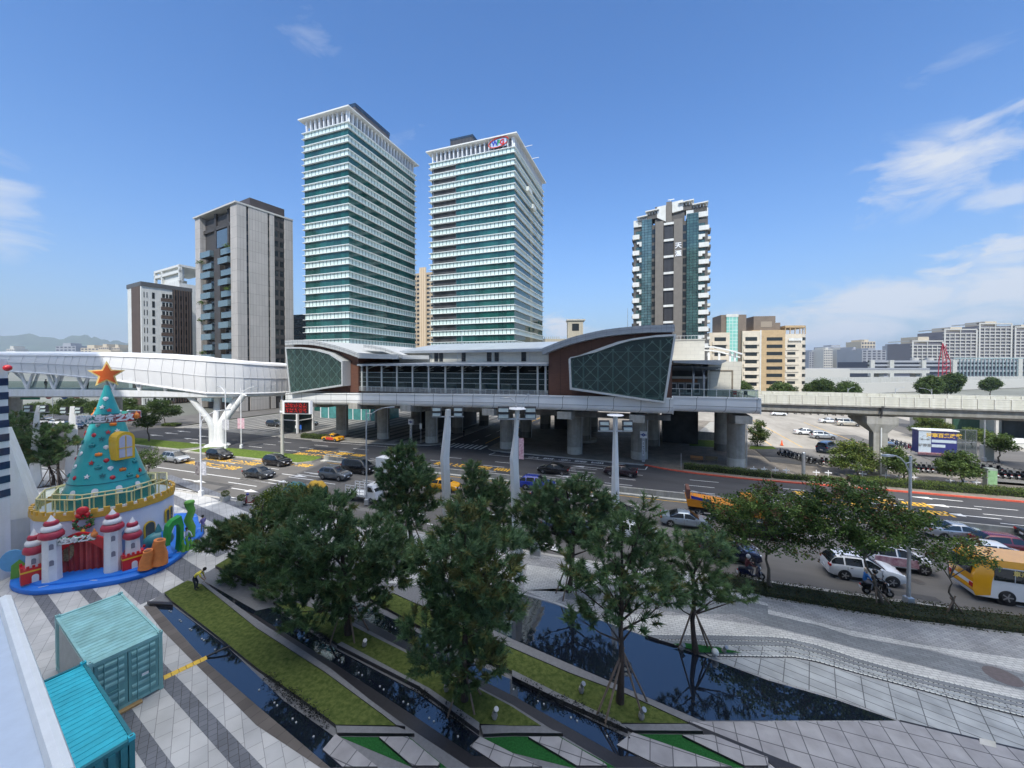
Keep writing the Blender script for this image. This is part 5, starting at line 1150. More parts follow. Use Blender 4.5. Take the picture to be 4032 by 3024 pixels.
for k,a,z in ORNS:
    nm,fn,mm = ORN[k]
    if k not in OMESH: OMESH[k] = fn().mesh(nm,mm,smooth=None if nm == 'star_ornament' else 50)
    o = inst(nm,OMESH[k],CS); M = on_cone(a,z,.01); o.matrix_local = Matrix.Translation((-CX,-CY,-.45)) @ M @ Matrix.Scale(.7,4)
def arch_pts(w_,h,n=8):
    return [(-w_/2,0,0),(w_/2,0,0),(w_/2,0,h-w_/2)] + [(w_/2*math.cos(math.pi*i/n),0,h-w_/2+w_/2*math.sin(math.pi*i/n)) for i in range(1,n)] + [(-w_/2,0,h-w_/2)]
def put(o,M): o.matrix_local = Matrix.Translation((-CX,-CY,-.45)) @ M
a,z = ONW[0]
M = on_cone(a,z-1.05,.0); up = Matrix.Translation(M.to_translation()) @ Matrix.Rotation(a+R(90),4,'Z')
q = MB().extr(arch_pts(1.15,2.1),(0,.9,0)); fr = bpy.data.objects.new('arched_window',q.mesh('arched_window',YEL)); COL.objects.link(fr); fr.parent = CS
put(fr,up @ Matrix.Translation((0,-.55,0))); OFF[fr.name] = (0,0,0)
q = MB().extr([(p[0],-.03,p[2]+.16) for p in arch_pts(.78,1.7)],(0,.04,0)); pn = inst('pane',q.mesh('pane',mat('pane_lilac',(.5,.5,.62),.3,var=.05)),fr)
q = MB().box(-.03,-.06,.16,.03,0,1.8).box(-.39,-.06,.85,.39,0,.92); inst('glazing_bar',q.mesh('glazing_bar',YEL),fr)
for a,z in ONW[1:]:
    M = on_cone(a,z-.3,.02); o = inst('little_window',MB().extr(arch_pts(.36,.62),(0,-.05,0)).mesh('little_window',CWHITE),CS); o.matrix_local = Matrix.Translation((-CX,-CY,-.45)) @ M
# lettered band round the cone
def curved_sign(name,label,r,z,a_mid,size,parent=None):
    s_ = thing(name,label,'sign',(CX,CY,z),0)
    txt = text_mb('點燃生命之火',size,.05,.035); out = MB(); bk = MB()
    for p in txt.v:
        an = a_mid + p[0]/r; rr = r + .06 + p[2]; out.v.append((rr*math.cos(an),rr*math.sin(an),p[1]*1.05))
    out.f = txt.f; out.m = txt.m
    half = max(abs(p[0]) for p in txt.v)/r
    n = 16
    bk.rings([[((r+dr)*math.cos(a_mid-half*1.05+2.1*half*i/n),(r+dr)*math.sin(a_mid-half*1.05+2.1*half*i/n),zz) for dr,zz in ((-.04,-size*.62),(.04,-size*.62),(.04,size*.5),(-.04,size*.5))] for i in range(n+1)],True,True)
    m2 = bpy.data.materials.new('sign_backing'); m2.use_nodes = True; b_ = m2.node_tree.nodes['Principled BSDF']; N = m2.node_tree.nodes
    tc = N.new('ShaderNodeTexCoord'); rp = N.new('ShaderNodeValToRGB'); sp = N.new('ShaderNodeSeparateXYZ'); m2.node_tree.links.new(tc.outputs['Generated'],sp.inputs[0]); m2.node_tree.links.new(sp.outputs[0],rp.inputs[0]); m2.node_tree.links.new(rp.outputs[0],b_.inputs['Base Color'])
    e = rp.color_ramp.elements; e[0].color = (.12,.15,.45,1); e[1].color = (.5,.03,.03,1); e.new(.45).color = (.05,.35,.3,1)
    bk.build('backing',m2,s_); out.build('lettering',CWHITE,s_)
    an = a_mid + half*1.12; fl = MB().ball(((r+.1)*math.cos(an),(r+.1)*math.sin(an),.02),size*.42,10,8,0,.9,.9,1.1); fl.lathe([(size*.3,size*.2),(size*.12,size*.55),(.01,size*.8)],((r+.1)*math.cos(an),(r+.1)*math.sin(an),0),10); fl.build('flame',ORG,s_,60)
    return s_
A_CAM = math.atan2(-CY,-CX)
curved_sign('lettered_ring','white lettered ring sign with a flame fixed round the upper teal cone',2.0,10.55,A_CAM-R(3),.53)
curved_sign('lettered_ring','second ring sign facing away round the back of the teal cone',1.9,10.5,A_CAM+R(150),.5)
# arched windows and painted hills on the drum
for a,z,w_,h in ONDRUM:
    x,y = CX+3.9*math.cos(a),CY+3.9*math.sin(a); M = Matrix.Translation((x,y,z-h/2)) @ Matrix.Rotation(a+R(90),4,'Z')
    fr = inst('arched_window',MB().extr(arch_pts(w_+.16,h+.12),(0,-.1,0)).mesh('arched_window',YEL),CS); put(fr,M)
    inst('pane',MB().extr([(p[0],-.1,p[2]+.04) for p in arch_pts(w_,h)],(0,-.02,0)).mesh('pane',mat('window_dark',(.05,.07,.08),.2,var=.2)),fr)
def hill(a0,a1,zt,col,r):
    n = 14; rs = []
    for i in range(n+1):
        a = R(a0+(a1-a0)*i/n); k = math.sin(math.pi*i/n); rs.append([(CX+r*math.cos(a),CY+r*math.sin(a),.45),(CX+r*math.cos(a),CY+r*math.sin(a),.5+(zt-.5)*k)])
    MB().rings(rs,False,False).build('painted_hill',col,CS)
MAUVE = mat('mauve_paint',(.3,.22,.4),.6,var=.08); HILLG = mat('lime_paint',(.42,.47,.1),.6,var=.08)
hill(285,345,2.2,MAUVE,3.93); hill(270,318,1.5,HILLG,3.96); hill(315,350,2.7,mat('slate_blue_paint',(.16,.24,.38),.6,var=.1),3.94); hill(256,290,1.1,MAUVE,3.98); hill(190,232,1.5,mat('slate_blue_paint',(.16,.24,.38),.6),3.94); hill(205,240,1.0,HILLG,3.97)
# --- turrets
def rolls(mb_r,mb_w,x,y,z,r,h):
    for k,(rr,hh) in enumerate(((1.0,.34),(.8,.27),(.6,.22))):
        (mb_r if k % 2 == 0 else mb_w).lathe([(r*rr*.7,z),(r*rr*.98,z+h*hh*.25),(r*rr,z+h*hh*.55),(r*rr*.86,z+h*hh*.9),(r*rr*.7,z+h*hh)],(x,y,0),20); z += h*hh*.92
    mb_w.lathe([(r*.36,z),(r*.2,z+h*.12),(.02,z+h*.26)],(x,y,0),14)
def turret(label,x,y,z0,zs,zt,r,box=None):
    t = thing('castle_turret',label,'turret',(x,y,z0),YAW+R(8),'candy turrets of the toy castle',(0,0,0)); t_off = 0
    zb = box or 0
    MB().lathe([(r*1.04,zb),(r,zb+.2),(r*.94,zs-z0)],(0,0,0),8,a0=R(22)).build('shaft',CWHITE,t,20)
    a_,b_ = MB(),MB(); rolls(a_,b_,0,0,zs-z0-.1,r*1.28,zt-zs+.1)
    a_.build('red_roll',REDR,t,60); b_.build('white_roll',CWHITE,t,60)
    for zz in ((zs-z0-.55,zs-z0-1.6) if not box else (zs-z0-.5,)):
        MB().extr([(p[0]-.05,-r*.96,p[2]+zz-.15) for p in arch_pts(.2,.36)],(0,-.04,0)).build('window',mat('grey_pane',(.2,.2,.25),.4,var=.05),t)
    if box:
        q = MB().box(-r*1.5,-r*1.3,0,r*1.5,r*1.3,box)
        for i in range(6):
            for yy in (-r*1.3,r*1.3-.12): q.box(-r*1.5+i*r*.6,yy,box,-r*1.5+i*r*.6+r*.32,yy+.12,box+.16)
        k = q.build('red_base',REDP,t); MB().box(-r*1.53,-r*1.34,box-.22,r*1.53,r*1.33,box-.12).build('yellow_trim',YEL,k)
        MB().extr([(p[0],-r*1.3,p[2]+.02) for p in arch_pts(.3,.5)],(0,-.04,0)).build('doorway',CWHITE,k)
    return t
TURRETS=[('short candy turret on a red base at the far left of the castle front',-31.41,25.13,.5,2.31,3.8,.4,.93),('tall white candy turret left of the red curtain',-30.22,25.1,.5,3.32,4.73,.47,None),('tall white candy turret right of the red curtain',-27.38,26.23,.5,3.37,4.72,.47,None),('short candy turret on a red base right of the curtain',-26.62,26.83,.5,2.54,3.93,.4,.94)]
CURT=((-30.66,25.89),(-28.3,26.62),2.64)
WREATH=(-29.98,26.74,3.61)
for args in TURRETS: turret(*args)
# --- curtain between the tall turrets, wreath, stage sign
(xa,ya),(xb,yb),zt_ = CURT
L_ = math.hypot(xb-xa,yb-ya); ang = math.atan2(yb-ya,xb-xa)
ct = thing('stage_curtain','red striped stage curtain hung between the two tall castle turrets','curtain',((xa+xb)/2,(ya+yb)/2,.5),ang)
n = 36; pts = [(-L_/2+L_*i/n,.08*math.sin(i*1.4)) for i in range(n+1)]
for m_,par in ((mat('curtain_red',(.34,.03,.03),.7,var=.12),0),(mat('curtain_rose',(.5,.08,.07),.7,var=.12),1)):
    mb = MB()
    for i in range(n):
        if (i//3) % 2 == par: mb.extr([(pts[i][0],pts[i][1],0),(pts[i+1][0],pts[i+1][1],0),(pts[i+1][0],pts[i+1][1],zt_-.5),(pts[i][0],pts[i][1],zt_-.5)],(0,.1,0))
    mb.build('curtain_cloth',m_,ct)
vp = [(-L_/2,-.2,zt_-.5),(L_/2,-.2,zt_-.5)] + [(L_/2-L_*i/16,-.2,zt_-1.35+.8*math.sin(math.pi*min(1,max(0,i/16)))) for i in range(0,17)]
MB().extr(vp,(0,.12,0)).build('valance',REDP,ct)
vp = [(-L_/2,-.22,zt_-.5),(L_/2,-.22,zt_-.5)] + [(L_/2-L_*i/12,-.22,zt_-.5+.55*math.sin(math.pi*i/12)) for i in range(1,12)]
MB().extr(vp,(0,.14,0)).build('valance_top',REDP,ct)
po = MB().extr([(-.85+.42*math.cos(q),-.06,1.5+.75*math.sin(q)) for q in [2*math.pi*i/20 for i in range(20)]],(0,.03,0)); po.build('faded_print',mat('faded_print_pink',(.3,.12,.08),.7,var=.6,scale=9,col2=(.4,.36,.2)),ct)
sg = thing('stage_sign','white lettered sign with a flame above the red stage curtain','sign',((xa+xb)/2,(ya+yb)/2,.5+zt_-.25),ang)
xform(text_mb('點燃生命之火',.43,.04,.045),Matrix.Translation((0,-1.02,.12)) @ Matrix.Rotation(R(-4),4,'Y') @ Matrix.Rotation(R(90),4,'X')).build('outline',mat('sign_green',(.03,.2,.12),.5,var=.1),sg)
xform(text_mb('點燃生命之火',.43,.05,.02),Matrix.Translation((0,-1.08,.12)) @ Matrix.Rotation(R(-4),4,'Y') @ Matrix.Rotation(R(90),4,'X')).build('lettering',CWHITE,sg)
fl = MB().ball((L_/2-.02,-1.0,.35),.19,10,8); fl.lathe([(.14,.1),(.06,.28),(.01,.42)],(L_/2-.02,-1.0,.35),10); fl.build('flame',CORAL,sg,60)
(wx,wy,wz) = WREATH
wr = thing('wreath','green wreath with a red bow and gold bell on the white castle wall','wreath',(wx,wy,wz),YAW)
rnd = random.Random(3); mb = MB(); mr = MB()
for i in range(90):
    a = rnd.random()*6.283; r = .42+rnd.gauss(0,.06); (mr if i % 4 == 0 else mb).ball((r*math.cos(a),-.12+rnd.gauss(0,.05),r*math.sin(a)),.085,6,4)
mb.build('greenery',mat('wreath_green',(.07,.16,.05),.7,var=.3,scale=8),wr,60); mr.build('berries',REDP,wr,60)
MB().ball((0,-.15,.85),.3,12,8,0,1.1,.6,1.0).ball((-.2,-.15,.55),.17,8,6).ball((.2,-.15,.55),.17,8,6).build('red_bow',REDP,wr,60)
MB().lathe([(.13,-.62),(.1,-.5),(.03,-.4)],(0,-.2,0),12).build('gold_bell',YEL,wr,60)
# --- play pieces at the right end of the platform
PLAY={'coral': (-25.1,26.82),'fish': (-26.65,28.83),'arch': (-25.3,28.83),'weed': (-26.6,31.58),'cut': (-32.69,25.63)}
(x,y) = PLAY['coral']
t = thing('coral_tubes','orange coral tubes shaped like stumps on the blue platform','play piece',(x,y,.5),YAW)
MB().tube([(-.45,0,0),(-.42,0,.5),(-.3,-.1,1.0),(-.33,-.15,1.25)],[.42,.36,.3,.27],12).build('tube',CORAL,t,60)
MB().tube([(.25,.1,0),(.3,.1,.7),(.22,.05,1.3),(.3,0,1.75)],[.5,.44,.36,.33],12).build('tube',CORAL,t,60)
for q in ((-.33,-.15,1.26),(.3,0,1.76)): MB().lathe([(.2,0),(.17,.02)],q,12).build('tube_mouth',mat('coral_dark',(.2,.07,.02),.7,var=.1),t)
(x,y) = PLAY['fish']
t = thing('teal_dome','teal dome with a pointed top behind the orange coral tubes','play piece',(x,y,.5),YAW)
MB().ball((0,0,.9),.75,14,8,0,1.2,.8,.9).build('dome',mat('teal_toy',(.04,.2,.24),.4,var=.1),t,60); MB().lathe([(.25,1.4),(.16,1.8),(.02,2.15)],(0,0,0),10).build('spike',mat('teal_toy',(.04,.2,.24)),t,60)
(x,y) = PLAY['arch']
t = thing('slide_arch','tall green arch with a blue slide on the platform edge','slide',(x,y,.45),YAW+R(20)); t.scale = (.62,.7,.74)
o8 = [(-.95,0,0),(-1.05,0,1.4),(-.75,0,2.9),(-.3,0,3.35),(.55,0,3.6),(.8,0,2.6),(.75,0,1.2),(.6,0,0)]; i8 = [(.25,0,0),(.4,0,1.2),(.42,0,2.4),(.2,0,2.9),(-.2,0,2.8),(-.45,0,2.3),(-.62,0,1.3),(-.5,0,0)]
MB().extr(o8 + i8,(0,.8,0)).build('arch',GRN,t)
MB().rings([[(-1.0,.9,2.0),(-.5,.9,2.0),(-.5,1.0,2.3),(-1.0,1.0,2.3)],[(-1.2,.2,1.0),(-.6,.2,1.0),(-.6,.3,1.3),(-1.2,.3,1.3)],[(-1.4,-.7,.1),(-.7,-.7,.1),(-.7,-.6,.35),(-1.4,-.6,.35)]]).build('chute',BLUE,t)
for k,(dx,h) in enumerate(((.4,1.2),(.8,1.5),(1.2,1.0),(1.5,.8))): MB().tube([(dx,-.5,0),(dx+.1,-.5,h*.5),(dx-.05,-.5,h*.8),(dx+.08,-.5,h)],[.2,.17,.15,.1],8).build('seaweed',GRN2,t,60)
(x,y) = PLAY['weed']
t = thing('seaweed_post','wavy green seaweed post at the far end of the platform','play piece',(x,y,.45),YAW)
MB().tube([(0,0,0),(.12,0,.7),(-.1,0,1.4),(.14,0,2.1),(-.05,0,2.7)],[.36,.29,.3,.27,.3],10).build('stem',GRN2,t,60); MB().lathe([(.32,2.65),(.36,2.85),(.3,2.95)],(0,0,0),10).build('cap',GRN2,t,40)
t = thing('blue_cutout','blue and green cut-out board at the left end of the platform','board',(*PLAY['cut'],.45),YAW)
MB().extr([(-.5+.55*math.cos(q),0,1.2+.7*math.sin(q)) for q in [2*math.pi*i/18 for i in range(18)]],(0,.12,0)).build('blue_board',mat('sky_board',(.12,.36,.62),.5,var=.1),t); MB().extr([(-.6,-.05,0),(.1,-.05,0),(.05,-.05,.8),(-.2,-.05,1.2),(-.55,-.05,.9)],(0,.1,0)).build('green_board',GRN2,t)
# ================================================================ shipping containers and things on the plaza
def container(label,ox,oy,ang,mcol,dark,L_=5.75,Wd=2.3,Hh=2.59,doors=True,pale=None):
    c = thing('shipping_container',label,'container',(ox,oy,.02),ang)
    mb = MB().box(.08,.04,.15,L_-.08,Wd-.04,Hh-.12); mb.build('core',dark,c)
    q = MB(); n = int(L_/.14)
    for i in range(n):
        if i % 2 == 0: q.box(.15+i*.14,.06,Hh-.13,.15+i*.14+.1,Wd-.06,Hh-.084)
    q.box(.05,.05,Hh-.16,L_-.05,Wd-.05,Hh-.1); q.build('roof',mcol,c)
    q = MB()
    for i in range(n):
        if i % 2 == 0: q.box(.15+i*.14,0.0,.2,.15+i*.14+.1,.05,Hh-.14).box(.15+i*.14,Wd-.05,.2,.15+i*.14+.1,Wd,Hh-.14)
    q.build('side_wall',mcol,c)
    if pale: MB().box(.35,Wd-.02,.3,L_-.9,Wd+.02,Hh-.2).build('pale_panel',pale,c)
    fr = MB()
    for x in (0,L_-.14):
        for y in (0,Wd-.14): fr.box(x,y,0,x+.14,y+.14,Hh-.1)
    for z in (.06,Hh-.2):
        fr.box(.14,-.005,z,L_-.14,.09,z+.14).box(.14,Wd-.09,z,L_-.14,Wd+.005,z+.14).box(-.005,.14,z,.1,Wd-.14,z+.14).box(L_-.1,.14,z,L_+.005,Wd-.14,z+.14)
    fr.build('frame',dark if not doors else mcol,c)
    for x in (-.012,L_-.15):
        for y in (-.012,Wd-.15):
            for z in (-.01,Hh-.12):
                k = MB().box(x,y,z,x+.162,y+.162,z+.13).build('corner_casting',mcol,c)
                if z > 1: MB().box(x+.05,y+.04,z+.131,x+.11,y+.12,z+.133).build('casting_hole',BLACK,k)
    if doors:
        for k in range(2):
            y0 = .16 + k*(Wd-.32)/2 + (.01 if k else 0); y1 = y0 + (Wd-.32)/2 - .02
            d_ = MB().box(-.02,y0,.2,.06,y1,Hh-.22).build('door',dark,c)
            for z in (.35,.68,1.22,1.5,1.78,2.1): MB().extr([(-.02,y0+.1,z),(-.055,y0+.1,z+.05),(-.055,y0+.1,z+.14),(-.02,y0+.1,z+.19)],(0,y1-y0-.2,0)).build('door_rib',mcol,d_)
            for f_ in (.3,.72): MB().tube([(-.07,y0+(y1-y0)*f_,.16),(-.07,y0+(y1-y0)*f_,Hh-.2)],.022,6).build('lock_rod',dark,d_)
            MB().box(-.1,y0+(y1-y0)*.3,1.0,-.06,y0+(y1-y0)*.62,1.05).build('door_handle',dark,d_)
        MB().box(-.07,.5,.98,-.05,.72,1.15).build('label_plate',CWHITE,c)
    else:
        q = MB(); k = .18
        while k < Wd-.2: q.box(-.03,k,.2,.06,k+.16,Hh-.2); k += .28
        q.build('end_wall',dark,c)
    return c
AC = R(148.3)
container('mint green shipping container with ribbed double doors facing the camera',-15.76,17.18,AC,mat('mint_container',(.27,.52,.52),.5,var=.2,scale=1.4,streak=.15),mat('mint_dark',(.14,.33,.33),.5,var=.14,scale=1.4),pale=mat('pale_board',(.4,.42,.4),.7,var=.1))
container('bright turquoise shipping container, nearest to the viewer at the lower corner',-12.22,12.3,AC,mat('turquoise_container',(.025,.42,.52),.5,var=.2,scale=1.4),mat('turquoise_dark',(.012,.16,.19),.5,var=.14,scale=1.4),6.0,2.35,2.59,False)
p0,p1 = Vector((-16.24,17.72)),Vector((-15.22,18.98))
cr = thing('cable_ramp','yellow cable cover strip lying across the paving beside the mint container','cable cover',(p0.x,p0.y,.01),math.atan2((p1-p0).y,(p1-p0).x))
L_ = (p1-p0).length
for k in range(6): MB().extr([(L_*k/6+.01,-.16,0),(L_*k/6+.01,-.07,.07),(L_*k/6+.01,.07,.07),(L_*k/6+.01,.16,0)],(L_/6-.02,0,0)).build('ramp_piece',YEL,cr)
q0 = (-14.39,19.45)
tag(MB().tube([(p1.x,p1.y,.06),(p1.x*.6+q0[0]*.4,p1.y*.6+q0[1]*.4,.16),(q0[0],q0[1],.25)],.05,6).build('black_hose',BLACK),'black hose running over the narrow pond from the yellow cable cover','hose')
k0 = (-16.28,16.18)
tag(MB().obox((k0[0],k0[1],.05),(.75,.3,.08),AC-R(90)).build('wooden_plank',mat('tan_wood',(.42,.27,.12),.7,var=.2,scale=6)),'tan wooden plank on the paving between the two containers','plank')
# ================================================================ trees and planting
BARK = mat('pine_bark',(.045,.033,.027),.9,var=.4,scale=9,bump=.6,stretch=(1,1,.3))
BARK2 = mat('grey_bark',(.1,.085,.068),.9,var=.35,scale=8,bump=.5,stretch=(1,1,.3))
STAKE = mat('bamboo_stake',(.16,.12,.09),.8,var=.25,scale=5)
def leafmat(name,c,var=.45,trans=.25,scale=1.2):
    if name in MATS: return MATS[name]
    m = mat(name,c,.6,var=var,scale=scale,spec=.25,detail=4); nt = m.node_tree; b = nt.nodes['Principled BSDF']
    out = nt.nodes['Material Output']; tr = nt.nodes.new('ShaderNodeBsdfTranslucent'); mx = nt.nodes.new('ShaderNodeMixShader'); mx.inputs[0].default_value = trans
    src = b.inputs['Base Color'].links[0].from_socket; nt.links.new(src,tr.inputs[0]); nt.links.new(b.outputs[0],mx.inputs[1]); nt.links.new(tr.outputs[0],mx.inputs[2]); nt.links.new(mx.outputs[0],out.inputs[0]); return m
NEED = [leafmat('pine_needles',(.095,.165,.06)),leafmat('pine_needles_deep',(.06,.115,.048)),leafmat('pine_needles_olive',(.14,.15,.05)),leafmat('pine_needles_blue',(.11,.19,.09))]
LEAF = [leafmat('leaf_mid',(.075,.12,.03)),leafmat('leaf_deep',(.04,.075,.025)),leafmat('leaf_light',(.1,.15,.04)),leafmat('leaf_rusty',(.11,.065,.03))]
LEAFY = [leafmat('leaf_yellow_green',(.17,.22,.04)),leafmat('leaf_mid'  ,(.055,.09,.025)),leafmat('leaf_light',(.1,.15,.04)),leafmat('leaf_olive',(.12,.13,.04))]
def rvec(rn):
    while True:
        v = Vector((rn.uniform(-1,1),rn.uniform(-1,1),rn.uniform(-1,1)))
        if .05 < v.length < 1: return v
def needles(mb,c,d_,rn,m,L=.3,n=9,w_=.024):
    """A tuft: thin needles fanning out round direction d_."""
    v,f = mb.v,mb.f
    for _ in range(n):
        q = (d_*.7 + rvec(rn)).normalized(); l = L*rn.uniform(.7,1.15); s_ = q.orthogonal().normalized()*w_
        k = len(v); a = c - s_; b = c + s_; e = c + q*l
        v.append((a.x,a.y,a.z)); v.append((b.x,b.y,b.z)); v.append((e.x,e.y,e.z)); f.append([k,k+1,k+2]); mb.m.append(m)
def leaves(mb,c,rn,m,L=.2,n=5,spread=.22):
    v,f = mb.v,mb.f
    for _ in range(n):
        o = c + rvec(rn)*spread; q = rvec(rn).normalized(); q.z *= .45; q = q.normalized()*L*rn.uniform(.7,1.2); s_ = q.cross(rvec(rn)).normalized()*L*.34
        k = len(v)
        for p in (o - q*.5,o + s_,o + q*.5,o - s_): v.append((p.x,p.y,p.z))
        f.append([k,k+1,k+2,k+3]); mb.m.append(m)
def tree(name,label,base,pads,kind='pine',trunk_top=None,r0=.16,lean=(0,0),seed=1,dens=1.0,group=None,stakes=(),mats=None,leaf=.2,depth=.9,bark=None,mixw=(5,3,2,3),tuft=.3,lift=0.0):
    """pads: (x, z, half width, half height) of each foliage pad, standing round the depth of the base."""
    sc_ = .97 if kind == 'pine' else .84; pads = [(p[0],p[1],p[2]*sc_,p[3]*sc_) for p in pads]
    rn = random.Random(seed); bx,by = base; t = thing_xy(name,label,'tree',bx,by,lift,group)
    zmax = max(p[1] for p in pads); ztop = trunk_top or zmax-.4
    xc = sum(p[0]*p[2] for p in pads)/sum(p[2] for p in pads)
    P3 = []
    for p in pads: P3.append(Vector((p[0],by + rn.uniform(-.6,.6)*max(0.5,p[2])*.8,p[1])))
    tp = []
    n = 7
    for i in range(n+1):
        k = i/n; tp.append(Vector((bx + (xc-bx)*k**1.4 + lean[0]*math.sin(k*3.1),by + lean[1]*k + .12*math.sin(i*2.1+seed),lift + (ztop-lift)*k)))
    tk = MB().tube(tp,[r0*(1.25 if i == 0 else 1-.78*i/n) for i in range(n+1)],9)
    for c,p in zip(P3,pads):
        k = min(.95,max(.25,(c.z-.25*p[3]-lift)/max(1,ztop-lift)*.72)); i = int(k*n); a = tp[i].lerp(tp[min(n,i+1)],k*n-i)
        mid = a.lerp(c,.55) + Vector((rn.uniform(-.15,.15),rn.uniform(-.15,.15),-.12*p[2] if kind == 'pine' else .1))
        tk.tube([a,mid,c],[r0*.34,r0*.2,r0*.07],6)
        for _ in range(4 if p[2] > .4 else 2):
            e = c + Vector((rn.uniform(-.8,.8)*p[2],rn.uniform(-.7,.7)*p[2],rn.uniform(-.3,.4)*p[3])); tk.tube([mid.lerp(c,.4),e],[r0*.1,r0*.04],4)
    tk.build('trunk',bark or (BARK if kind == 'pine' else BARK2),t,50)
    cr = MB(); ms = mats or (NEED if kind == 'pine' else LEAF); pool = [i for i,w_ in enumerate(mixw) for _ in range(w_)]
    for c,p in zip(P3,pads):
        area = 3.14*p[2]*max(p[3],.25)
        base_m = rn.choice(pool)
        if kind == 'pine':
            for _ in range(int(area*21*dens)+5):                    # shoots that reach outwards and up, needles bunched along them
                v = rvec(rn); v = v.normalized()*(v.length**.6)*.8; q = c + Vector((v.x*p[2],v.y*p[2]*depth,v.z*p[3]*.85))
                d_ = Vector((v.x*.9+rn.gauss(0,.25),v.y*.9+rn.gauss(0,.25),.45 + .35*v.z + rn.gauss(0,.15))).normalized(); ln = rn.uniform(.3,.62); mm = base_m if rn.random() < .5 else rn.choice(pool)
                e = q + d_*ln; cr.tube([q - d_*.1,e],[.012,.005],3,len(ms))
                for k in range(6): needles(cr,q + d_*ln*(.25+.15*k),(d_ + rvec(rn)*.35).normalized(),rn,mm if rn.random() < .75 else rn.choice(pool),tuft*(.95 if k < 5 else 1.15))
        else:
            # twig clumps first, leaves round each clump
            for _ in range(int(area*27*dens)+4):
                v = rvec(rn); v = v.normalized()*(v.length**.5); q = c + Vector((v.x*p[2],v.y*p[2]*depth,v.z*p[3])); mm = base_m if rn.random() < .4 else rn.choice(pool)
                for _ in range(3): leaves(cr,q + rvec(rn)*leaf*1.1,rn,mm if rn.random() < .8 else rn.choice(pool),leaf,5,leaf*1.5)
    cr.build('crown',list(ms)+[BARK],t)
    for k,(dx,dy,zz) in enumerate(stakes):
        i = min(n,int((zz-lift)/max(.1,ztop-lift)*n)); a = tp[i] + (tp[min(n,i+1)]-tp[i])*((zz-lift)/(ztop-lift)*n - i)
        MB().tube([(bx+dx,by+dy,lift),tuple(a + (a - Vector((bx+dx,by+dy,lift))).normalized()*.25)],.045,6).build('support_stake',STAKE,t)
    return t
def st4(r=1.1,z=2.3): return [(r*math.cos(a),r*math.sin(a),z) for a in (.5,2.2,3.9,5.4)]
tree('pine_tree','broad dark pine with a tall trunk, middle of the left grass beds',(-8.77,20.51),[(-10.08,5.63,2.34,1.04),(-7.84,5.25,2.1,1.11),(-11.58,4.13,2.22,1.11),(-9.1,3.38,2.71,1.23),(-6.86,3.38,1.73,1.11),(-10.35,1.87,1.97,.74),(-12.57,4.88,1.48,.84),(-8.36,1.37,1.73,.54),(-6.36,4.63,1.23,.74),(-9.57,7.12,1.48,.69)],seed=3,r0=.2,stakes=st4(1.0,2.4),dens=1.15)
tree('pine_tree','wide leaning pine spreading towards the blue castle platform',(-16.69,25.58),[(-16.9,3.72,2.31,.92),(-18.76,2.79,1.85,.8),(-20.01,2.47,1.17,.62),(-15.04,4.34,2.15,1.23),(-16.61,1.54,2.46,1.17),(-18.17,.29,1.69,.86),(-14.45,.29,2.15,1.11),(-15.7,-.96,1.85,.8),(-16.94,-.96,1.23,.62),(-13.79,5.59,1.23,.68),(-19.07,3.56,1.23,.49)],seed=5,r0=.18,dens=1.1)
tree('pine_tree','dense round-headed pine on the second grass bed',(-2.05,16.32),[(-2.09,7.06,1.47,.82),(-3.09,5.87,1.57,.88),(-.91,5.87,1.47,.98),(-2.1,4.67,2.06,.94),(-3.49,3.67,1.18,.75),(-.71,4.07,1.37,.82),(-1.9,3.07,1.57,.71),(-3.1,2.27,1.18,.59),(-1.31,1.67,1.08,.67),(-2.09,8.06,.98,.59),(-.32,6.86,.78,.51),(-2.3,1.06,.78,.43)],seed=8,r0=.15,stakes=st4(.85,1.8),dens=1.2)
tree('pine_tree','slim upright pine behind the first floodlight mast',(-2.11,31.38),[(-2.88,5.07,1.13,1.13),(-3.07,3.54,1.89,.98),(-1.74,3.16,1.89,1.28),(-3.64,2.02,1.7,1.06),(-1.18,1.25,1.7,1.51),(-2.51,.3,2.08,1.13),(-3.26,6.02,.45,.83),(-.99,4.31,.83,.98)],seed=11,r0=.16,dens=1.0)
tree('pine_tree','open airy pine with a bare trunk beside the reflecting pool',(4.63,16.18),[(5.46,8.31,.43,.58),(5.17,7.52,.93,.58),(4.39,6.73,1.07,.66),(5.96,6.73,.82,.62),(3.61,5.94,1.07,.58),(5.37,5.75,1.26,.66),(2.73,5.15,.7,.47),(4.4,4.95,1.17,.54),(6.16,5.15,.88,.47),(3.81,3.96,.82,.39),(5.19,3.96,1.07,.39),(6.56,4.56,.51,.35),(2.83,3.96,.47,.27),(2.63,5.94,.39,.31)],seed=14,r0=.15,stakes=[(-1.15,-.5,2.4),(-.9,-.9,2.2),(.75,-.6,2.6),(1.2,.1,2.6)],dens=.62,lift=.1)
tree('pine_tree','layered pine with long side branches beside the plaza steps',(9.33,19.43),[(8.56,5.15,1.4,.7),(10.21,4.92,1.28,.61),(7.63,4.44,.93,.61),(9.28,3.97,1.4,.61),(10.94,2.78,1.12,.33),(11.88,2.66,.7,.23),(8.11,3.25,1.05,.47),(9.99,2.78,.93,.28),(9.74,5.74,.84,.37),(8.35,2.54,.7,.33)],seed=17,r0=.14,stakes=[(-.75,.2,2.4),(.75,.1,2.3),(.9,-.2,2.2)],dens=.8,lean=(-.15,0))
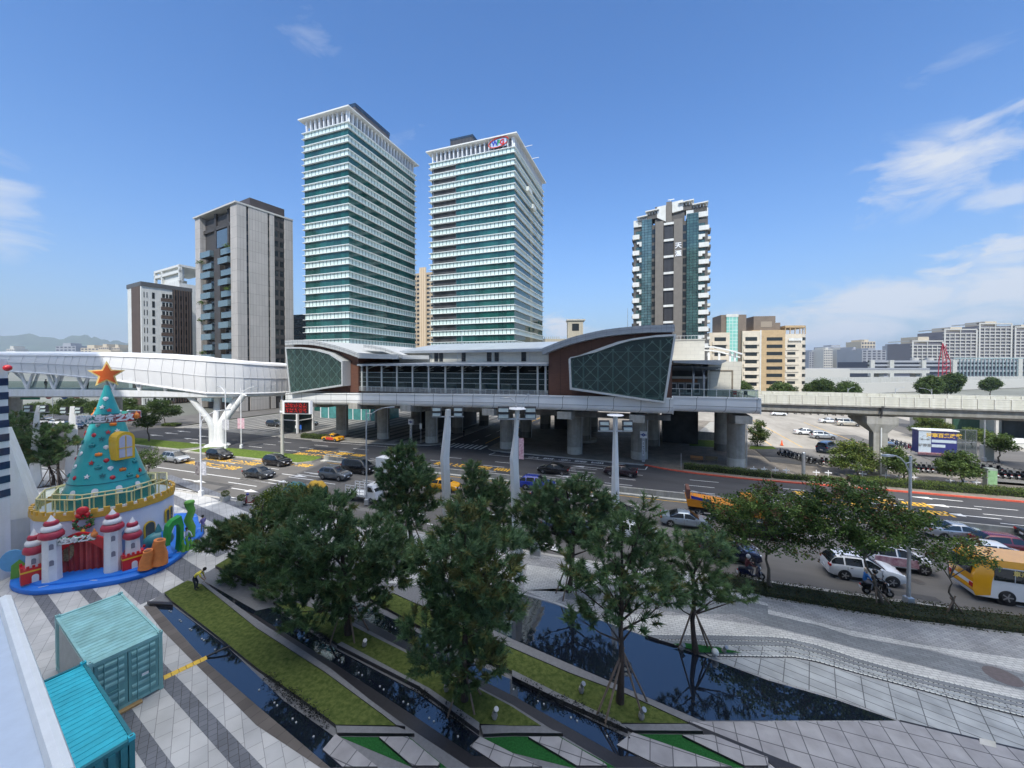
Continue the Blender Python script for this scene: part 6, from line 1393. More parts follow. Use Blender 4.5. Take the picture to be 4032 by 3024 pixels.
tree('pine_tree','flat topped pine leaning left in front of the bus lane sign',(3.64,24.48),[(1.6,5.83,1.32,.65),(3.37,6.12,1.77,.77),(5.15,6.12,1.32,.77),(2.19,4.64,1.91,.82),(4.26,4.78,2.06,.88),(6.04,4.64,1.03,.88),(.71,4.78,1.03,.65),(3.38,3.59,2.21,.65),(1.3,3.29,1.18,.65),(5.45,3.44,1.47,.59),(6.33,5.68,.59,.53),(4.26,7.01,.82,.41),(2.48,6.57,1.18,.41)],seed=21,r0=.17,stakes=[(-.85,-.1,2.9),(-.5,-.9,2.7),(.4,-.6,2.6)],dens=1.0,lean=(.35,0))
tree('pine_tree','tall conical pine standing between the pavement and the grass beds',(-8.03,30.78),[(-8.47,7.67,.74,.67),(-9.14,7.3,1.18,.44),(-8.58,6.37,1.67,.89),(-7.47,5.62,1.41,.96),(-9.52,4.88,1.48,1.11),(-7.85,4.32,1.85,1.11),(-8.78,3.19,1.85,.96),(-7.11,3.19,1.18,.81),(-9.9,3.38,1.04,.74),(-8.04,2.07,1.67,.52),(-10.07,6.0,.74,.52)],seed=25,r0=.18,stakes=[(-.6,0,3.2),(.9,-.1,3.2),(.35,-.5,3.2),(-.2,-.9,3.0)],dens=1.1,lean=(-.3,0))
for k,(b,pd,sd,lb) in enumerate((((-55.63,46.52),[(-58.62,8.07,2.13,.89),(-56.69,6.38,2.35,1.12),(-59.79,5.54,1.96,1.23),(-57.86,4.13,2.52,1.23),(-56.18,3.57,1.68,1.01),(-59.29,2.72,1.68,.89)],31,'dark pine on stakes standing between the two far left floodlight masts'),((-54.88,46.52),[(-55.29,6.66,1.68,.78),(-56.72,4.98,1.68,.78),(-54.47,4.98,1.45,.89),(-55.62,3.57,2.01,1.01),(-57.04,2.72,1.23,.78)],33,'dark pine hard against the left of the castle platform railing'),((-59.93,47.62),[(-61.75,7.05,1.37,1.03),(-62.37,4.75,1.72,1.37),(-60.96,3.02,1.72,1.15),(-62.7,2.44,1.37,1.15)],35,'dark pine at the far left edge behind the white faceted column'))):
    tree('pine_tree',lb,b,pd,seed=sd,r0=.15,dens=.8,stakes=st4(1.2,2.2))
tree('round_tree','sunlit round green tree behind the wide leaning pine',(-19.01,32.01),[(-18.8,3.9,1.85,1.0),(-19.96,3.32,1.54,.92),(-17.64,3.52,1.39,.85),(-19.0,2.54,2.31,.92),(-20.36,2.35,1.15,.69)],'leaf',seed=41,r0=.12,dens=1.2,leaf=.17,mats=LEAFY,mixw=(2,4,3,1))
BT_ = [leafmat('leaf_roadside',(.085,.15,.036)),leafmat('leaf_roadside_deep',(.05,.095,.027)),leafmat('leaf_roadside_light',(.14,.21,.05)),LEAF[3]]
tree('roadside_tree','wide dark roadside tree in front of the orange truck',(16.75,24.74),[(15.97,6.03,2.23,.71),(14.18,5.28,1.84,.83),(17.46,5.58,2.14,.89),(13.59,4.08,1.43,.77),(15.68,4.53,2.53,1.01),(18.08,4.38,1.93,.95),(19.57,4.68,1.13,.89),(14.79,3.48,1.64,.54),(17.19,3.32,2.08,.54),(18.98,3.48,1.34,.48),(16.56,6.63,1.19,.36)],'leaf',seed=43,r0=.13,trunk_top=3.4,dens=1.2,leaf=.16,mats=BT_,mixw=(5,5,3,2),lean=(-.1,0))
tree('roadside_tree','big roadside tree with a split trunk beside the white car',(22.31,23.07),[(19.06,7.31,1.39,.5),(20.73,7.17,1.66,.61),(18.24,6.33,1.11,.72),(19.91,6.19,1.94,.83),(21.86,6.19,1.66,.94),(19.09,5.07,1.66,.78),(21.04,4.93,2.08,.89),(23.0,5.07,1.39,.89),(23.82,5.63,1.05,.5),(24.53,5.21,1.0,.55),(19.66,4.09,1.66,.61),(21.89,3.95,1.66,.61),(23.85,4.23,1.11,.5)],'leaf',seed=47,r0=.12,trunk_top=3.2,dens=1.1,leaf=.16,mats=BT_,mixw=(6,4,3,1),stakes=[(.5,-.3,1.3),(-.5,-.3,1.3)])
tree('roadside_tree','small crooked roadside tree in front of the yellow bus',(25.8,22.21),[(25.38,4.48,1.07,.37),(26.46,4.21,.96,.53),(24.85,3.8,1.23,.48),(26.2,3.39,1.28,.53),(24.32,3.12,.8,.32),(27.14,3.39,.69,.43),(24.04,4.07,.91,.43)],'leaf',seed=49,r0=.09,trunk_top=2.3,dens=.8,leaf=.14,mats=BT_,mixw=(5,3,4,1),stakes=[(-.7,-.1,1.0),(.45,-.2,.9)],lean=(-.12,0))
# small trees beyond the road
SM = (((44.25,69.28),[(44.58,4.03,1.17,.83),(43.92,2.78,1.67,1.0),(45.43,2.11,1.5,1.0),(44.61,1.1,2.0,.83)],'lone green tree growing on grass beside the last station column',0),((45.53,50.41),[(44.62,4.05,2.42,.73),(43.42,2.95,2.55,.97),(46.16,2.83,2.42,.97),(44.65,1.73,3.33,.85),(42.22,1.85,1.45,.61),(47.39,1.85,1.45,.61)],'bright yellow green tree left of the viaduct pier',1),
      ((49.13,47.9),[(47.9,3.65,1.73,.69),(47.05,2.66,1.73,.81),(49.08,2.49,1.84,.81),(47.93,1.67,2.3,.58)],'dark green tree right of the viaduct pier behind the lamp',0),((53.89,45.85),[(53.05,3.73,1.87,.66),(51.68,2.89,1.87,.77),(54.72,2.89,1.98,.77),(53.08,2.06,2.87,.77),(55.02,1.78,1.43,.55)],'round green tree in front of the blue advertising board',0),
      ((84.93,76.94),[(83.8,3.52,2.41,.74),(85.67,2.59,3.33,.74),(82.9,1.94,2.59,.74),(87.54,1.94,2.59,.56)],'flat tiered yellow tree behind the advertising board',1),((83.82,78.19),[(82.8,3.62,1.5,.66),(83.29,2.39,2.07,.75),(82.18,1.64,1.5,.66)],'small tiered tree farthest back by the car park road',1),((80.6,67.29),[(79.81,3.12,2.43,.65),(81.45,1.9,3.24,.65),(79.01,2.31,2.27,.57),(83.06,2.71,1.94,.49)],'flat tiered tree right of the advertising board',1),((73.08,57.64),[(73.25,3.72,1.52,.62),(72.57,2.81,1.66,.62),(74.51,2.81,1.8,.69),(73.62,2.26,2.36,.49)],'small round tree at the far right kerb',0))
for k,(b,pd,lb,y) in enumerate(SM): tree('street_tree',lb,b,[(b[0]+(p[0]-b[0])*.85,p[1],p[2]*.8,p[3]*.85) for p in pd],'leaf',seed=60+k,r0=.12,trunk_top=max(2.4,pd[-1][1]),dens=1.0,leaf=.24,mats=LEAFY if y else LEAF,mixw=(4,2,4,2) if y else (5,2,4,0))
# trees under and beyond the footbridge at the left
LT_ = (((-69.44,73.49),[(-71.36,4.72,1.94,.8),(-70.04,3.66,2.12,.88),(-68.71,4.28,1.41,.71)],'dark leaning tree on the grass island under the footbridge'),((-40.96,43.19),[(-40.85,4.72,1.04,.47),(-41.48,4.1,1.04,.57),(-40.18,3.99,1.14,.57),(-40.87,3.36,1.25,.42)],'small bright green street tree right behind the castle railing'),((-84.22,93.38),[(-85.0,5.43,2.69,.9),(-86.7,4.08,3.14,1.01),(-83.33,3.85,2.92,1.01),(-85.03,2.84,3.82,.79)],'round tree standing in a clipped ring hedge under the footbridge'),((-92.29,91.61),[(-92.21,5.82,2.86,.99),(-93.88,4.5,2.86,.99),(-90.58,4.28,2.86,1.1),(-88.93,3.39,2.42,.88)],'green tree just right of the cone under the footbridge'),((-112.38,99.12),[(-114.09,5.11,3.58,1.07),(-115.9,3.67,4.29,1.31),(-112.33,3.19,4.29,1.31),(-118.9,3.07,3.1,1.19),(-109.34,3.67,2.86,1.07),(-121.87,3.67,3.34,1.31),(-124.87,2.71,3.34,1.07)],'wide green tree mass seen left of the cone under the footbridge'),((-105.45,97.13),[(-89.55,7.4,1.17,.58),(-105.38,4.48,2.57,1.05),(-103.64,3.3,2.8,1.05)],'green tree hidden partly behind the teal cone'))
for k,(b,pd,lb) in enumerate(LT_): tree('street_tree',lb,b,pd,'leaf',seed=80+k,r0=.14,dens=.9,leaf=.26 if k != 1 else .16,mats=LEAF,mixw=(5,3,2,0),trunk_top=max(2,pd[-1][1]))
# ---------------------------------------------------------------- hedges and ground cover
def hedge(name,label,line,w_,h,mats,seed,dens=260,leaf=.11,cat='hedge',z0=0.0,lumps=.06,group=None):
    rn = random.Random(seed); mb = MB(); tot = 0
    x0 = line[0]; o = thing_st(name,label,cat,x0[0],x0[1],z0,group)
    bd = MB()
    for a,b in zip(line,line[1:]):
        A,B = Vector(a),Vector(b); d_ = (B-A); L_ = d_.length; d_.normalize(); n_ = Vector((-d_.y,d_.x))
        q = [(A + n_*w_*.12),(B + n_*w_*.12),(B + n_*w_*.88),(A + n_*w_*.88)]
        bd.extr([(p.x,p.y,z0) for p in q],(0,0,h*.8))
        for _ in range(int(L_*(w_+h)*dens*.45)):
            k = rn.random(); u = rn.random()*(w_+1.2*h); lum = lumps*math.sin(k*L_*2.3+seed)
            off,zz = (0.0,u) if u < h*1.0 else (u-h,h) if u < h+w_ else (w_,u-h-w_)
            c = A.lerp(B,k) + n_*(off + rn.gauss(0,.03)); leaves(mb,Vector((c.x,c.y,z0 + max(.02,zz + lum + rn.gauss(0,.04)))),rn,rn.choice((0,0,0,1,1,2)),leaf,2,.05)
    bd.build('stems',mat('hedge_inside',(.02,.03,.012),.9,var=.3),o); mb.build('foliage',mats,o)
    return o
HG = [leafmat('hedge_green',(.1,.15,.03)),leafmat('hedge_deep',(.05,.085,.02)),leafmat('hedge_light',(.17,.21,.05)),LEAF[3]]
hedge('clipped_hedge','clipped green hedge beside the red kerb under the station end',[(4.2,58.6),(13.5,57.8),(14.5,57.8)],1.1,.75,HG,5)
hedge('clipped_hedge','lower clipped hedge continuing right along the red kerb',[(14.8,57.8),(22.5,58.3)],1.0,.55,HG,6)
hedge('clipped_hedge','long sunlit clipped hedge along the red kerb at the far right',[(23.2,58.4),(37,58.8),(60,59)],1.8,.7,HG,7)
hedge('clipped_hedge','small clipped hedge beside the kerb below the led board',[(-66,57.6),(-58,58.0)],1.2,.8,HG,8)
hedge('ring_hedge','round clipped hedge bed below the ring hedge tree',[(-110.02,57.44),(-106.65,58.67)],1.8,.5,HG,10,180,.16)
GC_ = [leafmat('groundcover_olive',(.06,.075,.02)),leafmat('groundcover_deep',(.03,.042,.014)),leafmat('groundcover_rust',(.1,.065,.03)),LEAF[3]]
hb = [(3.6,28.3),(6.85,27.9),(10,27.95),(13.7,28.1),(18.9,28.75),(26,29.4),(40,30)]
hedge('groundcover_bed','long low olive shrub bed between the stone plaza and the road',hb,1.75,.34,GC_,9,330,.08,'shrub bed',0,.05)
# shrubs along the pond banks
def shrub_row(label,pts,seed,r=.22):
    rn = random.Random(seed); mb = MB()
    for a,b in zip(pts,pts[1:]):
        A,B = Vector(a),Vector(b); n = int((B-A).length/.3)+1
        for i in range(n):
            if rn.random() < .3: continue
            c = A.lerp(B,(i+rn.random())/n)
            for _ in range(34): leaves(mb,Vector((c.x+rn.gauss(0,r*.6),c.y+rn.gauss(0,r*.6),.1+abs(rn.gauss(0,r*.45)))),rn,rn.choice((0,1,1)),.07,2,.05)
    o = mb.build('bank_shrubs',[leafmat('bank_shrub',(.03,.035,.03)),leafmat('bank_shrub_deep',(.016,.02,.02))]); o['kind'] = 'stuff'; return o
shrub_row('dark low shrubs on the bank of the first narrow pond',[(-11.71,17.89),(-10.13,16.87),(-8.72,16.07),(-7.54,15.34),(-6.92,14.9)],1)
shrub_row('dark low shrubs on the bank of the second narrow pond',[(-4.46,16.99),(-3.27,16.23),(-2.45,15.69),(-1.43,15.04)],2)
shrub_row('dark low shrubs on the upper bank of the second narrow pond',[(-13.71,22.34),(-12.24,21.54),(-10.89,20.69),(-9.51,19.91)],4)
shrub_row('dark low shrubs on the bank of the third narrow pond',[(.32,17.62),(1.28,16.81),(2.46,16.18),(3.61,15.59),(4.39,15.0)],3)
# ================================================================ vehicles (built along +x, then set on the road)
TYRE = mat('tyre_rubber',(.018,.018,.019),.85,var=.15); RIM = mat('alloy_rim',(.5,.51,.52),.3,metal=.8,var=.05)
CGLASS = mat('car_glass',(.012,.016,.018),.04,var=0,spec=.7); LAMPW = mat('headlamp',(.75,.78,.8),.1,var=0); LAMPR = mat('tail_lamp',(.4,.01,.01),.2,var=0); PLATE = mat('number_plate',(.75,.75,.75),.5,var=0)
def paint(name,c,metal=.0,rough=.25): return mat(name,c,rough,metal=metal,var=.04,scale=2,coat=.8)
PT_ = {'silver': paint('silver_paint',(.46,.48,.5),.45),'black': paint('black_paint',(.008,.008,.01)),'grey': paint('grey_car_paint',(.14,.155,.17),.4),'navy': paint('navy_paint',(.012,.018,.06),.2),'blue': paint('royal_blue_paint',(.02,.045,.36),.2),'white': paint('white_car_paint',(.75,.76,.77)),'yellow': paint('taxi_yellow',(.8,.37,.01)),'maroon': paint('maroon_paint',(.03,.012,.018),.2),'red': paint('wine_red_paint',(.2,.015,.03),.2),'charcoal': paint('charcoal_paint',(.035,.038,.042),.3),'palesilver': paint('pale_blue_silver',(.36,.42,.47),.45),'beige': paint('champagne_paint',(.5,.47,.4),.3),'slate': paint('slate_blue_paint_car',(.05,.08,.14),.2)}
KINDS = {  # length, width, height; outline of the top from tail to nose (x, z); belt height; first and last cabin x; wheel x
 'sedan': (4.6,1.78,1.45,[(-2.3,.42),(-2.29,.72),(-2.22,.95),(-1.75,1.02),(-1.45,1.06),(-.72,1.40),(-.1,1.45),(.35,1.42),(1.12,1.0),(1.5,.94),(2.0,.84),(2.24,.68),(2.3,.42)],.93,(-1.5,1.15),(-1.38,1.42)),
 'suv': (4.5,1.84,1.66,[(-2.25,.5),(-2.25,.85),(-2.2,1.08),(-2.0,1.38),(-1.72,1.58),(-.9,1.66),(-.1,1.66),(.3,1.6),(1.05,1.12),(1.45,1.06),(1.98,.94),(2.2,.75),(2.25,.48)],1.05,(-2.14,1.08),(-1.32,1.4)),
 'hatch': (4.2,1.76,1.5,[(-2.1,.45),(-2.1,.8),(-2.03,1.0),(-1.75,1.3),(-1.4,1.45),(-.7,1.5),(0,1.5),(.4,1.43),(1.05,1.0),(1.4,.94),(1.85,.82),(2.06,.66),(2.1,.42)],.95,(-2.0,1.08),(-1.25,1.32)),
 'mpv': (4.7,1.8,1.72,[(-2.35,.5),(-2.35,.9),(-2.31,1.15),(-2.15,1.5),(-1.9,1.66),(-.9,1.72),(.1,1.7),(.55,1.6),(1.35,1.08),(1.65,1.0),(2.1,.88),(2.3,.7),(2.35,.45)],1.05,(-2.28,1.38),(-1.4,1.45)),
 'van': (5.1,1.9,1.95,[(-2.55,.5),(-2.55,.9),(-2.53,1.2),(-2.45,1.75),(-2.3,1.9),(-1,1.95),(.3,1.94),(.95,1.84),(1.65,1.25),(1.95,1.12),(2.35,1.0),(2.52,.8),(2.55,.48)],1.2,(-2.5,1.68),(-1.6,1.65))}
def interp(prof,x):
    for (x0,z0),(x1,z1) in zip(prof,prof[1:]):
        if x0 <= x <= x1 and x1 > x0: return z0+(z1-z0)*(x-x0)/(x1-x0)
    return prof[0][1] if x < prof[0][0] else prof[-1][1]
def make_wheel(parent,x,y,r,side):
    t = MB().wheel((x,y,r),r,.2,(0,1,0),20).build('wheel',TYRE,parent,40)
    mb = MB().wheel((x,y+side*.098,r),r*.64,.02,(0,1,0),16)
    mb.build('wheel_rim',mat('rim_shadow',(.07,.07,.075),.4,metal=.6,var=0),t,30)
    sp = MB()
    for k in range(5):
        a = k*2*math.pi/5; sp.obox((x+math.cos(a)*r*.33,y+side*.112,r+math.sin(a)*r*.33),(r*.62,.02,r*.17),0,0,0,-a)
    sp.wheel((x,y+side*.112,r),r*.16,.025,(0,1,0),10); sp.build('wheel_spokes',RIM,t)
def make_car(name,label,kind,col,cat='car',group=None):
    L_,Wd,Hh,prof0,belt,(c0,c1),(wr,wf) = KINDS[kind]; hw = Wd/2
    c = thing(name,label,cat,(0,0,0),0,group); prof = fine(prof0,3); ring = []
    xs = []
    for x,z in prof:
        if not xs or x > xs[-1][0]+.004: xs.append((x,z))
    for x,z in xs:
        e = abs(x)/(L_/2); w_ = hw*(1 - .13*max(0,(e-.72)/.28)**2 - .02*(x > 0)); zb = .24 + .12*max(0,(e-.85)/.15)
        zt = z; bl = min(belt - .1*max(0,x-1.1)/1.2,zt-.015); bl = max(bl,zb+.1)
        up = max(0,zt-bl); wt = w_*.97 - min(.34,up*.5) if up > .06 else w_*.93
        h = [(w_*.9,zb),(w_*.985,zb+.12),(w_,(zb+bl)*.55),(w_*.985,bl-.03),(w_*.965,bl),(wt+.02,zt-.05 if up > .1 else zt-.008),(wt*.86,zt-.008),(wt*.45,zt+.012)]
        if zb+.12 > zt-.05: h = [(p[0],min(p[1],zt)) for p in h]
        ring.append([(x,y,zz) for y,zz in h] + [(x,-y,zz) for y,zz in reversed(h)])
    MB().rings(ring,True,True).build('body',col,c,42)
    # glazing: side panes with pillar gaps, front and rear screens
    gg = {1: MB(),-1: MB()}; cab = [i for i,(x,z) in enumerate(xs) if c0 <= x <= c1 and z-belt > .12]; n = len(ring[0])
    x_pil = {'sedan': (-.18,),'hatch': (-.3,),'suv': (-1.3,-.2),'mpv': (-1.25,-.1),'van': (-1.2,.2)}[kind]
    for i,j in zip(cab,cab[1:]):
        xa,xb = xs[i][0],xs[j][0]
        if any(xa <= p <= xb for p in x_pil):
            p = [q for q in x_pil if xa <= q <= xb][0]; segs = [(0,max(0.0,(p-.05-xa)/(xb-xa))),(min(1.0,(p+.05-xa)/(xb-xa)),1)]
        else: segs = [(0,1)]
        for s0,s1 in segs:
            if s1-s0 < .04: continue
            for a,b,sg in ((4,5,1),(n-5,n-6,-1)):
                P = lambda q,k,f: Vector(ring[q][a]).lerp(Vector(ring[q][b]),f)
                q = [P(i,0,.1).lerp(P(j,0,.1),s0),P(i,0,.1).lerp(P(j,0,.1),s1),P(i,0,.9).lerp(P(j,0,.9),s1),P(i,0,.9).lerp(P(j,0,.9),s0)]
                q = [v + Vector((0,sg*.012,.004)) for v in q]; gg[sg].quad(*(q if sg > 0 else q[::-1]))
    for g_ in gg.values(): g_.build('side_window',CGLASS,c)
    def screen(nm,test):
        g2 = MB()
        for i in range(len(xs)-1):
            if test(xs[i][0],xs[i+1][0],(xs[i+1][1]-xs[i][1])/(xs[i+1][0]-xs[i][0])) :
                for a in range(5,n-6):
                    q = [Vector(ring[i][a]),Vector(ring[i+1][a]),Vector(ring[i+1][a+1]),Vector(ring[i][a+1])]
                    nn = (q[1]-q[0]).cross(q[3]-q[0]); nn = nn.normalized() if nn.length > 1e-9 else Vector((0,0,1))
                    if nn.z < 0: nn = -nn
                    g2.quad(*[v + nn*.012 for v in q])
        if g2.f: g2.build(nm,CGLASS,c,60)
    screen('windscreen',lambda a,b,s: a > -.2 and b <= c1+.06 and s < -.3)
    screen('rear_window',lambda a,b,s: a >= c0-.12 and b < -.5 and s > .28 and interp(prof0,b) > belt+.1)
    r = .33 if kind in ('sedan','hatch') else .36
    for x in (wr,wf):
        for sg in (1,-1):
            MB().wheel((x,sg*(hw-.06),r+.03),r+.065,.125,(0,1,0),20).build('wheel_arch',BLACK,c,40); make_wheel(c,x,sg*(hw-.085),r,sg)
    zl = interp(prof0,L_/2-.3)-.12
    for sg in (1,-1):
        MB().extr([(L_/2-.36,sg*(hw*.94),zl-.06),(L_/2-.03,sg*(hw*.74),zl-.12),(L_/2-.03,sg*(hw*.74),zl-.01),(L_/2-.4,sg*(hw*.93),zl+.07)],(0,-sg*.16,.01)).build('headlight',LAMPW,c)
        MB().obox((-L_/2+.07,sg*hw*.8,belt-.08),(.14,hw*.3,.16)).build('taillight',LAMPR,c)
        MB().obox((c1-.32,sg*(hw+.06),belt+.06),(.12,.2,.13)).build('mirror',col,c)
    MB().obox((L_/2+.012,0,.5),(.02,.38,.15)).build('number_plate',PLATE,c); MB().obox((-L_/2-.012,0,.62),(.02,.38,.15)).build('number_plate',PLATE,c)
    MB().obox((L_/2-.05,0,.55 if kind != 'sedan' else .52),(.12,Wd*.62,.2)).build('grille',BLACK,c)
    ds = MB()
    for sg in (1,-1):
        for x in (x_pil[-1],min(c1-.25,x_pil[-1]+1.05),x_pil[-1]-.95): ds.box(x-.008,sg*hw*.995-.004,.38,x+.008,sg*hw*.995+.008,belt-.03)
        ds.box(-L_/2+.75,sg*hw*.985-.01,.27,L_/2-.75,sg*hw*.985+.012,.34)
        for x in (x_pil[-1]+.18,x_pil[-1]-.8): ds.box(x,sg*hw-.002,belt-.14,x+.16,sg*hw+.022,belt-.1)
    ds.build('door_seams',BLACK,c)
    if kind in ('suv','mpv'): MB().box(-1.5,hw*.6,Hh,.1,hw*.6+.03,Hh+.05).box(-1.5,-hw*.6-.03,Hh,.1,-hw*.6,Hh+.05).build('roof_rail',STEEL,c)
    c.scale = (.94,.94,.94); return c
PROTO = {}
def car(label,kind,col,s,t,dirn=1,name='car',z=-.112,extra=None,group=None,yaw=0.0,near=True):
    """near: t is the line where the wheels on the camera's side touch the road."""
    if kind not in PROTO: PROTO[kind] = o = make_car(name,label,kind,PT_[col]); old = PT_[col]; o['paint'] = PT_[col].name
    else:
        o = copy_tree(PROTO[kind]); o.name = name
        for ch in o.children:
            if ch.name.split('.')[0] in ('body','mirror'): ch.material_slots[0].link = 'OBJECT'; ch.material_slots[0].material = PT_[col]
        tag(o,label,'car')
    if 'paint' in o: del o['paint']
    if group: o['group'] = group
    tt = t + (KINDS[kind][1]*.47-.1 if near else 0)
    o.location = W(s,tt,z); o.rotation_euler = (0,0,-GA + (math.pi if dirn < 0 else 0) + yaw)
    if extra: extra(o)
    return o
def taxi_sign(o):
    k = MB().box(-.12,-.3,1.46,.1,.3,1.6).build('roof_lamp',mat('taxi_lamp',(.8,.6,.1),.4,var=0),o); xform(text_mb('TAXI',.13,.004,.003),Matrix.Translation((.11,0,1.53)) @ Matrix.Rotation(R(90),4,'Z') @ Matrix.Rotation(R(90),4,'X')).build('lettering',BLACK,k)
def red_side(o):
    for sg in (1,-1): MB().box(-.95,sg*.895-.012,.4,.85,sg*.895+.012,.9).build('side_panel',mat('ad_red',(.6,.05,.04),.5,var=.1),o)
def pink_side(o):
    for sg in (1,-1):
        p = MB().box(-1.5,sg*.92-.012,.45,1.1,sg*.92+.012,1.05).build('side_panel',mat('ad_pink',(.62,.16,.25),.5,var=.5,scale=2.2,col2=(.7,.5,.52)),o)
car('silver people carrier driving on the sunlit road beside the white lamp post','mpv','silver',-68.0,36.6,name='people_carrier')
car('black estate car at the tip of the grass island by the white column','suv','black',-64.0,40.3,name='sport_utility')
car('small glossy black hatchback beside the led board post','suv','black',-51.7,40.4,name='sport_utility')
car('dark charcoal sedan on the sunlit road in front of the grass island','sedan','charcoal',-48.4,35.2,name='sedan')
car('metallic grey sport utility car behind the tall thin lamp post','suv','grey',-38.4,38.0,name='sport_utility')
car('large black van driving beside the concrete barrier','van','black',-37.7,41.4,name='van')
car('yellow taxi half hidden behind the first white floodlight mast','sedan','yellow',-23.2,39.0,name='taxi',extra=taxi_sign)
car('royal blue sport utility car beside the barrier in the middle of the picture','suv','blue',-12.7,43.0,name='sport_utility')
car('black saloon mostly hidden by the flat topped pine below the blue car','sedan','black',-10.2,39.6,name='sedan')
car('dark grey people carrier behind the third white floodlight mast','mpv','charcoal',-3.6,37.6,name='people_carrier')
car('white hatchback behind the airy pine below the third floodlight mast','hatch','white',-1.4,33.4,name='hatchback')
car('dark teal saloon behind the trunk of the flat topped pine','sedan','slate',-7.0,32.6,name='sedan')
car('pale blue silver sedan left of the orange truck','sedan','palesilver',2.95,37.65,name='sedan')
car('navy blue sport utility car under the wide dark roadside tree','suv','navy',5.5,32.3,name='sport_utility')
car('black sedan with bright wheels half hidden by the wide roadside tree','sedan','black',8.6,37.6,name='sedan')
car('white sport utility car with its near wheels close to the big roadside tree','suv','white',13.7,32.4,name='sport_utility')
car('white van with pink side panels behind the grey lamp post','mpv','white',16.6,35.0,name='people_carrier',extra=pink_side)
car('silver sedan at the right beside the concrete barrier','sedan','silver',24.4,42.6,name='sedan')
car('wine red hatchback between the silver sedan and the white hatchback','hatch','red',26.4,40.8,name='hatchback')
car('white hatchback directly above the yellow bus','hatch','white',24.3,38.6,name='hatchback')
car('dark saloon cut off by the right edge of the picture','sedan','charcoal',31.4,45.0-.9,name='sedan')
car('yellow taxi with red doors stopped at the far kerb under the station','sedan','yellow',-58.2,57.4,-1,'taxi',extra=lambda o: (taxi_sign(o),red_side(o)))
car('black saloon with a sun glint on its side, on the far carriageway','sedan','black',-12.5,50.2,-1,'sedan')
car('dark maroon saloon behind the third floodlight mast on the far carriageway','sedan','maroon',-3.9,52.4,-1,'sedan')
Gp = 'cars standing in the sunny car park'
car('small white car alone at the back of the car park','hatch','white',34.5,130.6,1,'parked_car',-.1,group=Gp)
car('silver estate car in front of a white saloon in the car park','suv','silver',32.1,92.4,1,'parked_car',-.1,group=Gp)
car('white saloon half hidden behind the silver estate in the car park','sedan','white',30.6,96.6,1,'parked_car',-.1,group=Gp)
car('champagne van beside a white car near the car park exit','van','beige',44.4,114,1,'parked_car',-.1,group=Gp)
car('white car half hidden behind the champagne van','sedan','white',42.2,118,1,'parked_car',-.1,group=Gp)
car('dark slate hatchback parked behind the yellow green tree','van','slate',27.9,78.8,1,'parked_car',-.1,group=Gp,yaw=R(55))
car('blue car parked just left of the blue advertising board','mpv','slate',38.2,83,1,'parked_car',-.1,group=Gp,yaw=R(70))
car('dark car stopped under the trees beyond the footbridge','suv','charcoal',-84.5,66,1,'parked_car',.0)
car('grey car parked behind the station column under the lift tower','sedan','grey',-78,70,1,'parked_car',.0)
Gl = 'cars queuing under the footbridge at the far left'
for k,(u,v,c_,kd,lb) in enumerate(((170,925,'white','sedan','white saloon leftmost in the row under the footbridge'),(222,926,'silver','hatch','silver hatchback second in the row under the footbridge'),(345,800,'silver','sedan','silver saloon between the two far left floodlight masts'),(480,808,'white','hatch','white hatchback just left of the teal cone'),(640,830,'slate','van','dark blue van left of the teal cone by the lettered ring'),(710,815,'silver','sedan','silver saloon peeping out behind the teal cone'))):
    x,y = [(-142.51,49.46),(-137.52,50.28),(-143.93,49.95),(-137.25,50.38),(-124.88,48.48),(-128.87,51.51)][k]
    if k < 2: x -= 9 + k*4; y += 3
    car(lb,kd,c_,x,y,1,'car',-.1,group=Gl,near=False)
# --- bus at the right edge
bus = thing_st('minibus','yellow and white minibus with a blue skirt leaving the picture at the right','bus',19.0,33.1,-.112)
def bx(name,a,b,m,par=None,label=None): return MB().box(a[0],a[1],a[2],b[0],b[1],b[2]).build(name,m,par or bus,None,label)
s0,t0,tw = 19.0,32.25,2.05
prof = [(0,.35),(-.12,.7),(-.1,1.6),(.12,2.45),(.45,2.72),(6.2,2.75),(6.8,2.5),(7.0,1.4),(7.0,.35)]
MB().extr([(s0+a,t0,z-.112) for a,z in prof][::-1],(0,tw,0)).build('body',PT_['white'],bus)
MB().extr([(s0+a,t0-.02,z-.112) for a,z in ((-.11,1.0),(-.11,1.6),(.12,2.46),(.45,2.73),(6.2,2.76),(6.2,2.3),(.95,2.3),(.75,1.3),(.7,.5),(0.02,.36),(-.13,.7))][::-1],(0,tw+.04,0)).build('yellow_shell',PT_['yellow'],bus)
MB().extr([(s0+a,t0-.025,z-.112) for a,z in ((2.3,.5),(2.5,1.0),(6.9,1.15),(6.9,.4),(2.9,.4))][::-1],(0,tw+.05,0)).build('blue_skirt',paint('bus_blue',(.02,.03,.25)),bus)
wb = MB().box(s0+.85,t0-.035,1.36,s0+5.9,t0-.005,2.12).build('side_window',CGLASS,bus)
for k in range(4): MB().box(s0+1.75+k*1.35,t0-.045,1.36,s0+1.79+k*1.35,t0-.02,2.12).build('window_bar',STEEL,wb)
xform(text_mb('車汽南大',.34,.004,.01),upright((s0+2.35,t0-.05,1.9),0)).build('lettering',mat('gold_letter',(.65,.5,.15),.4,var=0),bus)
MB().box(s0-.14,t0+.2,1.5,s0-.02,t0+tw-.2,2.2).build('rear_window',CGLASS,bus)
for tt in (t0-.01,t0+tw-.24): MB().box(s0-.16,tt,.75,s0+.05,tt+.25,1.0).build('taillight',LAMPR,bus)
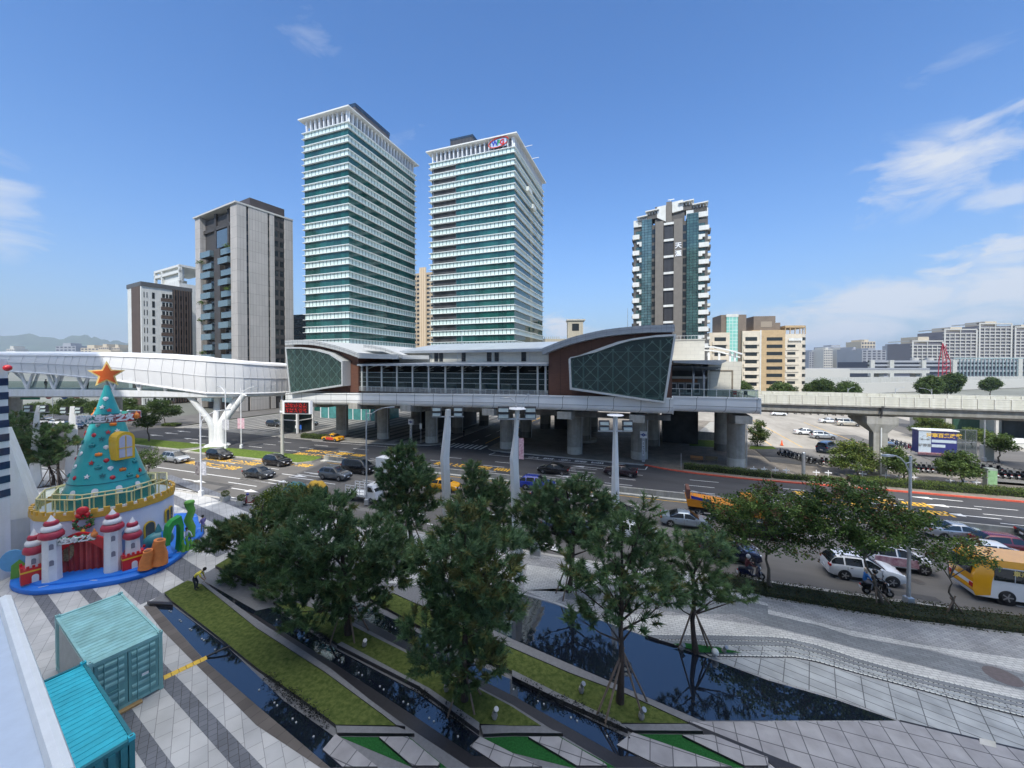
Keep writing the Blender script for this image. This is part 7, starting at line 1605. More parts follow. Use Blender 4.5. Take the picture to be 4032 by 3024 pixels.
for ss in (s0+1.45,s0+5.4):
    for tt,sg in ((t0+.08,-1),(t0+tw-.08,1)): MB().wheel((ss,tt,.3),.5,.1,(0,1,0),20).build('wheel_arch',BLACK,bus,40); make_wheel(bus,ss,tt+sg*.03,.4,sg)
# --- orange dump truck behind the wide tree
tk = thing_st('dump_truck','orange dump truck mostly hidden behind the wide dark roadside tree','truck',4.8,41.4,-.112)
def wheels_at(par,lst,r=.42):
    for ss,tt,sg in lst: make_wheel(par,ss,tt,r,sg)
MB().extr([(3.3,40.5,1.0),(3.15,40.5,1.7),(3.6,40.5,1.75),(7.6,40.5,1.45),(7.6,40.5,.95)][::-1],(0,2.0,0)).build('tipper_bed',mat('orange_truck',(.62,.22,.01),.5,var=.12),tk)
MB().extr([(3.6,40.48,1.76),(3.55,40.48,2.05),(5.2,40.48,1.8),(5.2,40.48,1.58)][::-1],(0,.05,0)).build('blue_board',paint('truck_blue',(.02,.04,.3)),tk)
MB().box(3.2,40.5,1.7,3.5,42.4,2.6).build('headboard',mat('truck_rust',(.15,.06,.04),.7,var=.3),tk)
mb = MB()
for k in range(9): mb.tube([(3.7+k*.4,40.52,1.72-.03*k),(3.7+k*.4,40.52,2.5-.05*k)],.018,4)
mb.tube([(3.6,40.52,2.52),(7.2,40.52,2.1)],.03,5); mb.build('side_cage',STEEL,tk)
MB().box(3.4,40.8,.5,9.6,42.1,.75).build('chassis',BLACK,tk)
MB().extr([(8.0,40.5,.6),(8.0,40.5,2.3),(9.1,40.5,2.3),(9.6,40.5,1.5),(9.7,40.5,.6)][::-1],(0,2.0,0)).build('cab',MATS['orange_truck'],tk); MB().extr([(8.2,40.47,1.45),(8.2,40.47,2.1),(9.0,40.47,2.1),(9.35,40.47,1.45)][::-1],(0,.04,0)).build('cab_window',CGLASS,tk)
wheels_at(tk,[(4.3,40.65,-1),(4.3,42.2,1),(8.9,40.65,-1),(8.9,42.2,1)])
# --- white box truck, white pickup and covered loads behind the pines at the left
tk = thing_st('box_truck','white box truck standing behind the tall conical pine','truck',-31.4,41.0,-.112)
MB().box(-33.2,40.2,.75,-30.3,42.0,2.75).build('cargo_box',WHITE,tk); MB().extr([(-30.2,40.3,.5),(-30.2,40.3,2.0),(-29.4,40.3,2.0),(-28.9,40.3,1.3),(-28.8,40.3,.5)][::-1],(0,1.6,0)).build('cab',PT_['white'],tk)
MB().extr([(-30.0,40.27,1.3),(-30.0,40.27,1.85),(-29.5,40.27,1.85),(-29.1,40.27,1.3)][::-1],(0,.04,0)).build('cab_window',CGLASS,tk); MB().box(-33.2,40.4,.45,-29,41.8,.75).build('chassis',BLACK,tk); wheels_at(tk,[(-32.3,40.35,-1),(-32.3,41.85,1),(-29.5,40.35,-1),(-29.5,41.85,1)],.36)
px = [(-29.1,32.84)][0]
tk = thing_st('pickup_truck','small white flatbed truck with ladder rails behind the lamp post','truck',px[0],px[1],-.112)
s_,t_ = px[0]-1.5,px[1]
MB().box(s_-.6,t_,.55,s_+2.0,t_+1.5,.75).build('bed',WHITE,tk); mb = MB()
for z in (1.0,1.3,1.6):
    for tt in (t_,t_+1.46): mb.box(s_-.6,tt,z,s_+2.0,tt+.04,z+.05)
for k in range(5):
    for tt in (t_,t_+1.46): mb.box(s_-.6+k*.64,tt,.75,s_-.55+k*.64,tt+.04,1.65)
mb.build('ladder_rail',WHITE2,tk)
MB().extr([(s_+2.1,t_,.4),(s_+2.1,t_,1.85),(s_+2.9,t_,1.85),(s_+3.35,t_,1.2),(s_+3.4,t_,.4)][::-1],(0,1.5,0)).build('cab',PT_['white'],tk); MB().extr([(s_+2.3,t_-.03,1.2),(s_+2.3,t_-.03,1.7),(s_+2.8,t_-.03,1.7),(s_+3.1,t_-.03,1.2)][::-1],(0,.04,0)).build('cab_window',CGLASS,tk)
MB().extr([(s_+2.85,t_+.1,1.83),(s_+3.33,t_+.1,1.22),(s_+3.35,t_+.1,1.24),(s_+2.87,t_+.1,1.85)],(0,1.3,0)).build('windscreen',CGLASS,tk); wheels_at(tk,[(s_+.2,t_+.1,-1),(s_+.2,t_+1.4,1),(s_+2.8,t_+.1,-1),(s_+2.8,t_+1.4,1)],.32)
def tarp(label,x,y,w_,d_,h,col,low=None,seed=1):
    rn = random.Random(seed); rs = []
    for i in range(9):
        k = i/8; e = 1-.35*abs(2*k-1)**3
        rs.append([(x+w_*(k-.5),y+d_*v*(1+.05*rn.uniform(-1,1)),h*hh*e*(1+.05*rn.uniform(-1,1))) for v,hh in ((-.5,.02),(-.5,.55),(-.4,.86),(-.1,1),(.2,.97),(.45,.75),(.5,.02))])
    t = thing_xy('covered_cart',label,'cart',x,y,0); MB().rings(rs,False,False).build('tarpaulin',col,t,50)
    MB().box(x-w_*.45,y-d_*.45,.05,x+w_*.45,y+d_*.45,h*.5).build('load',low or BLACK,t); return t
a = [(-24.28,42.94),(-21.83,42.72)]
tarp('teal tarpaulin covered cart beside the round sunlit tree',a[0][0],a[0][1],2.2,1.5,1.5,mat('teal_tarp',(.05,.16,.18),.8,var=.2),None,2)
tarp('mustard yellow tarpaulin covered cart between the pines',a[1][0],a[1][1],2.0,1.5,1.7,mat('mustard_tarp',(.5,.3,.03),.8,var=.15),mat('turquoise_load',(.02,.35,.4),.6,var=.1),3)
# ---------------------------------------------------------------- scooters
def make_scooter(label,col,group=None,name='scooter'):
    c = thing(name,label,'scooter',(0,0,0),0,group)
    for x in (-.6,.62):
        t = MB().wheel((x,0,.25),.25,.12,(0,1,0),14).build('wheel',TYRE,c,40); MB().wheel((x,0,.25),.13,.13,(0,1,0),10).build('wheel_rim',RIM,t)
    MB().rings([[(-.95,y*.5,.62),(-.95,y*.5,.7)] if False else [(x,-w_,z0),(x,w_,z0),(x,w_*.8,z1),(x,-w_*.8,z1)] for x,w_,z0,z1 in ((-.92,.08,.55,.68),(-.7,.17,.38,.76),(-.3,.18,.3,.72),(-.05,.16,.24,.4),(.25,.15,.24,.34))]).build('body',col,c,40)
    MB().rings([[(x0,-w_,z),(x0+.1,-w_,z),(x0+.1,w_,z),(x0,w_,z)] for x0,w_,z in ((.28,.19,.25),(.34,.21,.55),(.38,.19,.85),(.36,.1,1.0))]).build('leg_shield',col,c,40)
    MB().rings([[(x,-w_,z),(x,w_,z),(x,w_*.8,z+.09),(x,-w_*.8,z+.09)] for x,w_,z in ((-.85,.09,.74),(-.55,.15,.75),(-.1,.12,.7))]).build('seat',BLACK,c,40)
    MB().tube([(.62,.09,.25),(.5,.07,.7),(.38,0,1.0)],.025,5).tube([(.62,-.09,.25),(.5,-.07,.7)],.025,5).build('fork',STEEL,c)
    MB().tube([(.32,-.34,1.04),(.4,0,1.0),(.32,.34,1.04)],.022,5).build('handlebar',BLACK,c)
    for sg in (1,-1): MB().tube([(.36,sg*.22,1.03),(.42,sg*.3,1.2)],.01,4).ball((.43,sg*.31,1.22),.065,8,5,0,.4).build('mirror',DARK,c)
    MB().ball((.52,0,.84),.09,8,6).build('headlight',LAMPW,c); MB().obox((-.95,0,.62),(.04,.14,.07)).build('taillight',LAMPR,c); MB().obox((-.97,0,.46),(.015,.22,.13)).build('number_plate',PLATE,c)
    MB().rings([[(.42,-.07,.46),(.42,.07,.46)],[(.68,-.07,.54),(.68,.07,.54)],[(.9,-.07,.4),(.9,.07,.4)]],False,False).build('mudguard',col,c)
    return c
SC = {}
def scooter(label,col,s,t,yaw,group=None,z=.0,name='scooter'):
    if 'p' not in SC: SC['p'] = o = make_scooter(label,PT_[col],group,name)
    else:
        o = copy_tree(SC['p']); o.name = name; tag(o,label,'scooter')
        if group: o['group'] = group
        elif 'group' in o: del o['group']
        for ch in o.children:
            if ch.name.split('.')[0] in ('body','leg_shield','mudguard'): ch.material_slots[0].link = 'OBJECT'; ch.material_slots[0].material = PT_[col]
    o.location = W(s,t,z); o.rotation_euler = (0,0,-GA + yaw); o.scale = (.95,.95,.95); return o
rn = random.Random(12)
G1 = 'scooters parked in the long row behind the viaduct pier'; L1 = 'dark scooter parked tail outwards in the long row behind the street trees'
s = 23.6; k = 0
while s < 47.5:
    if not (27.0 < s < 29.9) and not (26.6 < s < 26.9) and rn.random() > .06:
        t = 68.6 if s < 30 else 68.7 - .02*(s-30)
        scooter(L1,rn.choice(('black','black','charcoal','black','charcoal','maroon','grey')),s,t + rn.uniform(-.12,.12),R(82)+rn.uniform(-.12,.12),G1,-.1 if s > 40 and t > 70 else 0.0)
    s += .56 + rn.uniform(-.03,.05)
G2 = 'scooters parked in the slanted cluster by the car park corner'; L2 = 'dark scooter in the slanted cluster at the car park corner'
for i in range(9): scooter(L2,rn.choice(('black','charcoal','black','grey')),20.0+i*.33,73.6-i*.66,R(190)+rn.uniform(-.15,.15),G2)
G3 = 'scooters parked behind the row near the far right'; L3 = 'dark scooter in the second row nearer the car park road'
for i in range(8): scooter(L3,rn.choice(('black','charcoal','black')),39.0+i*.75,71.3,R(80)+rn.uniform(-.2,.2),G3)
G4 = 'motorbikes parked along the far car park road'; L4 = 'tiny motorbike in the far row beside the car park road'
for i in range(12): scooter(L4,rn.choice(('black','red','slate','charcoal')),42.5-i*.12,84.5+i*1.0,R(200)+rn.uniform(-.2,.2),G4,-.09)
G5 = 'motorbikes at the back edge of the car park'; L5 = 'tiny motorbike at the far back edge of the car park'
for i in range(10): scooter(L5,rn.choice(('black','red','charcoal')),36.5+i*1.9,137,R(90)+rn.uniform(-.3,.3),G5,-.1)
# red motorcycle beside the planters
mc = scooter('red motorcycle parked beside the two white planters with a blue helmet on it','red',-39.3,28.2,R(200),None,.02,'motorcycle'); mc.rotation_euler = (0,R(-6),-GA+R(222))
MB().ball((.36,.12,1.22),.15,12,8).build('helmet',paint('helmet_blue',(.05,.06,.3)),mc,60)
# ================================================================ people
SKIN = mat('skin',(.42,.26,.18),.6,var=.06); HAIR = mat('dark_hair',(.012,.01,.009),.6,var=.1)
def cloth(name,c): return mat('cloth_' + name,c,.85,var=.15,scale=12)
def person(label,x,y,z,yaw,pose,top,legs,hair=HAIR,scale=1.0,helmet=None,shoes=None):
    """pose: joint positions in the person's own frame (facing +x, feet at z=0)."""
    o = thing('person',label,'person',(x,y,z),yaw); J = dict(pose)
    names = list(J); idx = {n: i for i,n in enumerate(names)}
    bones = [('pelvis','belly'),('belly','chest'),('chest','neck'),('neck','chin'),('chin','head')]
    for q in 'lr': bones += [('chest','shoulder_'+q),('shoulder_'+q,'elbow_'+q),('elbow_'+q,'wrist_'+q),('wrist_'+q,'hand_'+q),('pelvis','hip_'+q),('hip_'+q,'knee_'+q),('knee_'+q,'ankle_'+q),('ankle_'+q,'toe_'+q)]
    rad = {'pelvis': .13,'belly': .115,'chest': .13,'neck': .055,'chin': .065,'head': .1,'shoulder': .07,'elbow': .045,'wrist': .034,'hand': .04,'hip': .09,'knee': .06,'ankle': .042,'toe': .04}
    me = bpy.data.meshes.new('body'); me.from_pydata([Vector(J[n])*scale for n in names],[(idx[a],idx[b]) for a,b in bones],[])
    ob = bpy.data.objects.new('body',me); COL.objects.link(ob); sk = ob.modifiers.new('skin','SKIN'); sb = ob.modifiers.new('sub','SUBSURF'); sb.levels = sb.render_levels = 1
    for n in names:
        r = rad[n.split('_')[0]]*scale; v = me.skin_vertices[0].data[idx[n]]; v.radius = (r,r); v.use_root = n == 'pelvis'
    dg = bpy.context.evaluated_depsgraph_get(); dg.update(); m2 = bpy.data.meshes.new_from_object(ob.evaluated_get(dg)); bpy.data.objects.remove(ob)
    m2.materials.clear()
    for q in (SKIN,top,legs,shoes or BLACK): m2.materials.append(q)
    seg = []
    for a,b in bones:
        k = 1
        if a in ('neck','chin') : k = 0
        elif a.startswith('wrist'): k = 0
        elif a.startswith('elbow'): k = 0 if label.find('short') >= 0 else 1
        elif b.startswith('hip') or a.startswith('hip') or a.startswith('knee'): k = 2
        elif a.startswith('ankle'): k = 3
        seg.append((Vector(J[a])*scale,Vector(J[b])*scale,k))
    for p in m2.polygons:
        c = p.center; best = (9,0)
        for a,b,k in seg:
            d_ = b-a; t = max(0,min(1,(c-a).dot(d_)/max(1e-9,d_.dot(d_)))); q = (c-a-d_*t).length
            if q < best[0]: best = (q,k)
        p.material_index = best[1]; p.use_smooth = True
    bo = bpy.data.objects.new('body',m2); COL.objects.link(bo); bo.parent = o; OFF[bo.name] = (0,0,0)
    h = Vector(J['head'])*scale; hr = MB().ball((h.x-.018*scale,h.y,h.z+.035*scale),.115*scale,12,8,0,1,.92,1.0)
    if helmet: MB().ball((h.x-.01,h.y,h.z+.04),.155*scale,14,9).build('helmet',helmet,o,60)
    else: hr.build('hair',hair,o,60)
    return o
def stand(lean=0.0,**kw):
    P_ = {'pelvis': (0,0,.92),'belly': (.0,0,1.08),'chest': (.01,0,1.3),'neck': (.01,0,1.48),'chin': (.03,0,1.56),'head': (.03,0,1.65)}
    for q,sg in (('l',1),('r',-1)):
        P_.update({'shoulder_'+q: (0,sg*.17,1.4),'elbow_'+q: (-.02,sg*.23,1.13),'wrist_'+q: (.05,sg*.22,.9),'hand_'+q: (.07,sg*.21,.81),'hip_'+q: (0,sg*.09,.86),'knee_'+q: (.03,sg*.1,.48),'ankle_'+q: (-.01,sg*.1,.08),'toe_'+q: (.13,sg*.11,.04)})
    P_.update(kw); return P_
def sit(zs=.75,reach=.42,zh=1.0):
    P_ = {'pelvis': (-.1,0,zs+.1),'belly': (-.07,0,zs+.27),'chest': (-.02,0,zs+.48),'neck': (.02,0,zs+.66),'chin': (.05,0,zs+.74),'head': (.05,0,zs+.83)}
    for q,sg in (('l',1),('r',-1)):
        P_.update({'shoulder_'+q: (-.01,sg*.18,zs+.58),'elbow_'+q: (.15,sg*.26,zs+.38),'wrist_'+q: (reach-.08,sg*.27,zh),'hand_'+q: (reach,sg*.28,zh+.02),'hip_'+q: (-.06,sg*.1,zs+.08),'knee_'+q: (.32,sg*.14,zs+.06),'ankle_'+q: (.22,sg*.14,zs-.38),'toe_'+q: (.36,sg*.14,zs-.43)})
    return P_
wx,wy = (-20.31,24.54)
bend = stand(pelvis=(-.12,0,.86),belly=(.02,0,1.0),chest=(.2,0,1.1),neck=(.36,0,1.18),chin=(.43,0,1.22),head=(.51,0,1.27),shoulder_l=(.26,.17,1.12),shoulder_r=(.26,-.17,1.12),elbow_l=(.34,.2,.86),elbow_r=(.36,-.2,.88),wrist_l=(.46,.12,.64),wrist_r=(.48,-.1,.66),hand_l=(.5,.1,.56),hand_r=(.52,-.08,.58),hip_l=(-.1,.09,.8),hip_r=(-.1,-.09,.8),knee_l=(.04,.12,.45),knee_r=(.0,-.12,.44))
person('person in a short sleeved yellow shirt bending over the end of the grass bed',wx,wy,.16,R(15),bend,cloth('yellow',(.7,.6,.08)),cloth('dark',(.03,.035,.05)),scale=.98)
kx,ky = (-26.34,30.95)
person('person in a white top sitting on the edge of the blue platform',kx,ky,.5,R(-20),{k: (v[0],v[1],v[2]-.62) for k,v in sit(.72,.38,.82).items()},cloth('white',(.62,.64,.7)),cloth('navy',(.03,.035,.08)),scale=.92)
kx,ky = (-26.5,32.81)
person('person in a purple shirt standing beside the pine branches looking at a phone',kx,ky,.008,R(165),stand(wrist_l=(.24,.1,1.16),wrist_r=(.24,-.1,1.16),hand_l=(.3,.05,1.2),hand_r=(.3,-.05,1.2),elbow_l=(.04,.22,1.12),elbow_r=(.04,-.22,1.12)),cloth('purple',(.22,.18,.42)),cloth('grey',(.25,.25,.28)),scale=.98)
g_,h_ = (6.51,30.06),(13.59,30.61)
sc1 = scooter('dark scooter ridden along the road under the wide roadside tree','navy',g_[0],g_[1]+.25,R(8),None,-.112); sc2 = scooter('black scooter carrying two people beside the big roadside tree','black',h_[0],h_[1]+.25,0,None,-.112)
p = W(g_[0]-.25,g_[1]+.25,-.14); person('person in a dark red jacket and white helmet riding a scooter',p.x,p.y,p.z,-GA+R(8),sit(.74,.52,1.03),cloth('dark_red',(.12,.03,.035)),cloth('jeans',(.05,.06,.09)),helmet=paint('helmet_white',(.6,.6,.6)),scale=.97)
p = W(h_[0]-.18,h_[1]+.25,-.14); person('person in black riding at the front of the shared scooter',p.x,p.y,p.z,-GA,sit(.74,.5,1.03),cloth('black',(.015,.015,.017)),cloth('black',(.015,.015,.017)),helmet=paint('helmet_black',(.02,.02,.02)),scale=.97)
p = W(h_[0]-.6,h_[1]+.25,-.1); person('person in a bright blue jacket riding behind on the shared scooter',p.x,p.y,p.z,-GA,sit(.76,.3,1.05),cloth('bright_blue',(.02,.16,.5)),cloth('grey',(.25,.25,.28)),helmet=paint('helmet_pale',(.6,.5,.4)),scale=.95)
p = W(44.6,67.6,0); person('person in dark clothes standing at the end of the scooter row',p.x,p.y,0,R(120),stand(),cloth('black',(.015,.015,.017)),cloth('black',(.015,.015,.017)))
a = (-35.4,68.99); p = W(a[0],a[1],0); person('person walking in the shade under the station near the crossing',p.x,p.y,0,R(70),stand(knee_l=(.14,.1,.5),ankle_l=(.2,.1,.1),toe_l=(.33,.1,.07),knee_r=(-.02,-.1,.48),ankle_r=(-.2,-.1,.12),toe_r=(-.09,-.1,.04)),cloth('black',(.015,.015,.017)),cloth('dark',(.03,.035,.05)))
for k,(x,y,lb) in enumerate(((-87.0,71.8,'person silhouetted on the footbridge behind the glass parapet, left one'),(-78.5,71.2,'person silhouetted on the footbridge right of the first one'))): person(lb,x,y,10.15,R(200*k),stand(),cloth('dark',(.03,.035,.05)),cloth('black',(.015,.015,.017)))
for k,(x,lb,c_) in enumerate(((0,'person in yellow standing at the blue roofed market',(.6,.45,.05)),(1.2,'person in blue standing at the blue roofed market',(.05,.12,.4)))): p = (99.26,78.19); person(lb,p[0]+x*2,p[1]+x,0,R(200),stand(),cloth('market%d' % k,c_),cloth('dark',(.03,.035,.05)))
# ================================================================ masts, lamps, signs and small street furniture
def floodmast(label,x,y,pts,z_arm,yaw,lamps=True,disc=False):
    """White bent mast of lens-shaped section; pts: (x, z, width) up the mast in its own plane."""
    m = thing_xy('floodlight_mast',label,'floodlight mast',x,y,0)
    rs = []
    for px,pz,w_ in pts: rs.append([(px-w_/2,y,pz),(px-w_*.12,y-w_*.42,pz),(px+w_/2,y-.02,pz),(px+w_*.1,y+w_*.4,pz)])
    MB().rings(rs).build('shaft',WHITE,m)
    px = interp2(pts,z_arm); aw = 1.0
    a = MB().box(px-aw-.35,y-.1,z_arm-.05,px+aw+.35,y+.1,z_arm+.03).build('lamp_arm',STEEL,m)
    for sg in (-1,1):
        for k in range(2):
            f = MB().obox((px+sg*aw*.92,y-.12,z_arm+.25+k*.42),(.78,.3,.36),0,0,R(-18)).build('floodlight',DARK,m)
            MB().obox((px+sg*aw*.92,y-.285,z_arm+.21+k*.42),(.66,.02,.25),0,0,R(-18)).build('lamp_glass',mat('lamp_glass',(.35,.42,.42),.1,var=.1),f)
    zt = pts[-1][1]; pt = pts[-1][0]
    if disc: MB().lathe([(.62,zt),(.66,zt+.04),(.6,zt+.09),(.02,zt+.1)],(pt,y,0),20).build('top_disc',WHITE2,m,40)
    if disc == 2:
        MB().tube([(pt-.1,y,zt+.1),(pt-.15,y,zt+.5),(pt-.55,y,zt+.8),(pt-.95,y,zt+.78)],.035,6).obox((pt-1.05,y,zt+.78),(.3,.12,.06)).build('small_lamp',STEEL,m)
        MB().tube([(pt+.3,y,zt+.1),(pt+.5,y,zt+.7),(pt+.75,y,zt+1.0)],.02,5).tube([(pt+.75,y,zt+.2),(pt+.75,y,zt+1.02)],.015,5).obox((pt+.75,y,zt+1.03),(.22,.1,.07)).build('camera_arm',STEEL,m)
    return m
def interp2(pts,z):
    for a,b in zip(pts,pts[1:]):
        if a[1] <= z <= b[1]: return a[0]+(b[0]-a[0])*(z-a[1])/(b[1]-a[1])
    return pts[-1][0]
MASTS=[('white bent floodlight mast, left one of the three before the station',-5.32,33.0,[(-5.32,.0,.88),(-5.57,1.69,.76),(-5.78,6.57,.79),(-5.57,8.97,.64),(-5.48,10.8,.47)],10.17,0),('white bent floodlight mast with a camera arm, middle of the three before the station',.39,26.5,[(.39,.0,.77),(.35,3.65,.71),(.13,8.16,.58),(.26,9.76,.32),(.38,11.55,.32)],10.88,2),('white straight floodlight mast with a top disc, right one of the three before the station',8.21,30.5,[(8.21,.0,.59),(8.22,3.85,.66),(8.21,6.81,.52),(8.2,9.4,.37),(8.2,10.57,.37)],9.36,1),('white bent floodlight mast nearest the left edge before the footbridge',-56.19,46.0,[(-56.19,.0,1.57),(-56.58,.0,.84),(-56.8,.0,.89),(-57.16,2.58,1.17),(-56.88,8.42,.61),(-56.63,9.75,.39)],8.97,0),('white bent floodlight mast beside the teal cone',-56.88,49.0,[(-56.88,.0,1.07),(-56.27,.0,1.36),(-56.51,.0,.89),(-56.42,1.5,1.19),(-55.99,6.24,1.18),(-56.02,9.32,.53)],8.43,0)]
for lb,x,y,pts,za,dc in MASTS: floodmast(lb,x,y,pts,za,0,True,dc)
def lamp(label,x,y,z0,h,arm,ang,col,banners=None,name='street_lamp',r=.09):
    t = thing('street_lamp',label,'street lamp',(x,y,z0),0)
    MB().lathe([(.28,0),(.26,.55),(.2,.6)],(0,0,0),4,a0=R(45)).build('base',WHITE if col is WHITE2 else STEEL,t)
    MB().tube([(0,0,.5),(0,0,h*.5),(0,0,h)],[r,r*.85,r*.7],12).build('pole',col,t,50)
    d_ = Vector((math.cos(ang),math.sin(ang),0)); pts = [Vector((0,0,h-1.5)) + d_*.08] + [Vector((0,0,h-1.5)) + d_*(arm*(1-math.cos(a))) + Vector((0,0,1.75*math.sin(a))) for a in (.35,.7,1.0,1.25,1.45)]
    MB().tube(pts,.04,6).tube([(0,0,h-.35),tuple(pts[2])],.03,6).build('arm',col,t,50)
    e = pts[-1]; MB().obox(tuple(e + d_*.35),(.75,.26,.1),ang,0,0,R(-4)).build('lamp_head',STEEL,t)
    for k,(dx,zb,zt_,m_) in enumerate(banners or ()):
        b = MB().obox((dx,-.02,(zb+zt_)/2),(.52,.03,zt_-zb)).build('banner',m_,t); MB().tube([(0,0,zt_),(dx*1.9,0,zt_)],.018,5).tube([(0,0,zb),(dx*1.9,0,zb)],.018,5).build('banner_bracket',STEEL,b)
    return t
BAN1 = mat('banner_photo_dark',(.05,.05,.07),.6,var=.8,scale=3.5,col2=(.4,.36,.36)); BAN2 = mat('banner_print_pale',(.5,.5,.58),.6,var=.45,scale=5,col2=(.75,.75,.78)); BAN3 = mat('banner_pink',(.75,.25,.36),.6,var=.4,scale=4,col2=(.85,.7,.74))
lx,ly = (-34.73,42.8)
lamp('white street lamp with two printed banners at the sunlit kerb by the castle',lx,ly,0,9.3,2.6,R(10),WHITE2,((-.36,2.35,3.85,BAN1),(.36,2.3,3.8,BAN2)))
lx,ly = (23.99,23.09)
lamp('grey street lamp in the shrub bed between the roadside trees',lx,ly,0,9.1,2.2,R(200),STEEL,r=.1)
lx,ly = (-15.2,40.06)
lamp('tall thin street lamp behind the left pines with its arm to the right',lx,ly,0,9.9,2.4,R(15),STEEL,r=.085)
lx,ly = (-47.26,67.01)
lamp('white street lamp with pink banners on the grass island, right one',lx,ly,.1,10.4,2.2,R(30),WHITE2,((-.33,3.4,5.2,BAN3),(.33,3.4,5.2,BAN3)))
lx,ly = (-49.82,66.84)
lamp('white street lamp with pale banners beside the branching footbridge column',lx,ly,.1,10.4,2.2,R(150),WHITE2,((-.33,3.2,5.0,BAN2),(.33,3.2,5.0,BAN2)))
lx,ly = (71.8,58.34)
lamp('far grey lamp post beside the advertising board',lx,ly,-.05,9.0,1.4,R(0),STEEL,r=.09)
lx,ly = (-116.04,97.13)
lamp('grey street lamp under the footbridge left of the teal cone',lx,ly,0,8.2,3.0,R(20),STEEL,r=.1)
for k,(u,lb) in enumerate((((119.59,5.77),'curved lamp rising behind the viaduct joint'),((113.51,5.23),'curved lamp behind the viaduct left of the joint'),((117.61,4.51),'curved lamp behind the viaduct nearest the tan block'),((136.42,5.21),'curved lamp behind the viaduct by the red crane'))):
    lamp(lb,u[0],(120,130,140,125)[k],0,u[1]+1.6,3.2,R((10,20,20,170)[k]),STEEL,r=.1)
# LED message board on the island
q = (-55.8,45.35); lb = thing_st('message_board','red led message board on a concrete pole with a ladder on the grass island','sign',q[0],q[1],.1)
S0,T0 = q
MB().tube([(S0,T0,.1),(S0,T0,9.0)],[.26,.2],12).build('pole',CONC_L,lb,50)
mb = MB().tube([(S0-.55,T0,3.6),(S0-.55,T0,8.6)],.03,5).tube([(S0-.3,T0,3.6),(S0-.3,T0,8.6)],.03,5)
for k in range(14): mb.tube([(S0-.55,T0,3.8+k*.35),(S0-.3,T0,3.8+k*.35)],.018,4)
mb.build('ladder',STEEL,lb)
MB().box(S0+.2,T0-.1,7.3,S0+2.2,T0+.1,7.45).box(S0+.2,T0-.1,8.5,S0+2.2,T0+.1,8.6).build('bracket',WHITE2,lb)
MB().extr([(S0+1.2,T0-.9,6.9),(S0+1.2,T0-.9,9.0),(S0+5.6,T0+.3,9.0),(S0+5.6,T0+.3,6.9)],(.1,.4,0)).build('cabinet',WHITE2,lb)
pn = MB().extr([(S0+1.6,T0-.83,7.05),(S0+1.6,T0-.83,8.75),(S0+5.4,T0+.2,8.75),(S0+5.4,T0+.2,7.05)],(.015,-.05,0)).build('led_screen',mat('led_black',(.02,.005,.005),.4,var=.1),lb)
led = emit('led_red',(.7,.02,.015),.15)
rn = random.Random(9); mb = MB(); dv = Vector((3.8,1.03,0)).normalized()
for r_ in range(2):
    for c_ in range(5):
        for i in range(6):
            for j in range(6):
                if rn.random() < .4:
                    o = Vector((S0+1.6,T0-.9,0)) + dv*(.2+c_*.74+i*.1); mb.obox((o.x,o.y,8.55-r_*.8-j*.105),(.07,.02,.07),math.atan2(dv.y,dv.x))
mb.build('led_text',led,pn)
MB().box(S0-.15,T0-.28,7.0,S0+.45,T0-.24,7.3).build('name_plate',WHITE2,lb)
# metro totems, small signs
def totem(label,s,t,h,rail=True):
    o = thing_st('station_totem',label,'sign',s,t,0); MB().box(s-.22,t-.1,0,s+.22,t+.1,h-1.0).build('post',STEEL,o)
    b = MB().box(s-.5,t-.16,h-1.0,s+.5,t+.16,h).build('head',WHITE2,o)
    q = MB().extr([(s-.36,t-.18,h-.5),(s,t-.18,h-.24),(s+.36,t-.18,h-.5),(s,t-.18,h-.76)],(0,.015,0)); q.box(s-.44,t-.185,h-.56,s+.44,t-.17,h-.44); q.build('blue_emblem',mat('metro_blue',(.02,.05,.25),.5,var=0),b)
    MB().box(s-.05,t-.19,h-.56,s+.05,t-.186,h-.44).build('emblem_eye',WHITE2,b)
    p = MB().box(s-.13,t-.13,h-3.6,s+.13,t-.1,h-1.5).build('name_panel',WHITE2,o)
    for k in range(7): xform(text_mb('南港軟體園區站'[k],.2,0,.006),upright((s,t-.135,h-1.75-k*.27),0)).build('lettering',BLACK,p)
    return o
q = (-42.61,61.47); totem('white metro station totem under the deck between the left columns',q[0],q[1],4.4)
q = (-1.17,61.14); totem('white metro station totem beside the column at the red kerb',q[0],q[1],4.6)
def small_sign(label,s,t,h,w_,hh,m,z=0):
    o = thing_st('road_sign',label,'sign',s,t,z); MB().tube([(s,t,z),(s,t,z+h)],.035,6).build('post',STEEL,o); MB().box(s-w_/2,t-.06,z+h-hh,s+w_/2,t-.035,z+h).build('plate',m,o); return o
MB_ = MATS['metro_blue']; MBB = mat('sign_blue',(.03,.13,.5),.5,var=0)
q = (-67.68,59.25); small_sign('blue parking sign beside the small hedge below the led board',q[0],q[1],2.3,.5,.9,MBB)
q = (-70.31,60.4); small_sign('plain white sign left of the blue parking sign',q[0],q[1],1.9,.4,.6,WHITE2)
q = (-63.13,64.47); small_sign('blue and white sign in front of the column behind the taxi',q[0],q[1],3.2,.45,1.1,MBB)
q = (-40.87,62.1); small_sign('white notice sign on a striped post beside the left totem',q[0],q[1],3.6,.5,1.0,WHITE2)
q = (3.88,58.6); small_sign('thin grey post at the left end of the clipped hedge',q[0],q[1],2.2,.06,.1,STEEL)
q = (-38.68,64.07); o = thing_st('signal_post','yellow and black striped post beside the third left column','post',q[0],q[1],0)
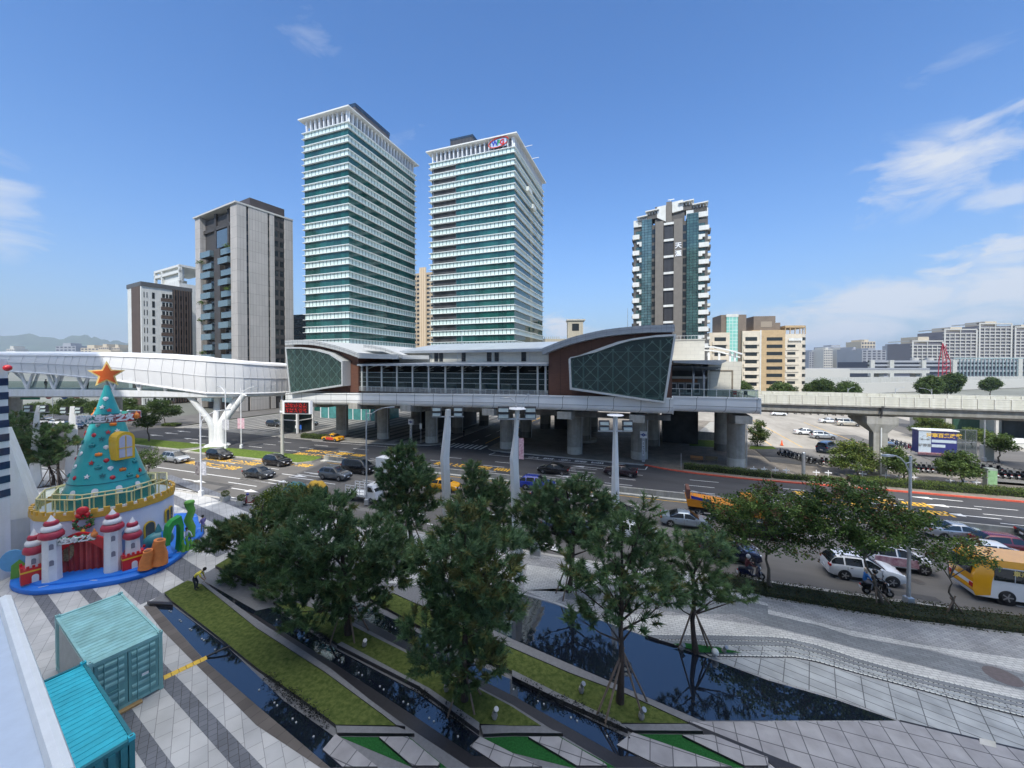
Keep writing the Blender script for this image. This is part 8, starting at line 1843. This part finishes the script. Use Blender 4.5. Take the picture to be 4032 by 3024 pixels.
for k in range(8): MB().tube([(q[0],q[1],.3*k),(q[0],q[1],.3*k+.3)],.07,8).build('stripe',(PAINT_Y,BLACK)[k % 2],o)
MB().box(q[0]-.2,q[1]-.06,2.4,q[0]+.2,q[1],3.6).build('plate',WHITE2,o)
# bus stop sign panel behind the pine, pink banner on the second mast
q = (-8.25,27.78); o = thing_st('bus_stop_panel','tall grey glass information panel on the near pavement','information panel',q[0],q[1],0); s_,t_ = q
MB().box(s_-.42,t_,.1,s_-.36,t_+.08,2.6).box(s_+.36,t_,.1,s_+.42,t_+.08,2.6).build('frame',STEEL,o); MB().box(s_-.36,t_+.02,.5,s_+.36,t_+.06,2.55).build('glass_panel',mat('info_panel',(.3,.36,.38),.2,var=.3,scale=2),o); MB().box(s_-.36,t_+.01,.15,s_+.36,t_+.07,.5).build('kick_panel',GREYM,o)
q = (-15.81,46.71); o = thing_st('pink_banner','pink printed banner hanging on a thin post behind the second mast','banner',q[0],q[1],0); s_,t_ = q
MB().tube([(s_-.3,t_,0),(s_-.3,t_,5.4)],.05,8).build('post',STEEL,o); MB().box(s_-.24,t_-.02,2.5,s_+.4,t_+.02,5.2).build('cloth',BAN3,o)
# planters, benches, bollards, cone, rack posts
for k,(q,lb) in enumerate((((-42.99,28.12),'white planter with a clipped round bush, left one by the kerb'),((-40.06,27.82),'white planter with a round bush half hidden behind the red motorcycle'))):
    o = thing_st('planter',lb,'planter',q[0],q[1],0); s_,t_ = q; MB().rings([[(s_+a*.36*w_,t_+b*.36*w_,z) for a,b in ((-1,-1),(1,-1),(1,1),(-1,1))] for w_,z in ((.85,0),(1,.45),(1,.55),(.86,.55),(.86,.48))]).build('box',CONC_L,o)
    rn = random.Random(k); mb = MB()
    for i in range(320): v = rvec(rn).normalized(); leaves(mb,Vector((s_+v.x*.36,t_+v.y*.36,.82+v.z*.3)),rn,rn.choice((0,0,1,2)),.09,2,.05)
    mb.build('bush',HG,o)
for q,lb,m_ in (((6.38,63.53),'wooden bench under the station end, left orange brown one',mat('bench_orange',(.36,.15,.04),.6,var=.15)),((8.43,63.92),'wooden bench under the station end, right dull brown one',mat('bench_brown',(.17,.13,.06),.6,var=.15))):
    o = thing_st('bench',lb,'bench',q[0],q[1],0); s_,t_ = q
    for k in range(4): MB().box(s_-.85,t_+k*.11,.4,s_+.85,t_+k*.11+.09,.44).build('seat_slat',m_,o)
    for k in range(3): MB().box(s_-.85,t_+.45,.52+k*.13,s_+.85,t_+.49,.62+k*.13).build('back_slat',m_,o)
    for x in (-.7,.7): MB().box(s_+x-.03,t_,0,s_+x+.03,t_+.5,.4).box(s_+x-.03,t_+.46,.4,s_+x+.03,t_+.5,.9).build('leg',DARK,o)
Gc = 'white cross-shaped bike rack posts behind the hedge'
for k,q in enumerate([(12.98,59.98),(14.28,60.25),(15.57,60.31),(16.87,60.58),(20.28,60.84),(21.68,61.16),(25.65,62.12),(28.05,62.21),(29.29,62.09),(30.86,62.29),(34.14,62.05),(35.43,62.17),(36.61,62.26)]):
    s_,t_ = q; mb = MB().tube([(s_,t_,0),(s_,t_,.85)],.06,8).box(s_-.38,t_-.05,.48,s_+.38,t_+.05,.6)
    o = mb.build('rack_post',WHITE2,None); o.rotation_euler = (0,0,-GA); tag(o,'white cross-shaped bike rack post behind the clipped hedge','rack post',Gc)
q = (18.59,59.91); o = MB().tube([(q[0],q[1],0),(q[0],q[1],3.1)],.2,12).ball((q[0],q[1],3.1),.2,12,6).build('round_post',GREYM,None,50); o.rotation_euler = (0,0,-GA); tag(o,'thick grey round-topped post at the hedge left of the viaduct pier','post')
q = (22.29,82.58); o = thing_st('traffic_cone','orange traffic cone at the car park corner by the ramp wall','traffic cone',q[0],q[1],0); MB().lathe([(.3,0),(.3,.05),(.2,.06),(.04,.95),(.03,.96)],(q[0],q[1],0),14).build('cone',mat('cone_orange',(.75,.12,.03),.5,var=0),o,40)
q = (38.23,62.61); o = thing_st('street_cabinet','green and white street cabinet behind the far right hedge','cabinet',q[0],q[1],0); s_,t_ = q; MB().box(s_-.45,t_,0,s_+.45,t_+.7,2.2).build('body',mat('cabinet_grey',(.3,.33,.3),.6,var=.1),o); MB().box(s_-.38,t_-.02,.3,s_+.42,t_+.0,2.0).build('green_poster',mat('cabinet_green',(.25,.42,.22),.5,var=.3,scale=2),o)
q = (48.18,79.62); o = thing_st('street_cabinet','pale street cabinet beside the far lamp post','cabinet',q[0],q[1],0); s_,t_ = q; MB().box(s_-.6,t_,0,s_+.6,t_+.8,2.3).build('body',mat('cabinet_pale',(.5,.52,.48),.6,var=.15),o); MB().box(s_-.5,t_-.02,.2,s_+.5,t_,2.1).build('door',MATS['cabinet_grey'],o)
# advertising board
a_,b_ = (40.37,80.54),(45.06,81.64); o = thing_st('advertising_board','blue and white car advertising board with yellow lettering by the car park','billboard',a_[0],a_[1],-.05)
L_ = b_[0]-a_[0]; s_,t_ = a_
MB().box(s_,t_,.5,s_+L_,t_+1.6,4.1).build('case',mat('board_navy',(.03,.035,.18),.5,var=.1),o); MB().box(s_-.1,t_-.15,4.1,s_+L_+.2,t_+1.8,4.25).build('roof',WHITE2,o)
wp = MB().box(s_+.03,t_-.03,.6,s_+L_*.33,t_,4.0).build('white_panel',mat('panel_pale_blue',(.5,.58,.66),.5,var=.1),o)
cp = [(-.62,0),(-.6,.22),(-.35,.3),(-.15,.55),(.25,.55),(.45,.3),(.64,.22),(.64,0)]
MB().tube([(s_+L_*.17+x*1.0,t_-.04,2.7+z*1.1) for x,z in cp + [cp[0]]],.035,5).wheel((s_+L_*.17-.35,t_-.04,2.7),.16,.03,(0,1,0),12).wheel((s_+L_*.17+.35,t_-.04,2.7),.16,.03,(0,1,0),12).build('car_emblem',GREYM,wp)
xform(text_mb('好停車',.55,0,.02),upright((s_+L_*.17,t_-.05,1.7),0)).build('lettering',GREYM,wp)
xform(text_mb('汽車百貨改裝',.72,0,.03),upright((s_+L_*.66,t_-.04,3.35),0)).build('lettering',mat('letter_gold',(.7,.45,.08),.5,var=0),o)
MB().box(s_+L_*.35,t_-.03,2.25,s_+L_*.98,t_,2.7).build('text_strip',mat('panel_pale_blue',(.5,.58,.66)),o); MB().box(s_+L_*.35,t_-.03,1.5,s_+L_*.7,t_,1.95).build('text_strip',MATS['panel_pale_blue'],o)
MB().box(s_-.05,t_-.06,.2,s_+L_+.1,t_,.6).build('red_base',mat('board_red',(.5,.04,.06),.5,var=.3,scale=5,col2=(.7,.5,.5)),o)
o2 = thing_st('glass_shelter','grey framed glass shelter wall right of the advertising board','shelter',b_[0]+2,b_[1]+1,-.05); s_,t_ = b_[0]+.6,b_[1]+.6
MB().quad((s_,t_,.3),(s_+3.0,t_+.6,.3),(s_+3.0,t_+.6,4.2),(s_,t_,4.2)).build('glass',glass('shelter_glass',(.7,.72,.75),.5),o2); mb = MB()
for k in range(3): mb.tube([(s_+1.5*k,t_+.3*k,0),(s_+1.5*k,t_+.3*k,4.25)],.05,6)
for z in (.3,2.2,4.2): mb.tube([(s_,t_,z),(s_+3,t_+.6,z)],.04,6)
mb.build('frame',GREYM,o2)
# rocks and spotlights in the beds, fountain nozzles in the ponds
NZ = MB().lathe([(.038,0),(.038,.04),(.026,.045)],(0,0,0),10).mesh('fountain_nozzle',mat('nozzle_steel',(.4,.42,.42),.4,metal=.3,var=0))
def nozzles(label,pts):
    for x,y in pts: o = bpy.data.objects.new('fountain_nozzle',NZ); COL.objects.link(o); o.location = (x,y,.013); tag(o,label,'fountain nozzle',label)
nozzles('pale round fountain nozzle in the first narrow pond',[(-20.32,22.61),(-20.15,22.53),(-18.99,21.78),(-18.8,21.66),(-17.79,21.04),(-17.62,20.95),(-16.5,20.27),(-16.32,20.17),(-15.2,19.5),(-11.34,17.05),(-10.25,16.4),(-10.05,16.26),(-9.03,15.64),(-8.8,15.48),(-7.78,14.88)])
nozzles('pale round fountain nozzle in the second narrow pond',[(-13.45,21.81),(-12.35,21.11),(-12.14,20.99),(-11.09,20.34),(-8.55,18.79),(-8.34,18.66),(-7.26,18.01),(-7.04,17.87),(-5.99,17.24),(-5.76,17.07),(-4.7,16.44),(-4.46,16.31),(-3.42,15.67),(-3.19,15.53),(-2.12,14.89)])
nozzles('pale round fountain nozzle in the third narrow pond',[(-6.66,21.2),(-6.45,21.09),(.07,17.08),(1.12,16.46),(1.37,16.33),(2.44,15.69),(2.67,15.55),(3.73,14.9)])
def stone(label,x,y,h,seed,z=.16):
    rn = random.Random(seed); t = thing_xy('garden_spotlight',label,'garden light',x,y,z)
    MB().lathe([(.09,0),(.13,h*.25),(.1,h*.5),(.03,h*.55)],(x,y,z),10).build('stone_base',mat('garden_stone',(.25,.24,.22),.8,var=.25,scale=8),t,50); MB().tube([(x,y,z+h*.5),(x+.03,y-.05,z+h*.75),(x+.08,y-.12,z+h)],[.06,.09,.1],10).build('lamp_head',GREYM,t,50)
for k,(p,h,lb) in enumerate((((-7.58,19.57),.38,'squat garden spotlight near the tall pine trunk'),((-2.91,16.86),.5,'dark hooded garden spotlight left of the round-headed pine'),((-.71,15.52),.5,'pointed garden spotlight right of the round-headed pine'),((3.06,16.77),.5,'garden spotlight left of the airy pine stakes'),((5.28,15.5),.5,'pointed garden spotlight right of the airy pine trunk'),((8.69,19.53),.3,'small garden spotlight left of the layered pine'),((10.7,19.24),.4,'bird shaped garden spotlight right of the layered pine'))): stone(lb,p[0],p[1],h,k,.16 if k < 5 else .03)
sheet('pine_bed',[(8.33,19.73),(9.02,19.79),(10.55,19.5),(11.56,19.11),(9.54,19.13)],.16,TURF)
p = (10.12,18.97); tag(MB().ball((p[0],p[1],.3),.17,16,10).build('globe_lamp',mat('globe_pale',(.55,.57,.55),.4,var=.05),None,60),'pale globe lamp on the small grass patch beside the layered pine','globe lamp')
# ================================================================ beyond the viaduct and on the horizon
def far_block(label,x0,x1,y,z0,z1,col,wrows=0,wcols=0,dep=18,wcol=None,name='apartment_block',group=None,step=None):
    o = thing_xy(name,label,'building',(x0+x1)/2,y,0,group); MB().box(x0,y,0,x1,y+dep,z1).build('wall',col,o)
    if step: MB().box(x0+(x1-x0)*step[0],y+2,z1,x0+(x1-x0)*step[1],y+dep-2,z1+step[2]).build('roof_room',col,o)
    if wrows:
        hh = (z1-z0)/wrows; mb = MB()
        for r in range(wrows):
            for c in range(wcols): mb.box(x0+(x1-x0)*(c+.2)/wcols,y-.15,z1-hh*(r+.75),x0+(x1-x0)*(c+.8)/wcols,y+.1,z1-hh*(r+.25))
        mb.build('window_grid',wcol or DGL,o)
    return o
FW = mat('far_white',(.5,.48,.43),.8,var=.08); FB_ = mat('far_beige',(.5,.43,.32),.8,var=.1); FG = mat('far_grey',(.3,.31,.33),.8,var=.12); FD = mat('far_dark_window',(.07,.075,.1),.4,var=.2); FP = mat('far_purple_grey',(.17,.16,.17),.6,var=.15)
# hotel towers with white grids
for k,(x0,x1,zt,lb) in enumerate(((414,446,41,'white gridded residential tower, lowest and nearest the red crane'),(447,481,53,'white gridded residential tower second from the red crane'),(483,517,59,'white gridded residential tower, tallest of the far group'),(520,556,55.5,'white gridded residential tower cut off by the right edge'))):
    o = thing_xy('residential_tower',lb,'building',(x0+x1)/2,400,0); MB().box(x0,400,0,x1,425,zt-4).build('wall',FP,o)
    mb = MB(); n = int((zt-16)/3.4)
    for r in range(n): mb.box(x0,399,zt-6.5-r*3.4,x1,400,zt-5.6-r*3.4)
    mb.build('floor_band',FW,o); mb = MB()
    for c in range(7): mb.box(x0+(x1-x0-1)*c/6,398.6,10,x0+(x1-x0-1)*c/6+(1.6 if c in (0,6) else .7),399,zt-2 if c in (0,3,6) else zt-5.5)
    mb.box(x0,398.6,zt-2.2,x1,401,zt-1).box(x0,399,zt-2,x0+1,424,zt-1); mb.build('frame',FW,o)
    MB().box(x0+(x1-x0)*.3,402,zt-4,x0+(x1-x0)*.65,420,zt+(1 if k else 3)).build('roof_room',FB_,o)
# parking structure with concrete piers
o = thing_xy('parking_structure','long grey multi storey parking structure behind the white boundary wall','building',350,300,0)
MB().box(279,302,0,470,330,17.0).build('wall',FD,o)
for z in (4.5,9.2,13.6,16.6): MB().box(279,300.6,z,470,302,z+1.5).build('floor_band',FG,o)
for k,x in enumerate((279,294,319,343,394,420,447)): MB().box(x,299.4,0,x+3.2,302,18.4 if k < 4 else 19.4).build('pier',CONC_L,o)
mb = MB()
for k in range(44): mb.box(346+k*2.8,299.8,5,346.5+k*2.8,300.4,20)
mb.box(344,299.6,19.4,470,300.4,20.2); mb.build('fin_screen',mat('fin_green_grey',(.28,.36,.36),.6,var=.1),o)
for x in (324,336): MB().tube([(x,310,17),(x,310,20.4)],2.6,12).build('roof_vent',FW,o)
o = thing_xy('boundary_wall','long white site wall running across behind the viaduct','wall',260,200,0)
MB().extr([(120,176,0),(120,176,5.2),(340,252,5.6),(340,252,0)][::-1],(-.3,.8,0)).build('wall',FW,o); MB().extr([(150,215,3),(150,215,7.6),(420,280,6.5),(420,280,2)][::-1],(-.3,1,0)).build('wall',CONC_L,o)
o = thing_xy('elevated_road','low grey elevated road with a white building beside the tan block','road bridge',190,260,0); MB().box(150,260,9,282,268,11.4).build('deck',CONC_L,o); MB().box(150,259.8,11.4,282,260,12.6).build('parapet',FG,o); MB().box(176,245,0,215,258,12.2).build('white_block',FW,o)
for x in (160,225,250,275): MB().box(x,262,0,x+3,266,9).build('pier',CONC,o)
# cranes
cr = thing_xy('lattice_crane','red lattice crane standing before the white gridded towers','crane',246,219,0); RD = mat('crane_red',(.34,.03,.05),.6,var=.1); mb = MB()
for dx,dy in ((-2.6,-1),(2.6,-1),(2.6,1),(-2.6,1)): mb.tube([(246+dx,219+dy,0),(246+dx*.8,219+dy,17),(246-1.3,219,27)],.22,5)
for k in range(13): z = k*2.0; w_ = 2.6*(1-z/34); mb.tube([(246-w_-z*.02,218,z),(246+w_-z*.04,218,z+2)],.15,4).tube([(246-w_,218,z+1),(246+w_-z*.04,218,z+1)],.13,4)
mb.build('lattice_mast',RD,cr); MB().box(242.5,217,0,249.5,221,4.2).build('cab',FW,cr)
cr = thing_xy('tower_crane','blue tower crane jib poking in at the right edge of the sky','crane',560,420,0); MB().tube([(553,415,68),(556,417,72),(575,430,60)],1.3,6).build('jib',mat('crane_blue',(.03,.12,.3),.5,var=.1),cr); MB().tube([(552.5,415,45),(552.5,415,68)],.2,4).build('hoist_rope',FG,cr); MB().box(572,428,0,575,431,62).build('mast',MATS['crane_blue'],cr)
# hazy blocks on the skyline
rn = random.Random(21); kinds = (('pale',FW),('beige',FB_),('grey',FG))
SKY = [(455,470,3,6,780),(830,850,0,0,0)]
for k,(u,wd,top,Y,c,lb) in enumerate(((815,12,352,620,2,'hazy grey block first right of the tan block'),(828,9,349.5,600,0,'hazy white stepped block right of the tan block'),(843,9,349.5,610,0,'second hazy white stepped block on the skyline'),(838,30,347,800,2,'long hazy grey block behind the white stepped pair'),(856,7,349,520,2,'slim dark hazy block beside the beige tower'),(868,14,341.5,540,1,'beige tower with a roof box on the far skyline'),(874,24,350,500,2,'broad grey green hazy office block before the beige tower'),(898,16,352,900,2,'low blue hazy block beside the parking structure'),(915,8,349,900,2,'grey hillside tower just left of the gridded towers'),(904,8,351,860,1,'pale hillside block left of the gridded towers'),(899,5,345.5,640,2,'slim hazy grey tower above the parking structure'),(902,22,353.5,680,2,'low hillside blocks above the parking structure'))):
    x0,x1 = (u-wd/2-512)/385*Y,(u+wd/2-512)/385*Y; zt = EYE+(365-top)/385*Y
    far_block(lb,x0,x1,Y,8,zt,kinds[c][1],8,5,25,FD,step=(.3,.6,2.0*Y/385))
for k,(u,wd,top,Y,c,lb) in enumerate(((11,9,349,900,0,'small pale tower under the hills at the far left'),(66,20,346,820,2,'dark stepped tower block above the footbridge'),(90,18,348,800,1,'beige stepped blocks right of the dark stepped tower'),(104,10,347,760,1,'beige tower pair left of the brown and white block'),(116,8,347.5,750,1,'second beige tower hard against the brown and white block'),(100,50,353,700,1,'long low beige block behind the footbridge'))):
    x0,x1 = (u-wd/2-512)/385*Y,(u+wd/2-512)/385*Y; zt = EYE+(365-top)/385*Y
    far_block(lb,x0,x1,Y,8,zt,kinds[c][1],8,5,25,FD,step=(.3,.7,3.0*Y/385))
def hills(name,pts,y,m):
    rn = random.Random(5); rs = []
    for i,(u,v) in enumerate(pts):
        x = (u-512)/385*y; z = EYE+(365-v)/385*y; rs.append([(x*.86,y*.86,-1),(x*.93,y*.93,z*.45),(x,y,z),(x*1.1,y*1.1,z*.6),(x*1.2,y*1.2,-1)])
    fr = []
    for a,b in zip(rs,rs[1:]):
        for k in range(6): fr.append([tuple(p[j]+(q[j]-p[j])*k/6 + (rn.gauss(0,6) if j == 2 and 0 < n_ < 4 else 0) for j in range(3)) for n_,(p,q) in enumerate(zip(a,b))])
    struct(name,MB().rings(fr+[rs[-1]],False,False),m,60)
FOR = mat('forest_hill',(.045,.07,.035),.95,var=.4,scale=.01,detail=10)
hills('hills',[(-160,345),(-60,338),(0,337),(30,334),(60,339),(85,334.5),(105,340),(122,342),(150,347),(200,352),(280,360)],4200,FOR)
hills('hills',[(760,362),(800,353.5),(820,352),(860,355),(900,352),(930,350),(1000,347),(1120,344)],4800,FOR)
# green belt of trees and low buildings behind the viaduct
G5_ = 'bushy trees growing behind the viaduct'
for k,(x,y,h,w_,lb) in enumerate(((75,140,8,4,'bushy tree below the cream stair block'),(85,145,9,5,'bushy tree below the tan block, left'),(100,142,8.5,5,'rust tinged bushy tree below the tan block'),(112,140,10,5,'round green tree right of the tan block'),(120,138,9,5,'light green tree by the curved lamps'),(163,150,11,5,'dark spreading tree behind the viaduct right of the joint'),(178,156,12,5,'dark tree right beside the red crane'),(215,190,10,5,'small tree at the far white wall'),(230,185,9,4,'low bush tree at the right end of the white wall'))):
    tree('bushy_tree',lb,(x,y),[(x,h*.75,w_*.7,h*.2),(x-w_*.4,h*.6,w_*.6,h*.2),(x+w_*.4,h*.6,w_*.6,h*.2),(x,h*.45,w_*.8,h*.2)],'leaf',seed=200+k,r0=.2,leaf=.5,dens=.55,mats=LEAF,mixw=(4,3,3,1 if k == 2 else 0),group=G5_)
# market shed with a blue roof at the far right
q = W(62,100); o = thing_st('market_shed','white market shed with a bright blue canopy roof at the far right','building',66,104,0)
MB().box(57.5,106,0,90,118,7.2).build('wall',FW,o); MB().extr([(60,98,5.2),(60,106,6.6),(95,106,6.6),(95,98,5.2)],(0,0,.18)).build('blue_roof',mat('shed_blue',(.04,.28,.6),.5,var=.08),o)
for k in range(5): MB().box(60.3+k*5,98.2,0,60.7+k*5,98.6,5.2).build('post',FW,o)
MB().box(58.5,105.7,.2,62.5,106,5.5).build('green_opening',mat('shed_green',(.02,.07,.045),.6,var=.3),o); MB().box(66,105.7,.2,88,106,4.2).build('dark_opening',INT,o); MB().box(62,99,.1,72,99.3,1.0).build('white_barrier',WHITE2,o)
# ramp walls and lawns by the car park
o = thing_st('ramp_wall','low concrete ramp wall with a sloping top beside the car park lawn','wall',10.05,86.45,0)
MB().extr([(7.95,83.0,0),(7.95,83.0,1.6),(12.48,83.79,1.4),(12.48,83.79,0)],(0,.4,0)).build('wall',CONC_D,o)
MB().extr([(7.95,83.0,0),(7.95,83.0,1.6),(5.95,112,1.6),(5.95,112,0)],(.35,0,0)).build('wall',CONC,o)
sheet('lawn',[(6.43,76.81),(7.12,82.53),(11.76,83.11),(11.59,76.5),(6.37,76.04)],.012,GRASS_G,True)
sheet('lawn',[(15.89,76.68),(16.73,79.81),(20.44,80.8),(20.42,78.33)],.012,GRASS_G,True)
sheet('ramp',[(8.91,89.92),(14.09,110.25),(16.81,111.24),(13.41,88.61)],.014,CONC,True)
# gantry sign and traffic signs at the far left
o = thing_xy('sign_gantry','overhead road sign gantry with green and round signs at the far left','sign',-92,78,0)
MB().tube([(-100,78,0),(-100,78,9.0),(-80,78,9.0)],.12,8).build('frame',STEEL,o); MB().box(-99.5,77.8,7.6,-95.6,77.9,9.3).build('green_plate',mat('plate_green',(.01,.2,.12),.5,var=0),o)
MB().wheel((-93.8,77.85,8.5),.8,.08,(0,1,0),16).build('round_plate',mat('plate_red_ring',(.5,.08,.1),.5,var=0),o); MB().wheel((-90.6,77.85,8.5),.8,.08,(0,1,0),16).build('round_plate',MBB,o); MB().box(-88.6,77.8,7.9,-87.6,77.9,9.2).build('signal',mat('signal_red',(.6,.12,.05),.5,var=0),o)
# ================================================================ the air: one even box of haze round everything below the sky
def build_haze():
    m = bpy.data.materials.new('haze_air'); m.use_nodes = True; N = m.node_tree.nodes; L = m.node_tree.links; N.clear()
    o = N.new('ShaderNodeOutputMaterial'); v = N.new('ShaderNodeVolumePrincipled'); L.new(v.outputs[0],o.inputs['Volume'])
    v.inputs['Color'].default_value = (.72,.82,.95,1); v.inputs['Density'].default_value = 1.2e-4; v.inputs['Anisotropy'].default_value = .2
    b = MB().box(-9500,-350,-1.5,9500,9500,420).build('haze',m); b['kind'] = 'stuff'
build_haze()
